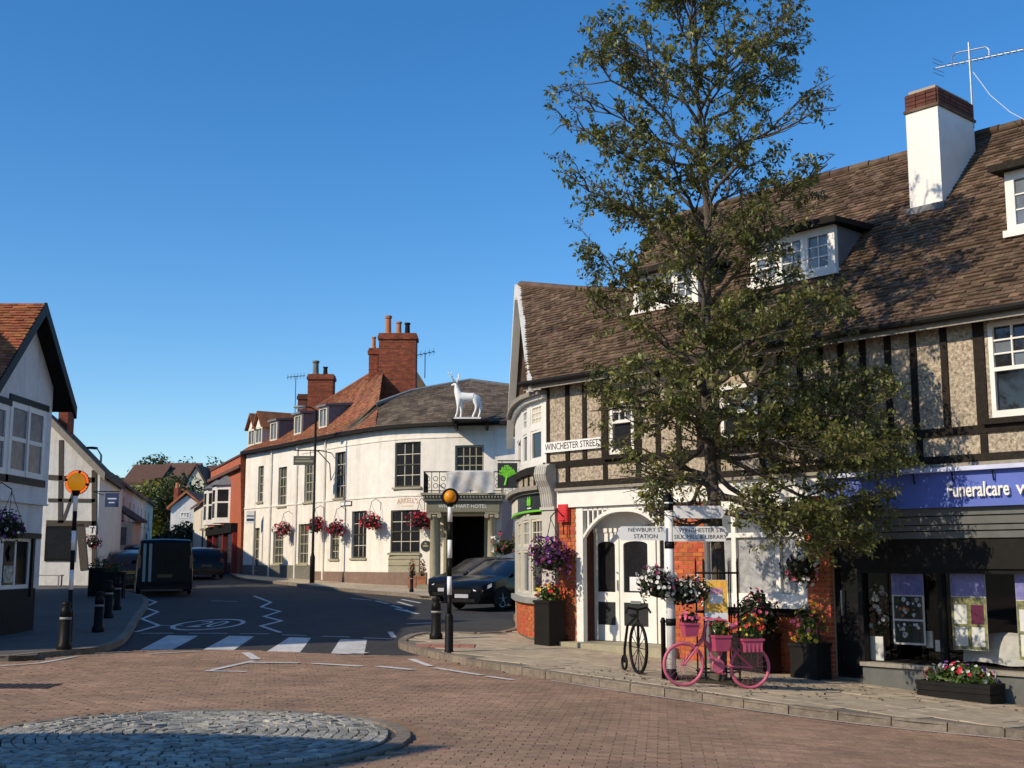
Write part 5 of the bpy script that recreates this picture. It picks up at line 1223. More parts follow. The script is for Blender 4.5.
mb = MB(); mb.box(LX - .3, LX + .03, YF + .3, YB + .02, zb - .02, zb + .02); obj('jetty', mb, 'white_render', lh)
for (y0, y1, z0, z1) in uw:
    M = frame((LX, (y0 + y1) / 2, z0), (0, 1)); window(lh, M, y1 - y0, z1 - z0, 2, 2, 'white_paint', 'curtain_dim', fw=.13, bar=.09, dep=.04, sash=False, name='casement_window')
    mb = MB(M); mb.box(-.05, .05, -.03, .05, .0, z1 - z0); obj('mullion', mb, 'white_paint', lh)
    mb = MB(M); hw = (y1 - y0) / 2
    mb.box(-hw - .12, hw + .12, -.03, .0, -.16, -.0); obj('timber_sill', mb, 'black_paint', lh); mb = MB(M); mb.box(-hw - .12, hw + .12, -.03, .0, z1 - z0, z1 - z0 + .14); obj('timber_lintel', mb, 'black_paint', lh)
M = frame((LX - .04, (gwn[0] + gwn[1]) / 2, gwn[2]), (0, 1)); window(lh, M, gwn[1] - gwn[0], gwn[3] - gwn[2], 2, 1, 'white_paint', 'pane_dark', fw=.07, bar=.07, dep=.06, sash=False, name='shop_window')
hw = (gwn[1] - gwn[0]) / 2; mb = MB(M); mb.box(-hw - .1, hw + .35, -.10, .0, gwn[3] - gwn[2], gwn[3] - gwn[2] + .12); mb.box(hw, hw + .12, -.06, .0, -.2, gwn[3] - gwn[2]); obj('window_hood', mb, 'black_paint', lh)
mb = MB(M); mb.prism([(-hw * .55, -.0, .75), (-hw * .35, -.0, .95), (-hw * .15, -.0, .75), (-hw * .35, -.0, .55)], (0, .012, 0)); obj('diamond_sign', mb, 'black_paint', lh)
mb = MB(M); mb.box(-hw * .8, -hw * .1, .01, .02, .12, .48); obj('window_picture', mb, 'poster_photo', lh)
tl = MB(); yf2 = YF - .15
tiles_ruled(tl, lambda t: Vector((VX - 4 * (1 - t), yf2, lroof(yf2))), lambda t: Vector((VX - 4 * (1 - t), RYc, RZc)), 30, .17, thick=.018, jit=.45); obj('roof_tiles', tl, 'orange_tile', lh, kind='stuff')
mb = MB(); mb.prism([(VX, yf2, lroof(yf2) - .1), (VX, RYc, RZc - .1), (VX, yb2, lroof(yb2) - .1), (VX, yb2, lroof(yb2)), (VX, RYc, RZc), (VX, yf2, lroof(yf2))][::-1], (-4, 0, 0)); obj('roof', mb, 'black_matt', lh)
for y_ in (yf2, yb2):
    mb = MB(); mb.prism([(VX + .03, RYc, RZc + .02), (VX + .03, y_, lroof(y_) + .02), (VX + .03, y_, lroof(y_) - .26), (VX + .03, RYc, RZc - .26)], (-.06, 0, 0)); obj('barge_board', mb, 'black_paint', lh)

# houses outside the picture whose shadows fall across the crossing and the roundabout
def plain_house(name, label, x0, x1, y0, y1, ze, zr, wm, rm, axis='x'):
    t = thing(name, label, 'house', ((x0 + x1) / 2, (y0 + y1) / 2, 0), world=True); mb = MB(); mb.box(x0, x1, y0, y1, -.3, ze)
    ym = (y0 + y1) / 2
    for x in (x0, x1): mb.poly([(x, y0, ze), (x, y1, ze), (x, ym, zr)])
    obj('wall', mb, wm, t); mb = MB()
    mb.prism([(x0 - .2, y0 - .25, ze - .2), (x0 - .2, ym, zr + .1), (x0 - .2, y1 + .25, ze - .2), (x0 - .2, y1 + .25, ze - .05), (x0 - .2, ym, zr + .25), (x0 - .2, y0 - .25, ze - .05)], (x1 - x0 + .4, 0, 0)); obj('roof', mb, rm, t)
    M = frame((x1, y0 + 1.4, 1.0), (0, 1)); window(t, M, 1.1, 1.4, 2, 4, sill='stone'); window(t, frame((x1, y1 - 1.4, 1.0), (0, 1)), 1.1, 1.4, 2, 4, sill='stone')
    mb = MB(M); mb.box(-.45 + (y1 - y0) / 2 - 1.4, .45 + (y1 - y0) / 2 - 1.4, -.03, .05, -1.0, 1.1); obj('door', mb, 'timber', t); mb = MB(); mb.box(x0 + 1.2, x0 + 2, ym - .4, ym + .4, zr - .3, zr + 1.2); obj('chimney', mb, 'brick_dark', t); return t
plain_house('town_house', 'plain house left of the camera whose roof shades the roundabout', -24, -11.9, 1.0, 7.9, 4.9, 8.4, 'cream_render', 'red_tile')

# ---- timber framed white house further up on the left
ty = 50.6; tx1 = atY(97, 540, ty).x; tapx = -19.9; tap = 8.25; tsl = .98
tu = thing('half_timbered_house', 'white half timbered house behind the beacon on the left pavement', 'house', (-19.5, ty, .6), world=True)
mb = MB(); mb.poly([(tx1 - 5.2, ty, .3), (tx1, ty, .3), (tx1, ty, tap - (tx1 - tapx) * tsl), (tapx, ty, tap), (tx1 - 5.2, ty, tap - (tapx - tx1 + 5.2) * tsl)]); mb.poly([(tx1, ty, .3), (tx1 - 2.4, ty + 10.5, .3), (tx1 - 2.4, ty + 10.5, 5.4), (tx1, ty, 5.4)]); obj('wall', mb, 'white_render', tu)
def tb(px0, py0, px1, py1, wd=.10): a, b = atY(px0, py0, ty - .03), atY(px1, py1, ty - .03); d = (b - a).normalized(); nn = Vector((-d.z, 0, d.x)) * wd; m_ = MB(); m_.prism([a - nn, b - nn, b + nn, a + nn], (0, .05, 0)); obj('timber', m_, 'timber_mid', tu)
tb(48, 477, 95, 480); tb(48, 500, 95, 500.5, .07); tb(61, 440, 60, 523, .09); tb(94, 470, 94, 585, .1); tb(78, 478, 62, 523, .05); tb(46, 523, 96, 524, .12); tb(80, 524, 84, 570, .16)
a, b = atY(44, 561, ty - .04), atY(76, 526, ty - .04); mb = MB(); mb.box(a.x, b.x, ty - .045, ty, a.z, b.z); tw_ = obj('shop_window', mb, 'black_paint', tu); mb = MB(); mb.box(a.x + .1, b.x - .1, ty - .05, ty - .047, a.z + .1, b.z - .1); obj('pane', mb, 'pane_dark', tw_)
mb = MB(); zz = tap
for sx, xe in ((1, tx1 + .35), (-1, tapx - (tx1 + .35 - tapx))):
    mb = MB(); ez = tap - abs(xe - tapx) * tsl; mb.prism([(tapx, ty - .45, tap + .15), (xe, ty - .45, ez + .15), (xe, ty - .45, ez - .05), (tapx, ty - .45, tap - .05)], (-2.4, 10.3, 0)); obj('roof', mb, 'slate', tu)
    mb = MB(); mb.prism([(tapx, ty - .48, tap + .12), (xe, ty - .48, ez + .12), (xe, ty - .48, ez - .22), (tapx, ty - .48, tap - .22)], (0, .028, 0)); obj('barge_board', mb, 'timber_grey', tu)
mb = MB(); a, b = atY(58, 424, 53), atY(68, 412, 53); mb.box(a.x, b.x, 53, 53.8, a.z - 1, b.z + .3); obj('chimney', mb, 'brick_far', tu)
# signs on that house
bs = thing('hanging_sign', 'blue hanging sign on the left side of the street', 'sign', (0, 0, 0), world=True); Yq = 48.5; a, b = atY(105, 507, Yq), atY(119, 493, Yq); mb = MB(); mb.box(a.x, b.x, Yq - .03, Yq + .03, a.z, b.z); obj('board', mb, 'sign_navy', bs); mb = MB(); mb.box(a.x + .1, b.x - .08, Yq - .034, Yq - .031, a.z + .3, a.z + .36); mb.box(a.x + .15, b.x - .15, Yq - .034, Yq - .031, a.z + .15, a.z + .2); obj('sign_line', mb, 'sign_light', bs); mb = MB(); mb.tube([(a.x - .5, Yq, b.z + .06), (b.x, Yq, b.z + .06)], .02, 5); mb.tube([(a.x - .5, Yq, b.z + .06), (tx1, ty + .6, b.z + .06)], .02, 5); obj('bracket', mb, 'black_paint', bs)
a, b = atY(88.5, 535, ty - .3), atY(96, 526, ty - .3); t_ = thing('wall_sign', 'small white sign with a dark letter on the half timbered house', 'sign', (a.x, ty - .3, a.z)); mb = MB(); mb.box(0, b.x - a.x, 0, .03, 0, b.z - a.z); mb.box(.1, .16, .03, .31, .1, .16); obj('plate', mb, 'letter_white', t_); lettering('T', .34, Matrix.Translation(((b.x - a.x) / 2, -.005, (b.z - a.z) / 2)), 'letter_black', t_)
# ---- generic street house seen along the street
def row_house(name, label, p0, p1, ze, zr, dep, wm, rm, wins_, cat='house', parapet=False, gables=True, door=None):
    """p0 -> p1: front wall in plan with the street on the right hand of travel"""
    p0, p1 = Vector(p0), Vector(p1); d = (p1 - p0).normalized(); L_ = (p1 - p0).length; zg = min(g(*p0), g(*p1)) - .3
    t = thing(name, label, cat, (p0.x, p0.y, g(*p0)), world=True); M = frame((p0.x, p0.y, 0), d)
    hs_ = [(a, b, c, e) for (a, b, c, e, *_) in wins_]; mb = MB(M); wall_holes(mb, idf, 0, L_, zg, ze, hs_, .12); mb.box(0, L_, dep - .1, dep, zg, ze)
    for x in (0, L_):
        mb.poly([(x, 0, zg), (x, dep, zg), (x, dep, ze), (x, dep / 2, zr - .1), (x, 0, ze)])
    obj('wall', mb, wm, t)
    for (a, b, c, e, cc_, rr) in wins_: window(t, M @ Matrix.Translation(((a + b) / 2, 0, c)), b - a, e - c, cc_, rr, 'cream_frame' if wm != 'white_render' else 'white_paint', 'pane_dark', fw=.07, bar=.04, dep=.1, sash=rr > 1, sill='stone', name='window')
    mb = MB(M)
    mb.prism([(-.15, -.25, ze - .12), (-.15, dep / 2, zr), (-.15, dep + .25, ze - .12), (-.15, dep + .25, ze + .05), (-.15, dep / 2, zr + .17), (-.15, -.25, ze + .05)], (L_ + .3, 0, 0)); obj('roof', mb, rm, t)
    if door is not None: mb = MB(M); mb.box(door - .45, door + .45, -.04, .02, zg, g(*p0) + 2.2); obj('door', mb, 'timber', t)
    if parapet: mb = MB(M); mb.box(-.02, L_ + .02, -.06, .3, ze - .1, ze + .55); obj('parapet', mb, wm, t); mb = MB(M); mb.box(-.05, L_ + .05, -.12, .34, ze + .553, ze + .66); obj('coping', mb, 'brick_dark', t)
    return t, M, L_
# left terrace; the tall house in front of it stands hidden behind the gabled corner house
row_house('corner_house', 'tall three storey house left of the crossing, beyond the picture edge', (-14.7, 18.7), (-14.7, 30.2), 9.2, 11.6, 8, 'cream_render', 'red_tile', [(2, 3, 1.5, 3, 2, 4), (5, 6, 1.5, 3, 2, 4), (8, 9, 1.5, 3, 2, 4), (2, 3, 6.5, 8, 2, 4), (5, 6, 6.5, 8, 2, 4)], door=7)
row_house('tall_house', 'tall rendered house hidden behind the gabled corner house', (-13.9, 30.8), (-18.2, 45.0), 8.4, 10.8, 7, 'cream_render', 'red_tile', [(2, 3, 4.5, 6, 2, 4), (6, 7, 4.5, 6, 2, 4), (10, 11, 4.5, 6, 2, 4)], door=5)
row_house('terraced_house', 'white terraced house nearest beyond the half timbered house', (-20.2, 61.6), (-23.2, 74.5), 5.9, 8.0, 6, 'cream_render', 'slate', [(1.5, 2.5, 4.0, 5.3, 2, 4), (6, 7, 4.0, 5.3, 2, 4), (10.5, 11.5, 3.9, 5.2, 2, 4), (2.5, 4, 1.9, 3.2, 2, 2), (9.5, 11, 1.9, 3.2, 2, 2)], door=6.5)
row_house('terraced_house', 'bright white terraced house in the middle of the left row', (-23.4, 75.0), (-26, 86), 6.0, 8.0, 6, 'white_render', 'slate', [(1.2, 2.2, 4.1, 5.3, 2, 4), (5, 6, 4.1, 5.3, 2, 4), (8.5, 9.5, 4.1, 5.3, 2, 4), (4.5, 6, 2.0, 3.3, 2, 2)], door=2.5)
row_house('terraced_house', 'farthest cream house of the left row by the dark bush', (-26.2, 86.5), (-28.6, 97), 6.2, 8.2, 6, 'cream_render', 'far_roof', [(2, 3, 4.2, 5.4, 2, 4), (6, 7, 4.2, 5.4, 2, 4)], door=4.5)
# porch on the nearest terraced house
t_ = thing('porch', 'small lean to porch on the cream terraced house', 'porch', (-21.2, 66, 1), world=True); a, b = atY(115, 545, 66), atY(133, 516, 66); mb = MB(); mb.box(a.x, b.x, 66, 67.5, 1, b.z - .3); obj('wall', mb, 'cream_render', t_); mb = MB(); mb.prism([(a.x - .2, 65.8, b.z + .5), (b.x + .25, 65.8, b.z - .35), (b.x + .25, 65.8, b.z - .2), (a.x - .2, 65.8, b.z + .65)], (0, 2, 0)); obj('roof', mb, 'slate', t_); mb = MB(); mb.box(a.x + .3, b.x - .3, 65.96, 66.0, a.z, b.z - .6); obj('window', mb, 'pane_grey', t_)
# red brick building with two bays beyond the pub
t_, M, L_ = row_house('brick_building', 'red brick building with white bay windows and dark shopfront beyond the pub', (-18.6, 75.2), (-14.1, 63.6), 6.7, 6.9, 6, 'brick_red', 'far_roof', [], cat='building', parapet=True)
for c in (3.3, 7.0):
    mb = MB(M); mb.prism([(c - 1.2, 0, 3.85), (c - .7, -.75, 3.85), (c + .7, -.75, 3.85), (c + 1.2, 0, 3.85)], (0, 0, 2.1)); BY = obj('bay', mb, 'white_paint', t_)
    for (xa, ya, xb, yb_) in ((c - 1.2, 0, c - .7, -.75), (c - .7, -.75, c + .7, -.75), (c + .7, -.75, c + 1.2, 0)):
        pm_ = MB(M); va, vb = Vector((xa, ya, 0)), Vector((xb, yb_, 0)); dv = (vb - va); nrm = Vector((dv.y, -dv.x, 0)).normalized() * .012; q0, q1 = va + dv * .14 + nrm, va + dv * .86 + nrm
        for (z0, z1) in ((4.15, 4.95), (5.05, 5.7)): pm_.poly([(q0.x, q0.y, z0), (q1.x, q1.y, z0), (q1.x, q1.y, z1), (q0.x, q0.y, z1)])
        obj('pane', pm_, 'pane_dark', BY)
    mb = MB(M); mb.add([(c - 1.35, 0, 5.952), (c - .8, -.9, 5.952), (c + .8, -.9, 5.952), (c + 1.35, 0, 5.952), (c - .5, 0, 6.6), (c + .5, 0, 6.6)], [(0, 1, 4), (1, 2, 5, 4), (2, 3, 5), (0, 1, 2, 3)]); obj('bay_roof', mb, 'lead', BY)
mb = MB(M); mb.box(.6, 11.2, -.35, .05, 3.25, 3.75); SFB = obj('shopfront', mb, 'black_matt', t_); mb = MB(M); mb.box(.8, 11.0, -.1, -.02, 1.0, 3.248); obj('pane', mb, 'pane_dark', SFB)
for x in (.7, 3.4, 7.4, 11.1): mb = MB(M); mb.box(x - .15, x + .15, -.25, .05, .7, 3.248); obj('pilaster', mb, 'red_paint', SFB)
row_house('cream_house', 'cream rendered house at the bend of the street', (-23.5, 90), (-18.9, 75.8), 5.6, 7.6, 6, 'cream_render', 'far_roof', [(8.5, 9.6, 3.9, 5.1, 2, 4), (12, 13.1, 3.8, 5.0, 2, 4), (12, 13.4, 2, 3.3, 2, 2), (9, 10, 2, 3.3, 2, 2)], door=11)
# white gabled house closing the street
def gable_house(name, label, px0, px1, pe_, pr, pb, Y, dep, wm, rm, wins_, ridge_px=None, chim=(), group=None):
    a, b = atY(px0, pe_, Y), atY(px1, pe_, Y); zr = atY(px0, pr, Y).z; c = atY(ridge_px, pr, Y).x if ridge_px else (a.x + b.x) / 2; zb_ = g(a.x, Y) - .5
    t = thing(name, label, 'house', ((a.x + b.x) / 2, Y, zb_), world=True, group=group); mb = MB(); mb.prism([(a.x, Y, zb_), (b.x, Y, zb_), (b.x, Y, b.z), (c, Y, zr - .2), (a.x, Y, a.z)], (0, dep, 0)); obj('wall', mb, wm, t)
    mb = MB(); mb.prism([(a.x - .3, Y - .3, a.z - .25), (c, Y - .3, zr), (b.x + .3, Y - .3, b.z - .25), (b.x + .3, Y - .3, b.z), (c, Y - .3, zr + .25), (a.x - .3, Y - .3, a.z)], (0, dep + .5, 0)); obj('roof', mb, rm, t)
    for (wx0, wy0, wx1, wy1) in wins_:
        p, q = atY(wx0, wy1, Y), atY(wx1, wy0, Y); window(t, Matrix.Translation(((p.x + q.x) / 2, Y, p.z)), q.x - p.x, q.z - p.z, 3, 2, 'white_paint', 'pane_dark', fw=.1, bar=.08, dep=0.02, sash=False)
    for (cx0, cx1, ct, cb) in chim: p, q = atY(cx0, ct, Y + dep * .6), atY(cx1, cb, Y + dep * .6); mb = MB(); mb.box(p.x, q.x, Y + dep * .6, Y + dep * .6 + .8, q.z - 1, p.z); cc_ = obj('chimney', mb, 'brick_far', t); mb = MB(); mb.lathe([(.2, p.z), (.16, p.z + .5)], ((p.x + q.x) / 2, Y + dep * .6 + .4, 0), 8); obj('chimney_pot', mb, 'terracotta', cc_)
    return t
gable_house('white_house', 'white gabled house closing the far end of the street', 171, 203, 507, 493, 545, 106, 8, 'white_render', 'red_tile', [(180, 512, 190, 518)], ridge_px=187, chim=((174, 178, 488, 494),))
mb = MB()
gable_house('white_house', 'low white house front under the far gabled house', 186, 200, 530, 526, 548, 102, 3, 'white_render', 'slate', [(188, 531, 194, 536)])
# row of dark red roofs on the hill
def long_house(name, label, px0, px1, pe_, pr, Y, dep, wm, rm, wins_, group):
    a, b = atY(px0, pe_, Y), atY(px1, pe_, Y); zr = atY(px0, pr, Y + dep / 2).z; zb_ = g(a.x, Y) - 1
    t = thing(name, label, 'house', ((a.x + b.x) / 2, Y, zb_), world=True, group=group); mb = MB(); mb.box(a.x, b.x, Y, Y + dep, zb_, a.z)
    for x in (a.x, b.x): mb.poly([(x, Y, a.z), (x, Y + dep, a.z), (x, Y + dep / 2, zr - .2)])
    obj('wall', mb, wm, t); mb = MB(); mb.prism([(a.x - .3, Y - .4, a.z - .3), (a.x - .3, Y + dep / 2, zr - .1), (a.x - .3, Y + dep + .4, a.z - .3), (a.x - .3, Y + dep + .4, a.z), (a.x - .3, Y + dep / 2, zr + .2), (a.x - .3, Y - .4, a.z)], (b.x - a.x + .6, 0, 0)); obj('roof', mb, rm, t)
    for (wx0, wy0, wx1, wy1) in wins_:
        p, q = atY(wx0, wy1, Y), atY(wx1, wy0, Y); window(t, Matrix.Translation(((p.x + q.x) / 2, Y, p.z)), q.x - p.x, q.z - p.z, 2, 2, 'white_paint', 'pane_grey', fw=.12, bar=.08, dep=0.02, sash=False)
    return t
GH = 'houses on the hill at the end of the street'
long_house('hill_house', 'dark red roofed house on the hill, leftmost behind the yellow tree', 125, 158, 482, 466, 150, 9, 'cream_render', 'far_roof', [(135, 484, 139, 489), (148, 484, 152, 489)], GH)
long_house('hill_house', 'dark red roofed house on the hill behind the trees, with white dormer windows', 158, 190, 478, 464.5, 152, 9, 'brick_far', 'far_roof', [(176, 482, 180, 487)], GH)
gable_house('hill_house', 'gabled house on the hill with pale front', 187, 204, 482, 466, 510, 146, 9, 'cream_render', 'far_roof', [(193, 486, 198, 491)], group=GH)
long_house('hill_house', 'dark roofed house on the hill beside the red brick parapet, with a white window', 202, 222, 480, 467, 148, 9, 'brick_far', 'far_roof', [(211, 475, 216, 480)], GH)
long_house('hill_house', 'low red roofed house below the hill houses', 204, 225, 501, 491, 112, 6, 'brick_far', 'red_tile', [], GH)
# ---- far trees
def far_tree(label, px, py_top, Y, rx, rz, m, n_=2600, size=.45, zc=None, name='broadleaf_tree', group='trees at the end of the street', seed=1):
    rng = random.Random(seed); p = atY(px, py_top, Y); gz = g(p.x, Y); c = Vector((p.x, Y, p.z - rz)); t = thing(name, label, 'tree', (p.x, Y, gz), group=group, world=True)
    mb = MB(); mb.tube([(p.x, Y, gz - .3), (p.x + .1, Y, (gz + c.z) / 2), c], [rx * .09, rx * .07, rx * .04], 7)
    for k in range(6): d = Vector((rng.gauss(0, 1), rng.gauss(0, 1), abs(rng.gauss(0, 1)))).normalized(); mb.tube([c - Vector((0, 0, rz * .6)), c + Vector((d.x * rx, d.y * rx, d.z * rz)) * .7], [rx * .04, rx * .012], 5)
    obj('trunk', mb, 'bark', t); mb = MB()
    for k in range(26):
        d = Vector((rng.gauss(0, 1), rng.gauss(0, 1), rng.gauss(0, 1))).normalized() * rng.uniform(.35, .8); q = c + Vector((d.x * rx, d.y * rx, d.z * rz)); s_ = rng.uniform(.28, .46)
        leaf_cloud(mb, q, rx * s_, rx * s_, rz * s_, n_ // 26, size, .3, rng=rng)
    obj('crown', mb, m, t)
far_tree('tall dark tree on the skyline above the hill roofs, left', 160, 453, 165, 4.2, 3.8, 'leaf_far', seed=2)
far_tree('round green tree on the skyline above the hill roofs, right', 176, 450.5, 163, 3.8, 4.0, 'leaf_far', seed=3)
far_tree('yellow green tree in front of the hill roofs', 154, 473, 128, 4.2, 4.2, 'leaf_yellow', 4200, .5, seed=4)
far_tree('deep green tree between the yellow tree and the gabled hill house', 178, 473, 126, 3.4, 3.8, 'leaf_far', 3200, .48, seed=5)
far_tree('small green tree beside the gabled hill house', 206, 488, 125, 2.2, 2.6, 'leaf_bright', 900, .3, seed=6)
far_tree('tree on the skyline next to the brick parapet', 214, 457, 168, 2.0, 2.4, 'leaf_far', 500, .35, seed=7)
far_tree('dark rounded bush at the end of the street', 182, 518, 92, 2.9, 2.1, 'leaf_dark', 4200, .3, name='bush', group='bushes', seed=8)
far_tree('lower dark bush beside the white house front', 170, 524, 90, 1.6, 1.7, 'leaf_dark', 1200, .22, name='bush', group='bushes', seed=9)
for i, (px, pt, Y, rx, rz) in enumerate(((120, 470, 170, 5, 4), (100, 466, 180, 6, 5), (230, 464, 180, 5, 5), (80, 470, 175, 6, 5), (260, 470, 185, 6, 5))):
    far_tree('distant tree on the hill, %s' % ('left of the yellow tree' if i == 0 else 'behind the left row' if i == 1 else 'behind the brick building' if i == 2 else 'behind the half timbered house' if i == 3 else 'behind the pub roof'), px, pt, Y, rx, rz, 'leaf_far', 900, .6, seed=20 + i)

# ================================================================== STREET FURNITURE
def pav_at(px, py): return gp(px, py, PAV)
GB = 'black and white striped crossing beacons'
def beacon(p, top, label, ring, k_=1.0):
    t = thing('crossing_beacon', label, 'beacon', p, group=GB); h = top - p.z
    mb = MB(); mb.lathe([(.085, -.1), (.085, .02), (.075, .04), (.075, .62), (.06, .66), (.05, .68)], n=16); obj('base_sleeve', mb, 'black_paint', t, True)
    z = .68; k = 0; zt_ = h - .42 * k_; step = (zt_ - .68) / 6
    while z < zt_ - .01: mb = MB(); mb.lathe([(.042, z), (.042, z + step - .001)], n=12); obj('pole_band', mb, 'letter_white' if k % 2 == (1 if ring else 1) else 'black_paint', t, True); z += step; k += 1
    zc = h - .235 * k_; mb = MB(); mb.lathe([(.05, h - .5 * k_), (.08, zc - .19 * k_), (.085, zc - .16 * k_)], n=14); obj('collar', mb, 'black_paint', t, True)
    mb = MB(); mb.ball((0, 0, zc), .17 * k_, .17 * k_, .18 * k_, 20, 14); obj('globe', mb, 'amber_lit' if ring else 'amber', t, True)
    n_ = 28; mb = MB(); ro, ri = .235 * k_, .172 * k_
    for i in range(n_):
        a0, a1 = 2 * math.pi * i / n_, 2 * math.pi * (i + 1) / n_
        mb.prism([(ro * math.cos(a0), .02, zc + ro * math.sin(a0)), (ro * math.cos(a1), .02, zc + ro * math.sin(a1)), (ri * math.cos(a1), .02, zc + ri * math.sin(a1)), (ri * math.cos(a0), .02, zc + ri * math.sin(a0))], (0, .03, 0))
    obj('halo_ring', mb, 'black_paint', t)
    if ring:
        for i in range(0, 28):
            if i % 7 == 6: continue
            a = 2 * math.pi * i / 28; mb = MB(); mb.box(-.02, .02, -.012, .0, -.018, .018); mb.M = None; me2 = mb.mesh('ring_light', 'amber_ring'); me2.transform(Matrix.Translation((.205 * math.cos(a), .02, zc + .205 * math.sin(a))) @ Matrix.Rotation(-a, 4, 'Y')); link('ring_light', me2, t)
    return t
p = pav_at(449, 652); beacon(p, atY(452, 488, p.y).z, 'belisha beacon with dark halo on the right kerb corner', False, .68)
p = pav_at(68, 646); beacon(p, atY(76, 470, p.y).z, 'belisha beacon with orange lit ring on the left pavement', True)
GBO = 'black cast bollards'
def bollard(p, label, h=1.0, r_=.075):
    t = thing('bollard', label, 'bollard', p, group=GBO); mb = MB(); mb.lathe([(r_ * 1.35, -.05), (r_ * 1.35, .10), (r_ * 1.05, .13), (r_, h * .62)], n=14); obj('shaft', mb, 'black_paint', t, True)
    mb = MB(); mb.lathe([(r_ * 1.06, h * .62), (r_ * 1.06, h * .67)], n=14); obj('band', mb, 'grey_paint', t, True)
    mb = MB(); mb.lathe([(r_, h * .67), (r_ * .95, h * .84), (r_ * .6, h * .88), (r_ * .9, h * .93), (r_ * .7, h * .98), (.01, h)], n=14); obj('cap', mb, 'black_paint', t, True)
for (px, py, pt_, lb, r_) in ((64, 650, 601, 'black bollard beside the left beacon, nearest on the left pavement', .10), (98, 632, 591, 'second black bollard from the left beacon', .10), (108, 618, 580, 'third black bollard on the left pavement', .10), (117, 610, 577, 'fourth black bollard, farthest along the left kerb', .09), (436, 639, 597, 'black bollard behind the right beacon', .10), (411.5, 592, 571, 'slim black bollard on the kerb in front of the pub', .06)):
    p = pav_at(px, py); bollard(p, lb, atY(px, pt_, p.y).z - p.z, r_)
# lamp post by the pub
p = pav_at(312, 583); top = atY(317, 410, p.y); t = thing('lamp_post', 'tall black street lamp post in front of the pub', 'lamp post', p)
H = top.z - p.z; mb = MB(); mb.lathe([(.11, -.1), (.11, 1.1), (.075, 1.2), (.06, 1.3), (.05, H)], n=12); obj('post', mb, 'black_paint', t, True)
mb = MB(); mb.tube([(0, 0, H - .3), (-.02, 0, H), (-.25, -.0, H + .12), (-.5, 0, H + .14)], .03, 6); obj('arm', mb, 'black_paint', t)
mb = MB(); mb.ball((-.72, 0, H + .13), .30, .14, .07, 12, 6); LH = obj('lamp_head', mb, 'grey_paint', t, True); mb = MB(); mb.ball((-.75, 0, H + .08), .18, .1, .05, 10, 5); obj('lens', mb, 'lamp_lens', LH, True)
# lamp on the left terrace
p = Vector((-19.75, 58.2, g(-19, 58) + PAV)); tp_z = atY(95, 449, 58.2); t = thing('lamp_post', 'street lamp above the left roofs beyond the half timbered house', 'lamp post', p); mb = MB(); H = tp_z.z - p.z; mb.tube([(0, 0, 0), (0, 0, H - .3), (-.2, 0, H), (-.9, 0, H + .05)], [.07, .05, .035, .03], 8); obj('post', mb, 'grey_paint', t); mb = MB(); mb.ball((-.5, 0, H + .06), .35, .13, .06, 10, 5); obj('lamp_head', mb, 'black_matt', t, True)
# bus stop by the brick building
p = pav_at(253, 576); t = thing('bus_stop_post', 'white bus stop flag on a pale post at the far end of the pub', 'bus stop', p); h = atY(250, 517, p.y).z - p.z + .3; mb = MB(); mb.lathe([(.05, -.05), (.045, h)], n=10); obj('post', mb, 'grey_paint', t); mb = MB(); mb.box(-.42, -.0, -.02, .02, h - .62, h); FL = obj('flag', mb, 'letter_white', t); mb = MB(); mb.box(-.40, -.02, -.024, -.021, h - .5, h - .38); mb.box(-.40, -.02, -.024, -.021, h - .28, h - .22); obj('flag_print', mb, 'sign_navy', FL)
# bench on the left
p = pav_at(48, 586); t = thing('bench', 'small metal bench against the half timbered house', 'bench', (p.x, 49.6, g(p.x, 49.6) + PAV)); mb = MB(); mb.box(-.7, .7, -.2, .2, .42, .46); obj('seat', mb, 'grey_paint', t)
for x in (-.62, .62):
    for y in (-.17, .17): mb = MB(); mb.box(x - .025, x + .025, y - .025, y + .025, 0, .42); obj('leg', mb, 'grey_paint', t)
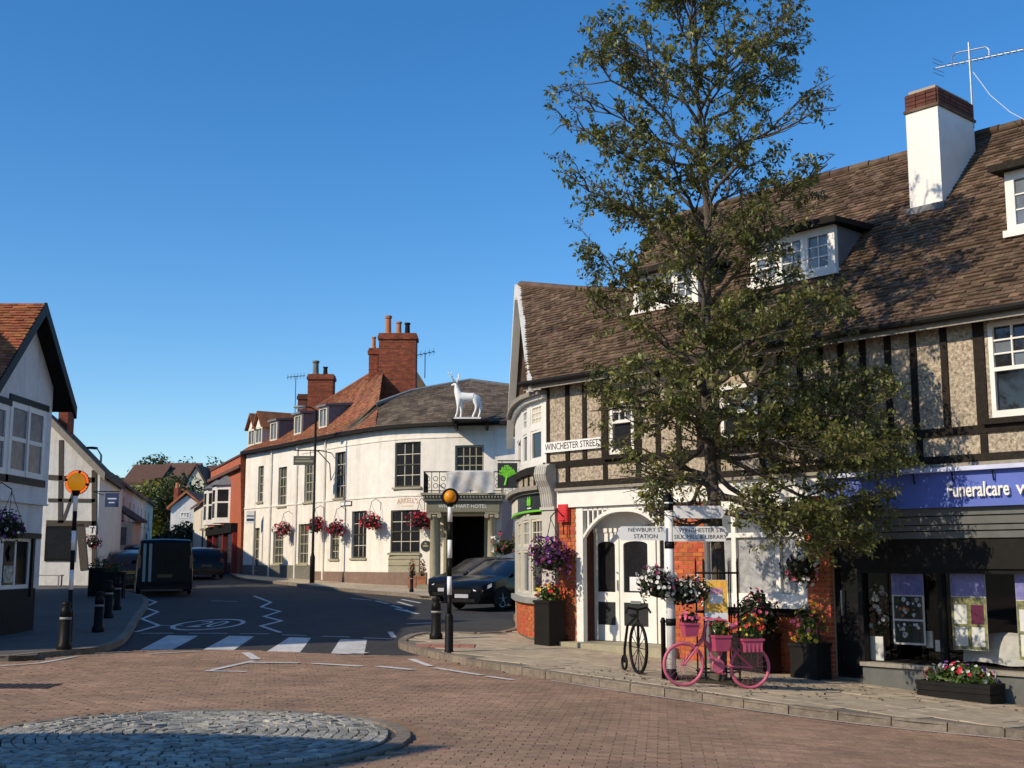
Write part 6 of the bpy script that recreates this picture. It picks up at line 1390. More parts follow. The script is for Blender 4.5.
# ---- planters and flowers
def hash_(t): return sum((i + 1) * ord(c) for i, c in enumerate(t))
def basket(p, r_, label, cols, wall_dir=None, n_leaf=500, n_fl=170, lm='leaf_dark', squash=1.0, drop=.0, bl=.035, arm=.0, scale=1.0, name='hanging_basket', group='hanging flower baskets', rope=True, lsize=.07):
    t = thing(name, label, 'flower basket', p, group=group); mb = MB(); mb.lathe([(.02, -r_ * .75), (r_ * .4, -r_ * .65), (r_ * .62, -r_ * .3), (r_ * .66, -.02)], n=14); obj('basket', mb, 'black_matt', t, True)
    mb = MB(); rg_ = random.Random(hash_(label)); subs = [(Vector((rg_.uniform(-.5, .5) * r_, rg_.uniform(-.5, .5) * r_, rg_.uniform(-.45 - drop, .3) * r_)), rg_.uniform(.5, .78)) for _ in range(6)]
    for (c_, k_) in subs: leaf_cloud(mb, c_, r_ * k_, r_ * k_, r_ * k_ * .85 * squash, n_leaf // 6, lsize, .3)
    for k in range(12):
        a = rg_.uniform(0, 6.28); q = Vector((math.cos(a), math.sin(a), 0)) * r_ * rg_.uniform(.6, 1.0); ln_ = r_ * rg_.uniform(.4, 1.25)
        for j in range(9): leaf(mb, q + Vector((rg_.gauss(0, .02), rg_.gauss(0, .02), -ln_ * j / 9)), Vector((math.cos(a), math.sin(a), .3)), lsize * .8)
    obj('foliage', mb, lm, t)
    mats_ = sorted(set(cols)); idx = [mats_.index(c) for c in cols]; mb = MB(); 
    for (c_, k_) in subs: bloom_cloud(mb, c_, r_ * k_, r_ * k_, r_ * k_ * .85 * squash, n_fl // 6, bl, idx, zmin=-.75)
    obj('blossom', mb, mats_, t)
    if wall_dir is not None:
        wd = Vector((wall_dir[0], wall_dir[1], 0)); q = wd * arm; zt = r_ + .25; mb = MB(); mb.tube([q + Vector((0, 0, zt - .35)), q + Vector((0, 0, zt)), q * .5 + Vector((0, 0, zt + .14)), Vector((0, 0, zt)), Vector((0, 0, zt - .08))], .013, 5); obj('bracket', mb, 'black_paint', t)
    if rope:
        mb = MB()
        for a in (0, 2.1, 4.2): mb.tube([(r_ * .6 * math.cos(a), r_ * .6 * math.sin(a), 0), (0, 0, r_ + .2)], .006, 4)
        obj('chains', mb, 'black_paint', t)
    return t
RED = ['fl_red'] * 6 + ['fl_plum'] * 2 + ['fl_pink']
def pub_basket(px, py, r_, label, cols, lm='leaf_dark'):
    s = pub_s(px, -.5); p = pubf(s, -.5, 0); pp, d = pub2(s); q = atY(px, py, p.y); basket(q, r_, label, cols, wall_dir=(-d.y, d.x), arm=.5, n_leaf=420, n_fl=240, bl=.05, lm=lm, drop=.15, lsize=.09)
pub_basket(283, 528, .42, 'red and white flower basket on the pub, farthest up the street', RED + ['fl_white'] * 4)
pub_basket(315, 524, .44, 'red flower basket on the pub right beside the lamp post', RED)
pub_basket(336, 526, .46, 'dark red flower basket with trailing leaves over the narrow pub window', RED + ['fl_plum'] * 4)
pub_basket(371, 519, .46, 'bright red flower basket between the two wide ground floor pub windows', RED)
pub_basket(419, 519, .48, 'red flower basket left of the portico, beside the wall lettering', RED + ['fl_plum'] * 3)
q = atY(505, 543, 31.0); basket(q, .40, 'white and pink flower basket between the portico and the corner bay', ['fl_white'] * 5 + ['fl_pink'] * 2 + ['fl_red'], wall_dir=(1, 0), arm=.35, n_leaf=500, n_fl=150, lm='leaf_bright', squash=1.1)
s_, z_ = fs(551, 553, -.45); basket(W(s_, -.45, z_), .46, 'purple and plum flower basket on the grey pilaster of the corner building', ['fl_purple'] * 5 + ['fl_plum'] * 4 + ['fl_pink'], wall_dir=UY, arm=.35, n_leaf=700, n_fl=330, drop=.25, bl=.038, lm='leaf_dark')
q = atX(10, 522, LX + .45); basket(q, .42, 'dark purple flower basket on the roughcast gabled house', ['fl_purple', 'fl_plum', 'fl_plum', 'fl_white'], wall_dir=(-1, 0), arm=.45, n_leaf=600, n_fl=120)
q = atY(93, 541, ty - .6); basket(q, .38, 'pale flower basket on the half timbered house', ['fl_white', 'fl_pink', 'fl_plum'], wall_dir=(0, 1), arm=.5, n_leaf=400, n_fl=110)
s_, z_ = fs(801, 560, -.4); basket(W(s_, -.4, z_), .36, 'white flower basket at the right end of the white shop window', ['fl_white'] * 6 + ['fl_pink'], wall_dir=UY, arm=.35, n_leaf=600, n_fl=150, drop=.3)
# tall black planter at the corner
def planter(p, rz, w_, d_, h, label, cols, n_leaf, n_fl, fh=.3, mbx='black_matt', spread=1.0, lm='leaf_bright', boards=0, rz2=.3, name='planter', bl=.035, group=None, ls=.08):
    t = thing(name, label, 'planter', p, rz, group); mb = MB(); mb.box(-w_ / 2, w_ / 2, -d_ / 2, d_ / 2, -.12, h); mb.box(-w_ / 2 - .02, w_ / 2 + .02, -d_ / 2 - .02, d_ / 2 + .02, h - .05, h + .003); obj('box', mb, mbx, t)
    for k in range(boards): mb = MB(); z = h * k / boards; mb.box(-w_ / 2 - .012, w_ / 2 + .012, -d_ / 2 - .012, d_ / 2 + .012, z + .012, z + h / boards - .012); obj('board', mb, mbx, t)
    mb = MB(); leaf_cloud(mb, (0, 0, h + fh * .4), w_ / 2 * spread, d_ / 2 * spread, fh, n_leaf, ls, .2); obj('foliage', mb, lm, t)
    ms_ = sorted(set(cols)); mb = MB(); bloom_cloud(mb, (0, 0, h + fh * .45), w_ / 2 * spread, d_ / 2 * spread, fh, n_fl, bl, [ms_.index(c) for c in cols], zmin=-.35); obj('blossom', mb, ms_, t); return t
pp = W(.80, -.40); pp.z = pz(pp.x, pp.y); planter(pp, RZ, .42, .42, .86, 'tall black square planter with red and yellow flowers at the corner bay', ['fl_red'] * 4 + ['fl_yellow'] * 3 + ['fl_pink'], 420, 70, .22, spread=1.25)
pp = W(6.72, -.32); pp.z = pz(pp.x, pp.y); planter(pp, RZ, .5, .4, .55, 'dark planter with yellow and pink flowers between the brick pier and the blue shop', ['fl_yellow'] * 4 + ['fl_pink'] * 2, 420, 46, .42, spread=1.05)
a, b = gp(929, 694, PAV), gp(1001, 704, PAV); mid = W((a - RO).dot(UX) * .5 + (b - RO).dot(UX) * .5, -.42); mid.z = pz(mid.x, mid.y) - .03
planter(mid, RZ, (b - a).length * .98, .42, .27, 'long low dark timber trough of mixed flowers in front of the blue shop', ['fl_white'] * 6 + ['fl_red'] * 3 + ['fl_pink'] * 2 + ['fl_purple'] * 3, 900, 75, .18, boards=2, mbx='black_matt', spread=.98, lm='leaf_bright', bl=.03, ls=.08)
pp = W(5.75, -.42); pp.z = pz(pp.x, pp.y); planter(pp, RZ, .6, .5, .62, 'black planter with bushy greenery behind the rear wheel of the pink bicycle', ['fl_plum', 'fl_pink', 'fl_red'], 900, 40, .48, spread=1.3, lm='leaf_dark', ls=.1)
for i, (px, py) in enumerate(((412, 588), (422, 588))):
    p = pav_at(px, py); t = planter(p, 0, .32, .32, .45, 'terracotta pot with clipped shrub at the pub portico, %s one' % ('left' if i == 0 else 'right'), ['fl_red'] * 2 + ['fl_pink'], 260, 14, .5, mbx='terracotta', name='pot_plant', group='pots beside the portico', spread=.9)
p = pav_at(100, 596); planter(p, .2, .75, .6, .95, 'large dark planter box on the left pavement beyond the bollards', ['fl_plum', 'fl_red'], 300, 20, .25)
p = pav_at(113, 598); planter(p, .2, .7, .6, .85, 'dark planter box nearest the parked cars', ['fl_plum', 'fl_red'], 300, 20, .25)
# ---- finger post
p = gp(672, 680, PAV); FPp = p; t = thing('finger_post', 'white finger post with black banded foot and three direction arms', 'signpost', p); Yp = p.y
def lz(py): return atY(672, py, Yp).z - p.z
H = lz(502); mb = MB(); mb.lathe([(.065, .1), (.065, H)], n=14); obj('pole', mb, 'letter_white', t, True)
mb = MB(); mb.lathe([(.10, -.05), (.10, .04), (.07, .12), (.068, .16)], n=14); obj('foot', mb, 'black_paint', t, True)
for py in (545, 622, 507): z = lz(py); mb = MB(); mb.lathe([(.074, z - .05), (.074, z + .05)], n=14); obj('collar', mb, 'black_paint', t, True)
mb = MB(); mb.lathe([(.07, H), (.075, H + .03), (.04, H + .07), (.045, H + .10), (.01, H + .14)], n=14); obj('finial', mb, 'black_paint', t, True)
kx = Yp / FPX
def arm(px0, px1, py0, py1, tip, lines, txt_px):
    z0, z1 = lz(py1), lz(py0); x0, x1 = (px0 - 672) * kx, (px1 - 672) * kx; zm = (z0 + z1) / 2; mb = MB()
    pts = [(x0, -.085, z0), (x1 - .06, -.085, z0), (x1, -.085, zm), (x1 - .06, -.085, z1), (x0, -.085, z1)] if tip > 0 else [(x1, -.085, z0), (x1, -.085, z1), (x0 + .06, -.085, z1), (x0, -.085, zm), (x0 + .06, -.085, z0)]
    mb.prism(pts, (0, .02, 0)); A = obj('direction_arm', mb, 'letter_white', t)
    for i, (tx, f) in enumerate(lines):
        me_l = lettering(tx, .085, Matrix.Translation(((txt_px - 672) * kx, -.087, zm + (.05 if i == 0 else -.045) * (1 if len(lines) > 1 else 0))), 'letter_black', A, extrude=.001)
arm(619.5, 668, 526.5, 540.5, -1, [('NEWBURY ST', 0), ('STATION', 0)], 648); arm(675, 730, 526.5, 541.5, 1, [('WINCHESTER ST', 0), ('SILK MILL & LIBRARY', 0)], 702); arm(676, 727.5, 506, 518.5, 1, [], 700)
q = Vector((p.x - .02, p.y - .12, p.z + lz(582))); basket(q + Vector((-.16, 0, 0)), .30, 'white flower basket on the finger post, left one', ['fl_white'] * 8 + ['fl_plum'] * 2 + ['fl_pink'], n_leaf=800, n_fl=230, bl=.027, rope=False, squash=.9, name='pole_basket', group='baskets on the finger post'); basket(q + Vector((.28, .05, -.12)), .27, 'white flower basket on the finger post, right trailing one', ['fl_white'] * 7 + ['fl_plum'], n_leaf=800, n_fl=150, bl=.026, rope=False, name='pole_basket', group='baskets on the finger post', drop=.2)
p2 = gp(664, 679, PAV); t = thing('black_post', 'thin black post just left of the white finger post', 'post', (p2.x, p2.y, p2.z)); mb = MB(); mb.lathe([(.035, -.05), (.035, .80), (.045, .82), (.02, .88)], n=10); obj('shaft', mb, 'black_paint', t, True)
# ---- penny farthing cycle stand, nearly edge on
pf = gp(636, 674, PAV); t = thing('cycle_stand', 'black penny farthing shaped cycle stand on the pavement before the doors', 'cycle stand', pf, R(90 + 14)); mb = MB()
kz = pf.y / FPX; Rw = 25.5 * kz; mb.torus((-.12, 0, Rw), (1, 0, 0), (0, 0, 1), Rw - .03, .024, 36, 6); obj('large_wheel', mb, 'black_paint', t, True)
mb = MB()
for k in range(6): a = math.pi * k / 6; mb.tube([(-.12 + math.cos(a) * (Rw - .03), 0, Rw + math.sin(a) * (Rw - .03)), (-.12 - math.cos(a) * (Rw - .03), 0, Rw - math.sin(a) * (Rw - .03))], .007, 4)
obj('spokes', mb, 'black_paint', t)
mb = MB(); mb.torus((.52, 0, .13), (1, 0, 0), (0, 0, 1), .105, .02, 20, 6); obj('small_wheel', mb, 'black_paint', t, True)
mb = MB(); zt = 2 * Rw; mb.tube([(.52, 0, .13), (.50, 0, .35), (.36, 0, .70), (.16, 0, zt - .02), (-.06, 0, zt + .08), (-.12, 0, zt + .02), (-.12, 0, Rw)], .022, 7); obj('backbone', mb, 'black_paint', t)
mb = MB(); mb.tube([(-.14, -.2, zt + .12), (-.10, -.16, zt + .2), (-.10, 0, zt + .17), (-.10, .16, zt + .2), (-.14, .2, zt + .12)], .018, 6); mb.tube([(-.10, 0, zt + .05), (-.10, 0, zt + .17)], .018, 6); obj('handlebar', mb, 'black_paint', t)
mb = MB(); mb.ball((.10, 0, zt + .08), .12, .06, .03, 10, 6); obj('saddle', mb, 'black_paint', t, True)
# ---- pink bicycle
pa, pb2 = gp(684, 686.5, PAV), gp(750.5, 689, PAV); dv = Vector((pb2.x - pa.x, pb2.y - pa.y, 0)); Lb = dv.length; rzb = math.atan2(dv.y, dv.x)
t = thing('bicycle', 'pink painted bicycle decorated with flower pots leaning by the street tree', 'bicycle', pa, rzb); slope = (pb2.z - pa.z) / Lb
rw = .30; F = Vector((0, 0, rw)); B = Vector((Lb, 0, rw + slope * Lb))
for c in (F, B):
    mb = MB(); mb.torus(c, (1, 0, 0), (0, 0, 1), rw - .02, .024, 36, 7); wh = obj('wheel', mb, 'pink_paint', t, True); mb = MB()
    for k in range(9): a = math.pi * k / 9; e = Vector((math.cos(a), 0, math.sin(a))) * (rw - .03); mb.tube([c - e, c + e], .003, 3)
    mb.tube([c - Vector((0, .04, 0)), c + Vector((0, .04, 0))], .025, 8); obj('spokes', mb, 'pink_paint', wh)
bbk = Vector((Lb * .50, 0, .27)); seat = Vector((Lb * .66, 0, .72)); head = Vector((.30, 0, .66)); headt = Vector((.34, 0, .84))
mb = MB(); mb.tube([bbk, seat], .021, 7); mb.tube([bbk, head], .021, 7); mb.tube([bbk.lerp(seat, .35), head.lerp(bbk, .15)], .019, 7); mb.tube([head - Vector((.03, 0, .06)), headt], .024, 7)
for y in (-.05, .05): mb.tube([bbk + Vector((0, y * .4, 0)), B + Vector((0, y, 0))], .013, 6); mb.tube([seat - Vector((.02, 0, .12)), B + Vector((0, y, 0))], .012, 6); mb.tube([head + Vector((0, y, 0)), F + Vector((0, y, 0))], .014, 6)
obj('frame', mb, 'pink_paint', t)
mb = MB(); mb.tube([headt, headt + Vector((.02, 0, .06)), headt + Vector((.05, -.22, .08)), headt + Vector((.2, -.27, .06))], .014, 6); mb.tube([headt + Vector((.02, 0, .06)), headt + Vector((.05, .22, .08)), headt + Vector((.2, .27, .06))], .014, 6); obj('handlebar', mb, 'pink_paint', t)
mb = MB(); mb.ball(seat + Vector((.03, 0, .08)), .15, .085, .045, 12, 7); mb.tube([seat, seat + Vector((.01, 0, .07))], .016, 6); obj('saddle', mb, 'pink_paint', t, True)
mb = MB(); mb.torus(bbk + Vector((0, -.05, 0)), (1, 0, 0), (0, 0, 1), .085, .014, 20, 5); mb.prism([bbk + Vector((.09 * math.cos(2 * math.pi * k / 14), -.06, .09 * math.sin(2 * math.pi * k / 14))) for k in range(14)], (0, .012, 0)); obj('chainwheel', mb, 'pink_paint', t)
for q in (-1, 1): mb = MB(); e = bbk + Vector((q * .12, q * .08, -q * .12)); mb.tube([bbk + Vector((0, q * .08, 0)), e], .012, 5); mb.box(e.x - .05, e.x + .05, e.y - .03 + q * .05, e.y + .03 + q * .05, e.z - .012, e.z + .012); obj('pedal', mb, 'pink_paint', t)
mb = MB(); mb.tube([seat + Vector((.05, 0, -.14)), B + Vector((.12, 0, .30)), B + Vector((.12, 0, .0))], .01, 5); obj('rear_rack', mb, 'pink_paint', t)
Mb = Matrix.Translation(pa) @ Matrix.Rotation(rzb, 4, 'Z')
def pot(lp, w_, d_, h, label, cols, fh, n_leaf, n_fl, lm, ribs=0):
    p = Mb @ Vector(lp); tt = thing('flower_pot', label, 'flower pot', p, rzb, 'pink pots on the bicycle'); mb = MB()
    mb.add([(-w_ * .4, -d_ * .4, 0), (w_ * .4, -d_ * .4, 0), (w_ * .4, d_ * .4, 0), (-w_ * .4, d_ * .4, 0), (-w_ / 2, -d_ / 2, h), (w_ / 2, -d_ / 2, h), (w_ / 2, d_ / 2, h), (-w_ / 2, d_ / 2, h)], [(0, 3, 2, 1), (0, 1, 5, 4), (1, 2, 6, 5), (2, 3, 7, 6), (3, 0, 4, 7), (4, 5, 6, 7)]); mb.box(-w_ / 2 - .01, w_ / 2 + .01, -d_ / 2 - .01, d_ / 2 + .01, h - .025, h + .004); obj('pot', mb, 'pink_pot', tt)
    for k in range(ribs): x = -w_ * .4 + w_ * .8 * k / (ribs - 1); mb = MB(); mb.box(x - .012, x + .012, -d_ * .47, -d_ * .45, .01, h - .03); obj('rib', mb, 'pink_paint', tt)
    mb = MB(); leaf_cloud(mb, (0, 0, h + fh * .5), w_ * .55, d_ * .6, fh, n_leaf, .055, .2); obj('foliage', mb, lm, tt); ms_ = sorted(set(cols)); mb = MB(); bloom_cloud(mb, (0, 0, h + fh * .5), w_ * .55, d_ * .6, fh, n_fl, .028, [ms_.index(c) for c in cols], zmin=-.2); obj('blossom', mb, ms_, tt)
pot((.08, -.06, .68), .22, .20, .18, 'pink pot on the bicycle handlebar with pale pink flowers', ['fl_pink'], .10, 160, 24, 'leaf_dark')
pot((.50, -.12, .48), .24, .22, .21, 'pink pot on the bicycle frame with orange flowers and silver leaves', ['fl_red', 'fl_orange', 'fl_white'], .15, 360, 26, 'leaf_bright')
pot((Lb * .97, -.14, .46), .30, .18, .18, 'ribbed pink pot over the rear wheel with orange flowers', ['fl_orange'] * 3 + ['fl_yellow'] * 2 + ['fl_red'] * 2, .22, 420, 46, 'leaf_bright', 5)

# ================================================================== THE STREET TREE
tb_ = gp(719, 681, PAV); TX, TY, TZ = tb_.x, tb_.y, tb_.z
tree = thing('street_tree', 'tall slender street tree with small leaves beside the finger post', 'tree', tb_, world=True)
env = [(-42, 665, 745), (-18, 625, 775), (10, 585, 802), (60, 572, 822), (110, 536, 838), (160, 538, 838), (200, 556, 824), (240, 566, 806), (280, 574, 820), (320, 572, 855), (360, 576, 885), (400, 580, 900), (450, 598, 905), (500, 620, 900), (540, 655, 880), (575, 705, 855), (600, 775, 838)]
KX = TY / FPX
ENV = [(atY(720, py, TY).z, atY(a, py, TY).x - TX, atY(b, py, TY).x - TX) for py, a, b in env]
def env_at(z):                                      # crown limits left and right of the trunk at height z
    E_ = ENV
    for (z1, a1, b1), (z0, a0, b0) in zip(E_, E_[1:]):
        if z0 <= z <= z1: t = (z - z0) / (z1 - z0); return a0 + (a1 - a0) * t, b0 + (b1 - b0) * t
    return None
ZT = atY(720, -42, TY).z; ZB = atY(720, 600, TY).z
rt = random.Random(11)
def lean(z): return Vector((TX + .06 * math.sin(z * 1.1) - .03 * (z - TZ) * .3, TY + .05 * math.sin(z * .8 + 1), z))
tk = MB(); zz = [TZ - .1, TZ + .05, TZ + .3, TZ + 1, TZ + 2, TZ + 3.2, TZ + 4.4, TZ + 5.6, TZ + 6.8, TZ + 8, TZ + 9.2, ZT - .1]
tk.tube([lean(z) for z in zz], [.17, .135, .118, .11, .10, .09, .08, .068, .054, .04, .027, .012], 12)
obj('trunk', tk, 'bark', tree, True)
def crown_ok(p):
    ev = env_at(p.z)
    if ev is None: return False
    x = p.x - TX; wd = ev[1] - ev[0]
    if not ev[0] <= x <= ev[1]: return False
    u = (x - (ev[0] + ev[1]) / 2) / (wd / 2); d = math.sqrt(max(0, 1 - u * u)) * wd * .45 + .25
    return abs(p.y - TY) <= d and (p - RO).dot(UY) < -.3
branches = []
def grow(p0, tip, r0, n, wob, power=.75):
    pts = []
    for k in range(n + 1):
        t = k / n; q = p0.lerp(tip, t); q.z = p0.z + (tip.z - p0.z) * (t ** power)
        pts.append(q + Vector((rt.gauss(0, wob), rt.gauss(0, wob), rt.gauss(0, wob * .7))) * (0 if k == 0 else 1))
    return pts, [r0 * (1 - .85 * k / n) + .002 for k in range(n + 1)]
starts = []
specs = []
for i in range(24):                                 # lower limbs, spreading and drooping, mostly to the right
    z0 = TZ + 2.4 + 2.3 * i / 23; a = (rt.uniform(-1.25, .35) if i % 2 else rt.uniform(2.0, 4.5)); specs.append((z0, a, z0 + rt.uniform(-1.4, .7), .042))
for i in range(36):                                 # upper limbs, ascending
    z0 = TZ + 3.6 + (ZT - TZ - 4.4) * (i / 35); specs.append((z0, i * 2.399 + rt.uniform(-.4, .4), min(ZT - .15, z0 + rt.uniform(.7, 1.9)), 0.048 - .03 * i / 35))
for (z0, a, zt_, r0) in specs:
    ev = env_at(max(zt_, ZB + .05))
    if ev is None: continue
    dx = math.cos(a); lim = max(.5, (ev[1] if dx > 0 else -ev[0])); dep = (ev[1] - ev[0]) * .42; p0 = lean(z0)
    tip = Vector((TX + dx * lim * rt.uniform(.82, 1.0), TY + math.sin(a) * dep * rt.uniform(.75, 1), zt_))
    if (tip - RO).dot(UY) > -.4: tip -= UY * ((tip - RO).dot(UY) + .5)
    pts, rr = grow(p0, tip, r0, 7, .05); mb = MB(); mb.tube(pts, rr, 6); obj('limb', mb, 'bark', tree, True)
    starts += [(q, (pts[min(k + 1, 7)] - pts[k - 1]).normalized()) for k, q in enumerate(pts) if k >= 2]
    for k in range(2, 8):                           # side branches
        for _ in range(2):
            d = (pts[min(k + 1, 7)] - pts[k - 1]).normalized(); sd = d.cross(Vector((0, 0, 1))).normalized() * rt.choice((-1, 1)); v = (d * .7 + sd * rt.uniform(.4, 1.1) + Vector((0, 0, rt.uniform(-.25, .6)))).normalized()
            t2 = pts[k] + v * rt.uniform(.45, 1.0)
            if not crown_ok(t2): continue
            p2, r2 = grow(pts[k], t2, .012, 4, .025); branches.append((p2, r2)); starts += [(q, (p2[-1] - p2[0]).normalized()) for q in p2[1:]]
for k in range(16): z = TZ + 5.5 + (ZT - TZ - 5.6) * k / 15; starts.append((lean(z), Vector((rt.gauss(0, 1), rt.gauss(0, 1), .8)).normalized()))
tw = MB(); lv = MB()
for (p2, r2) in branches: tw.tube(p2, r2, 4, False)
def leafy(pts, gap, sz):
    for a_, b_ in zip(pts, pts[1:]):
        n_ = max(1, int((b_ - a_).length / gap)); d = (b_ - a_).normalized()
        for k in range(n_):
            q = a_.lerp(b_, (k + rt.random()) / n_); o_ = d.orthogonal().normalized(); o_.rotate(Matrix.Rotation(rt.uniform(0, 6.28), 3, d)); o_ = (o_ + d * .4 + Vector((0, 0, -.25))).normalized()
            s_ = sz * rt.uniform(.65, 1.35); n3 = Vector((rt.gauss(0, .55), rt.gauss(0, .55), 1)).normalized(); b3 = n3.cross(o_)
            if b3.length < .05: continue
            b3.normalize(); q2 = q + o_ * .012
            lv.add([q2, q2 + o_ * s_ * .45 + b3 * s_ * .27 + n3 * s_ * .05, q2 + o_ * s_, q2 + o_ * s_ * .45 - b3 * s_ * .27 + n3 * s_ * .05], [(0, 1, 2), (0, 2, 3)])
rt.shuffle(starts); sprays = 0
for rnd_ in range(6):
    for (q0, d0) in starts:
        if sprays > 1600: break
        out = Vector((q0.x - TX, q0.y - TY, 0)); out = out.normalized() if out.length > .1 else Vector((rt.gauss(0, 1), rt.gauss(0, 1), 0)).normalized()
        v = (d0 * .6 + out * .5 + Vector((rt.gauss(0, .6), rt.gauss(0, .6), rt.gauss(.15, .5)))).normalized(); ln_ = rt.uniform(.28, .62)
        tip = q0 + v * ln_ + Vector((0, 0, -.12 * ln_))
        if not crown_ok(tip): continue
        nz = mnoise.noise(tip * .85 + Vector((3.1, 7.7, 1.3))); x = tip.x - TX; zr_ = tip.z - TZ
        if nz < (-.13 if zr_ > 5 else (-.06 if x < .6 else -.2)): continue
        if zr_ < 3.2 and x < -.3 and rt.random() < .3: continue
        if zr_ < 2.6 and x < .5 and rt.random() < .6: continue
        m_ = q0.lerp(tip, .5) + Vector((rt.gauss(0, .03), rt.gauss(0, .03), .04)); tw.tube([q0, m_, tip], [.006, .0045, .0025], 3, False)
        sz = rt.choice((.062, .075, .085, .095)); leafy([q0.lerp(m_, .4), m_, tip], .026, sz)
        for _ in range(rt.randint(2, 4)):
            b0 = q0.lerp(tip, rt.uniform(.25, .85)); v2 = (v + Vector((rt.gauss(0, .8), rt.gauss(0, .8), rt.gauss(0, .6)))).normalized(); t2 = b0 + v2 * rt.uniform(.12, .3); tw.tube([b0, t2], [.0035, .002], 3, False); leafy([b0, t2], .028, sz)
        sprays += 1
obj('twigs', tw, 'twig', tree, kind='stuff'); obj('leaves', lv, 'leaf', tree, kind='stuff')
# guard rails round the trunk with a notice
gt = thing('tree_guard', 'black iron tree guard around the street tree trunk', 'tree guard', tb_)
hg = atY(720, 562, TY).z - TZ; rg = .32
for k in range(10):
    a = 2 * math.pi * (k + .3) / 10; mb = MB(); mb.tube([(rg * math.cos(a), rg * math.sin(a), -.05), (rg * math.cos(a), rg * math.sin(a), hg), (rg * 1.02 * math.cos(a), rg * 1.02 * math.sin(a), hg + .06)], [.011, .011, .003], 5); obj('bar', mb, 'black_paint', gt)
for z in (.15, 1.0, hg - .16): mb = MB(); mb.torus((0, 0, z), (1, 0, 0), (0, 1, 0), rg, .014, 28, 5); obj('hoop', mb, 'black_paint', gt)
Yn = TY - .36; a, b = atY(705, 620.5, Yn), atY(727, 580, Yn); nt_ = thing('notice_board', 'orange and pink printed notice fixed to the tree guard', 'notice', (a.x, Yn, a.z)); wn_, hn = b.x - a.x, b.z - a.z
mb = MB(); mb.box(0, wn_, 0, .012, 0, hn); obj('board', mb, 'poster_white', nt_); mb = MB(); mb.box(.004, wn_ - .004, -.003, -.001, hn * .2, hn - .004); obj('printed_field', mb, 'poster_orange', nt_); mb = MB(); mb.box(wn_ * .2, wn_ * .78, -.006, -.004, hn * .42, hn * .64); obj('white_panel', mb, 'poster_white', nt_); mb = MB(); mb.box(wn_ * .2, wn_ * .78, -.006, -.004, hn * .65, hn * .80); obj('pink_panel', mb, 'poster_pink', nt_)
# soil and fallen leaves round the trunk
mb = MB(); M_ = Matrix.Translation((TX, TY, TZ + .004)) @ gtilt(TX, TY, UX); mb.M = M_; mb.prism([(.62 * math.cos(2 * math.pi * k / 18) * rt.uniform(.9, 1.1), .62 * math.sin(2 * math.pi * k / 18) * rt.uniform(.9, 1.1), 0) for k in range(18)], (0, 0, .012)); obj('tree_pit', mb, 'soil', pav)
mb = MB()
for _ in range(420):
    q = Vector((TX + rt.gauss(.3, 1.5), TY + rt.gauss(-.1, .9), 0))
    if not inside(q, pav_right): continue
    q.z = pz(q.x, q.y) + .012; leaf(mb, q, Vector((0, 0, 1)) * 2.5, rt.uniform(.04, .075), rt)
o = obj('fallen_leaves', mb, 'leaf_litter', kind='stuff'); o['label'] = 'scattered brown fallen leaves on the pavement under the tree'; o['category'] = 'leaves'

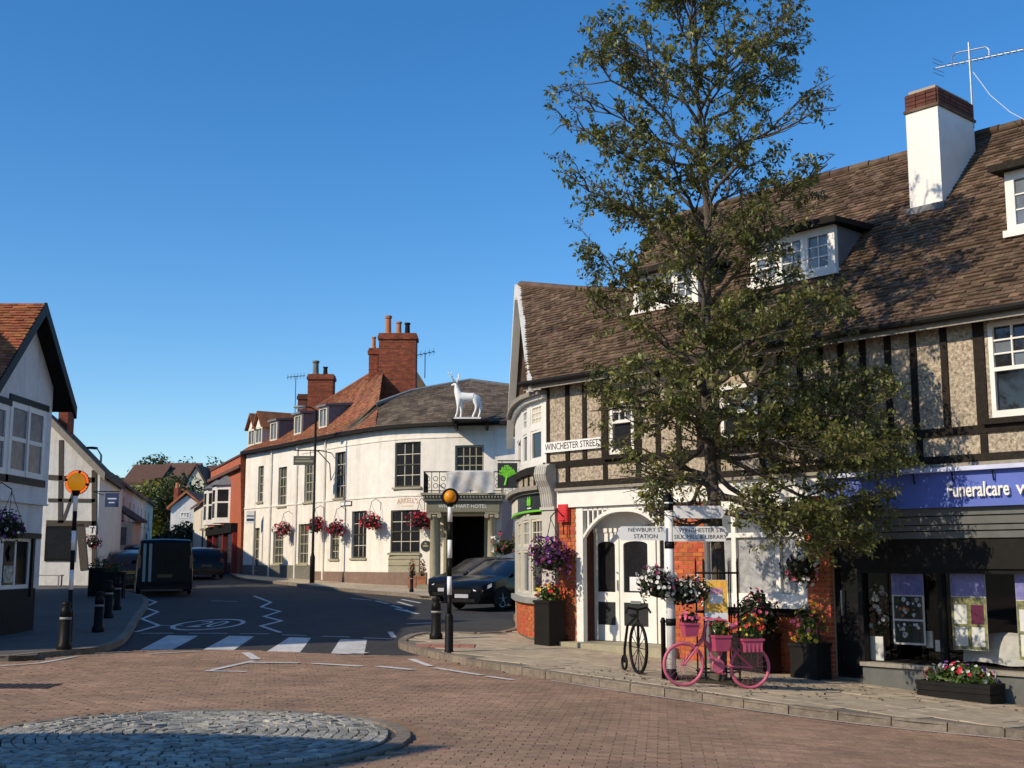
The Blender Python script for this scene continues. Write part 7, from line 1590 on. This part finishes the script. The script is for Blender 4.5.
# ================================================================== VEHICLES
def car(label, p, fwd, L_=4.2, Wd=1.76, H=1.47, m='car_black', group=None, van=False, plate_f='plate_white'):
    fwd = Vector((fwd[0], fwd[1], 0)).normalized(); rz = math.atan2(fwd.y, fwd.x); t = thing('van' if van else 'car', label, 'van' if van else 'car', p, rz, group)
    hw = Wd / 2; zb = .98 if not van else 1.12
    # stations: x (front positive), top height, half width factor at body, roof?
    if van: st = [(L_ / 2, .75, .88, 0), (L_ / 2 - .12, .95, .95, 0), (L_ / 2 - .75, 1.12, 1, 0), (L_ / 2 - .95, 1.20, 1, 1), (L_ / 2 - 1.75, H - .06, 1, 1), (L_ / 2 - 2.2, H, 1, 1), (-L_ / 2 + .5, H, 1, 1), (-L_ / 2 + .10, H - .05, 1, 1), (-L_ / 2, H - .16, .97, 1)]
    else: st = [(L_ / 2, .66, .78, 0), (L_ / 2 - .10, .78, .90, 0), (L_ / 2 - .45, .87, .97, 0), (L_ / 2 - .95, .96, 1, 0), (L_ / 2 - 1.12, 1.0, 1, 1), (L_ / 2 - 1.85, H - .06, 1, 1), (L_ / 2 - 2.3, H, 1, 1), (-L_ / 2 + 1.0, H - .04, 1, 1), (-L_ / 2 + .45, H - .16, .99, 1), (-L_ / 2 + .12, 1.02, .96, 1), (-L_ / 2, .85, .92, 0)]
    rings = []
    rk = .80 if not van else .88
    for (x, zt, wf, rf) in st:
        w_ = hw * wf; belt = min(zb, zt - .02) if rf else zt - .03
        tw_ = w_ * (rk + (1 - rk) * max(0, 1 - (zt - zb) / (H - zb))) if rf else w_ * .9
        rings.append([(x, w_ * .90, .20), (x, w_ * .99, .34), (x, w_, .58), (x, w_ * .985, belt), (x, tw_, zt - .025), (x, tw_ * .86, zt), (x, 0, zt + .02), (x, -tw_ * .86, zt), (x, -tw_, zt - .025), (x, -w_ * .985, belt), (x, -w_, .58), (x, -w_ * .99, .34), (x, -w_ * .90, .20)])
    mb = MB(); n_ = 13; vs = [v for r_ in rings for v in r_]; fs2 = []
    for i in range(len(rings) - 1):
        for k in range(n_ - 1): fs2.append((i * n_ + k, i * n_ + k + 1, (i + 1) * n_ + k + 1, (i + 1) * n_ + k))
        fs2.append((i * n_ + n_ - 1, i * n_, (i + 1) * n_, (i + 1) * n_ + n_ - 1))
    fs2 += [tuple(range(n_ - 1, -1, -1)), tuple((len(rings) - 1) * n_ + k for k in range(n_))]
    mb.add(vs, fs2); bd = obj('body', mb, m, t, True); bd.data.set_sharp_from_angle(angle=R(38))
    def quad(name, pts, mm, off, parent=t):
        P = [Vector(q) for q in pts]; nn = (P[1] - P[0]).cross(P[3] - P[0]).normalized(); c = sum(P, Vector()) / 4
        if nn.dot(c - Vector((0, 0, .8))) < 0: nn = -nn
        mb = MB(); mb.poly([c + (q - c) * .93 + nn * off for q in P]); return obj(name, mb, mm, parent)
    R_ = rings; ws = 3 if van else 4
    quad('windscreen', [R_[ws][4], R_[ws][8], R_[ws + 1][8], R_[ws + 1][4]], 'car_glass', .008)
    last = len(st) - 1
    for sgn in (0, 1):
        ix = (3, 4) if sgn == 0 else (9, 8)
        pairs = [(ws + 1, ws + 2)] if van else [(ws, ws + 1), (ws + 1, ws + 2), (ws + 2, ws + 3)]
        for (i, j) in pairs:
            a_, b_, c_, d_ = [Vector(q) for q in (R_[i][ix[0]], R_[j][ix[0]], R_[j][ix[1]], R_[i][ix[1]])]
            quad('side_window', [a_.lerp(d_, .06), b_.lerp(c_, .06), c_.lerp(b_, .1), d_.lerp(a_, .1)], 'car_glass', .008)
    if not van: quad('rear_window', [R_[-2][4], R_[-2][8], R_[-3][8], R_[-3][4]], 'car_glass', .01)
    else:
        for s_ in (-1, 1): mb = MB(); xr_ = -L_ / 2 - .006; mb.poly([(xr_, s_ * .06, 1.15), (xr_, s_ * .62, 1.15), (xr_, s_ * .58, H - .35), (xr_, s_ * .06, H - .35)]); obj('rear_window', mb, 'van_glass', t)
        mb = MB(); mb.box(-L_ / 2 - .06, -L_ / 2 + .1, -hw * .95, hw * .95, .32, .48); obj('rear_bumper', mb, 'black_matt', t); mb = MB(); mb.box(-L_ / 2 - .01, -L_ / 2, -.008, .008, .5, H - .2); obj('door_seam', mb, 'black_matt', t)
    wr = .32
    for x in (L_ / 2 - .82, -L_ / 2 + .78):
        for s_ in (-1, 1):
            y0 = s_ * (hw + .012); mb = MB(); mb.torus((x, y0 - s_ * .10, wr), (1, 0, 0), (0, 0, 1), wr - .08, .08, 24, 8); wh = obj('wheel', mb, 'tyre', t, True)
            mb = MB(); mb.prism([(x + .22 * math.cos(2 * math.pi * k / 16), y0 - s_ * .06, wr + .22 * math.sin(2 * math.pi * k / 16)) for k in range(16)], (0, s_ * .02, 0)); obj('hub', mb, 'tyre', wh)
            mb = MB()
            for k in range(5): an = 2 * math.pi * k / 5 + .3; e = Vector((math.cos(an), 0, math.sin(an))); mb.tube([Vector((x, y0 - s_ * .03, wr)), Vector((x, y0 - s_ * .03, wr)) + e * .22], [.035, .022], 5)
            mb.torus((x, y0 - s_ * .035, wr), (1, 0, 0), (0, 0, 1), .22, .016, 24, 5); obj('rim', mb, 'rim', wh)
            mb = MB(); mb.prism([(x + .39 * math.cos(math.pi * k / 12), s_ * (hw + .003), wr + .37 * math.sin(math.pi * k / 12)) for k in range(13)] + [(x - .39, s_ * (hw + .003), .19), (x + .39, s_ * (hw + .003), .19)], (0, -s_ * .3, 0)); obj('wheel_arch', mb, 'black_matt', t)
    for s_ in (-1, 1):
        mb = MB(); x = L_ / 2; mb.prism([(x - .03, s_ * hw * .45, .60), (x - .10, s_ * hw * .80, .64), (x - .34, s_ * hw * .965, .78), (x - .34, s_ * hw * .965, .68), (x - .08, s_ * hw * .82, .56), (x - .01, s_ * hw * .5, .55)], (.03, s_ * .025, .012)); obj('headlight', mb, 'lamp_lens', t)
        mb = MB(); x = -L_ / 2; zt = .82 if not van else 1.0; wl_ = .09 if not van else .05; cy = s_ * hw * (.80 if not van else .92); mb.box(x - .02, x + .14, cy - wl_, cy + wl_, zt - .05, zt + (.16 if not van else .42)); obj('tail_light', mb, 'tail_lens', t)
        mb = MB(); x = L_ / 2 - 1.35; mb.ball((x, s_ * (hw + .1), zb + .06), .07, .11, .08, 8, 6); obj('mirror', mb, m, t, True)
    mb = MB(); mb.box(L_ / 2 - .02, L_ / 2 + .02, -.26, .26, .36, .47); obj('number_plate', mb, plate_f, t); mb = MB(); mb.box(-L_ / 2 - .03, -L_ / 2 + .01, -.26, .26, .56 if not van else .62, .68 if not van else .74); obj('number_plate', mb, 'plate_yellow', t)
    mb = MB(); mb.box(L_ / 2 - .06, L_ / 2 + .012, -.5, .5, .24, .33); mb.box(L_ / 2 - .06, L_ / 2 + .008, -.36, .36, .50, .60); obj('grille', mb, 'black_matt', t); return t
def gr(x, y): return Vector((x, y, g(x, y)))
fw_ = (-.62, -.78); car('black hatchback parked facing the junction beside the corner bay', gr(-.15, 37.7), fw_, 4.25, 1.78, 1.47, 'car_black')
car('second black car parked directly behind the hatchback near the portico', gr(-.85, 41.4), fw_, 4.3, 1.78, 1.46, 'car_dark')
st_ = Vector((-.30, .954)); vp = gp(163, 597); v = car('black delivery van parked on the left with pale stripes on its rear', gr(vp.x - .72, vp.y + 2.4), st_, 5.0, 1.95, 1.99, 'car_navy', van=True)
for y in (.52, .72): mb = MB(); mb.box(-2.512, -2.505, y - .05, y + .05, .35, 1.82); obj('stripe', mb, 'stripe_grey', v)
GC = 'cars parked along the left kerb'
p = gp(206, 580); car('dark hatchback driving away up the street past the van', gr(p.x - .75, p.y + 2), (-.36, .93), 4.2, 1.76, 1.5, 'car_dark')
car('dark car parked on the left just behind the van', gr(-16.1, 51.5), (-.3, .954), 4.2, 1.76, 1.47, 'car_dark', GC)
car('silver grey car parked in the middle of the left kerb row', gr(-17.8, 57.2), (-.25, .968), 4.2, 1.76, 1.45, 'car_silver', GC)
car('black car parked farthest up the left kerb row', gr(-19.1, 63.2), (-.22, .975), 4.3, 1.78, 1.62, 'car_black', GC)
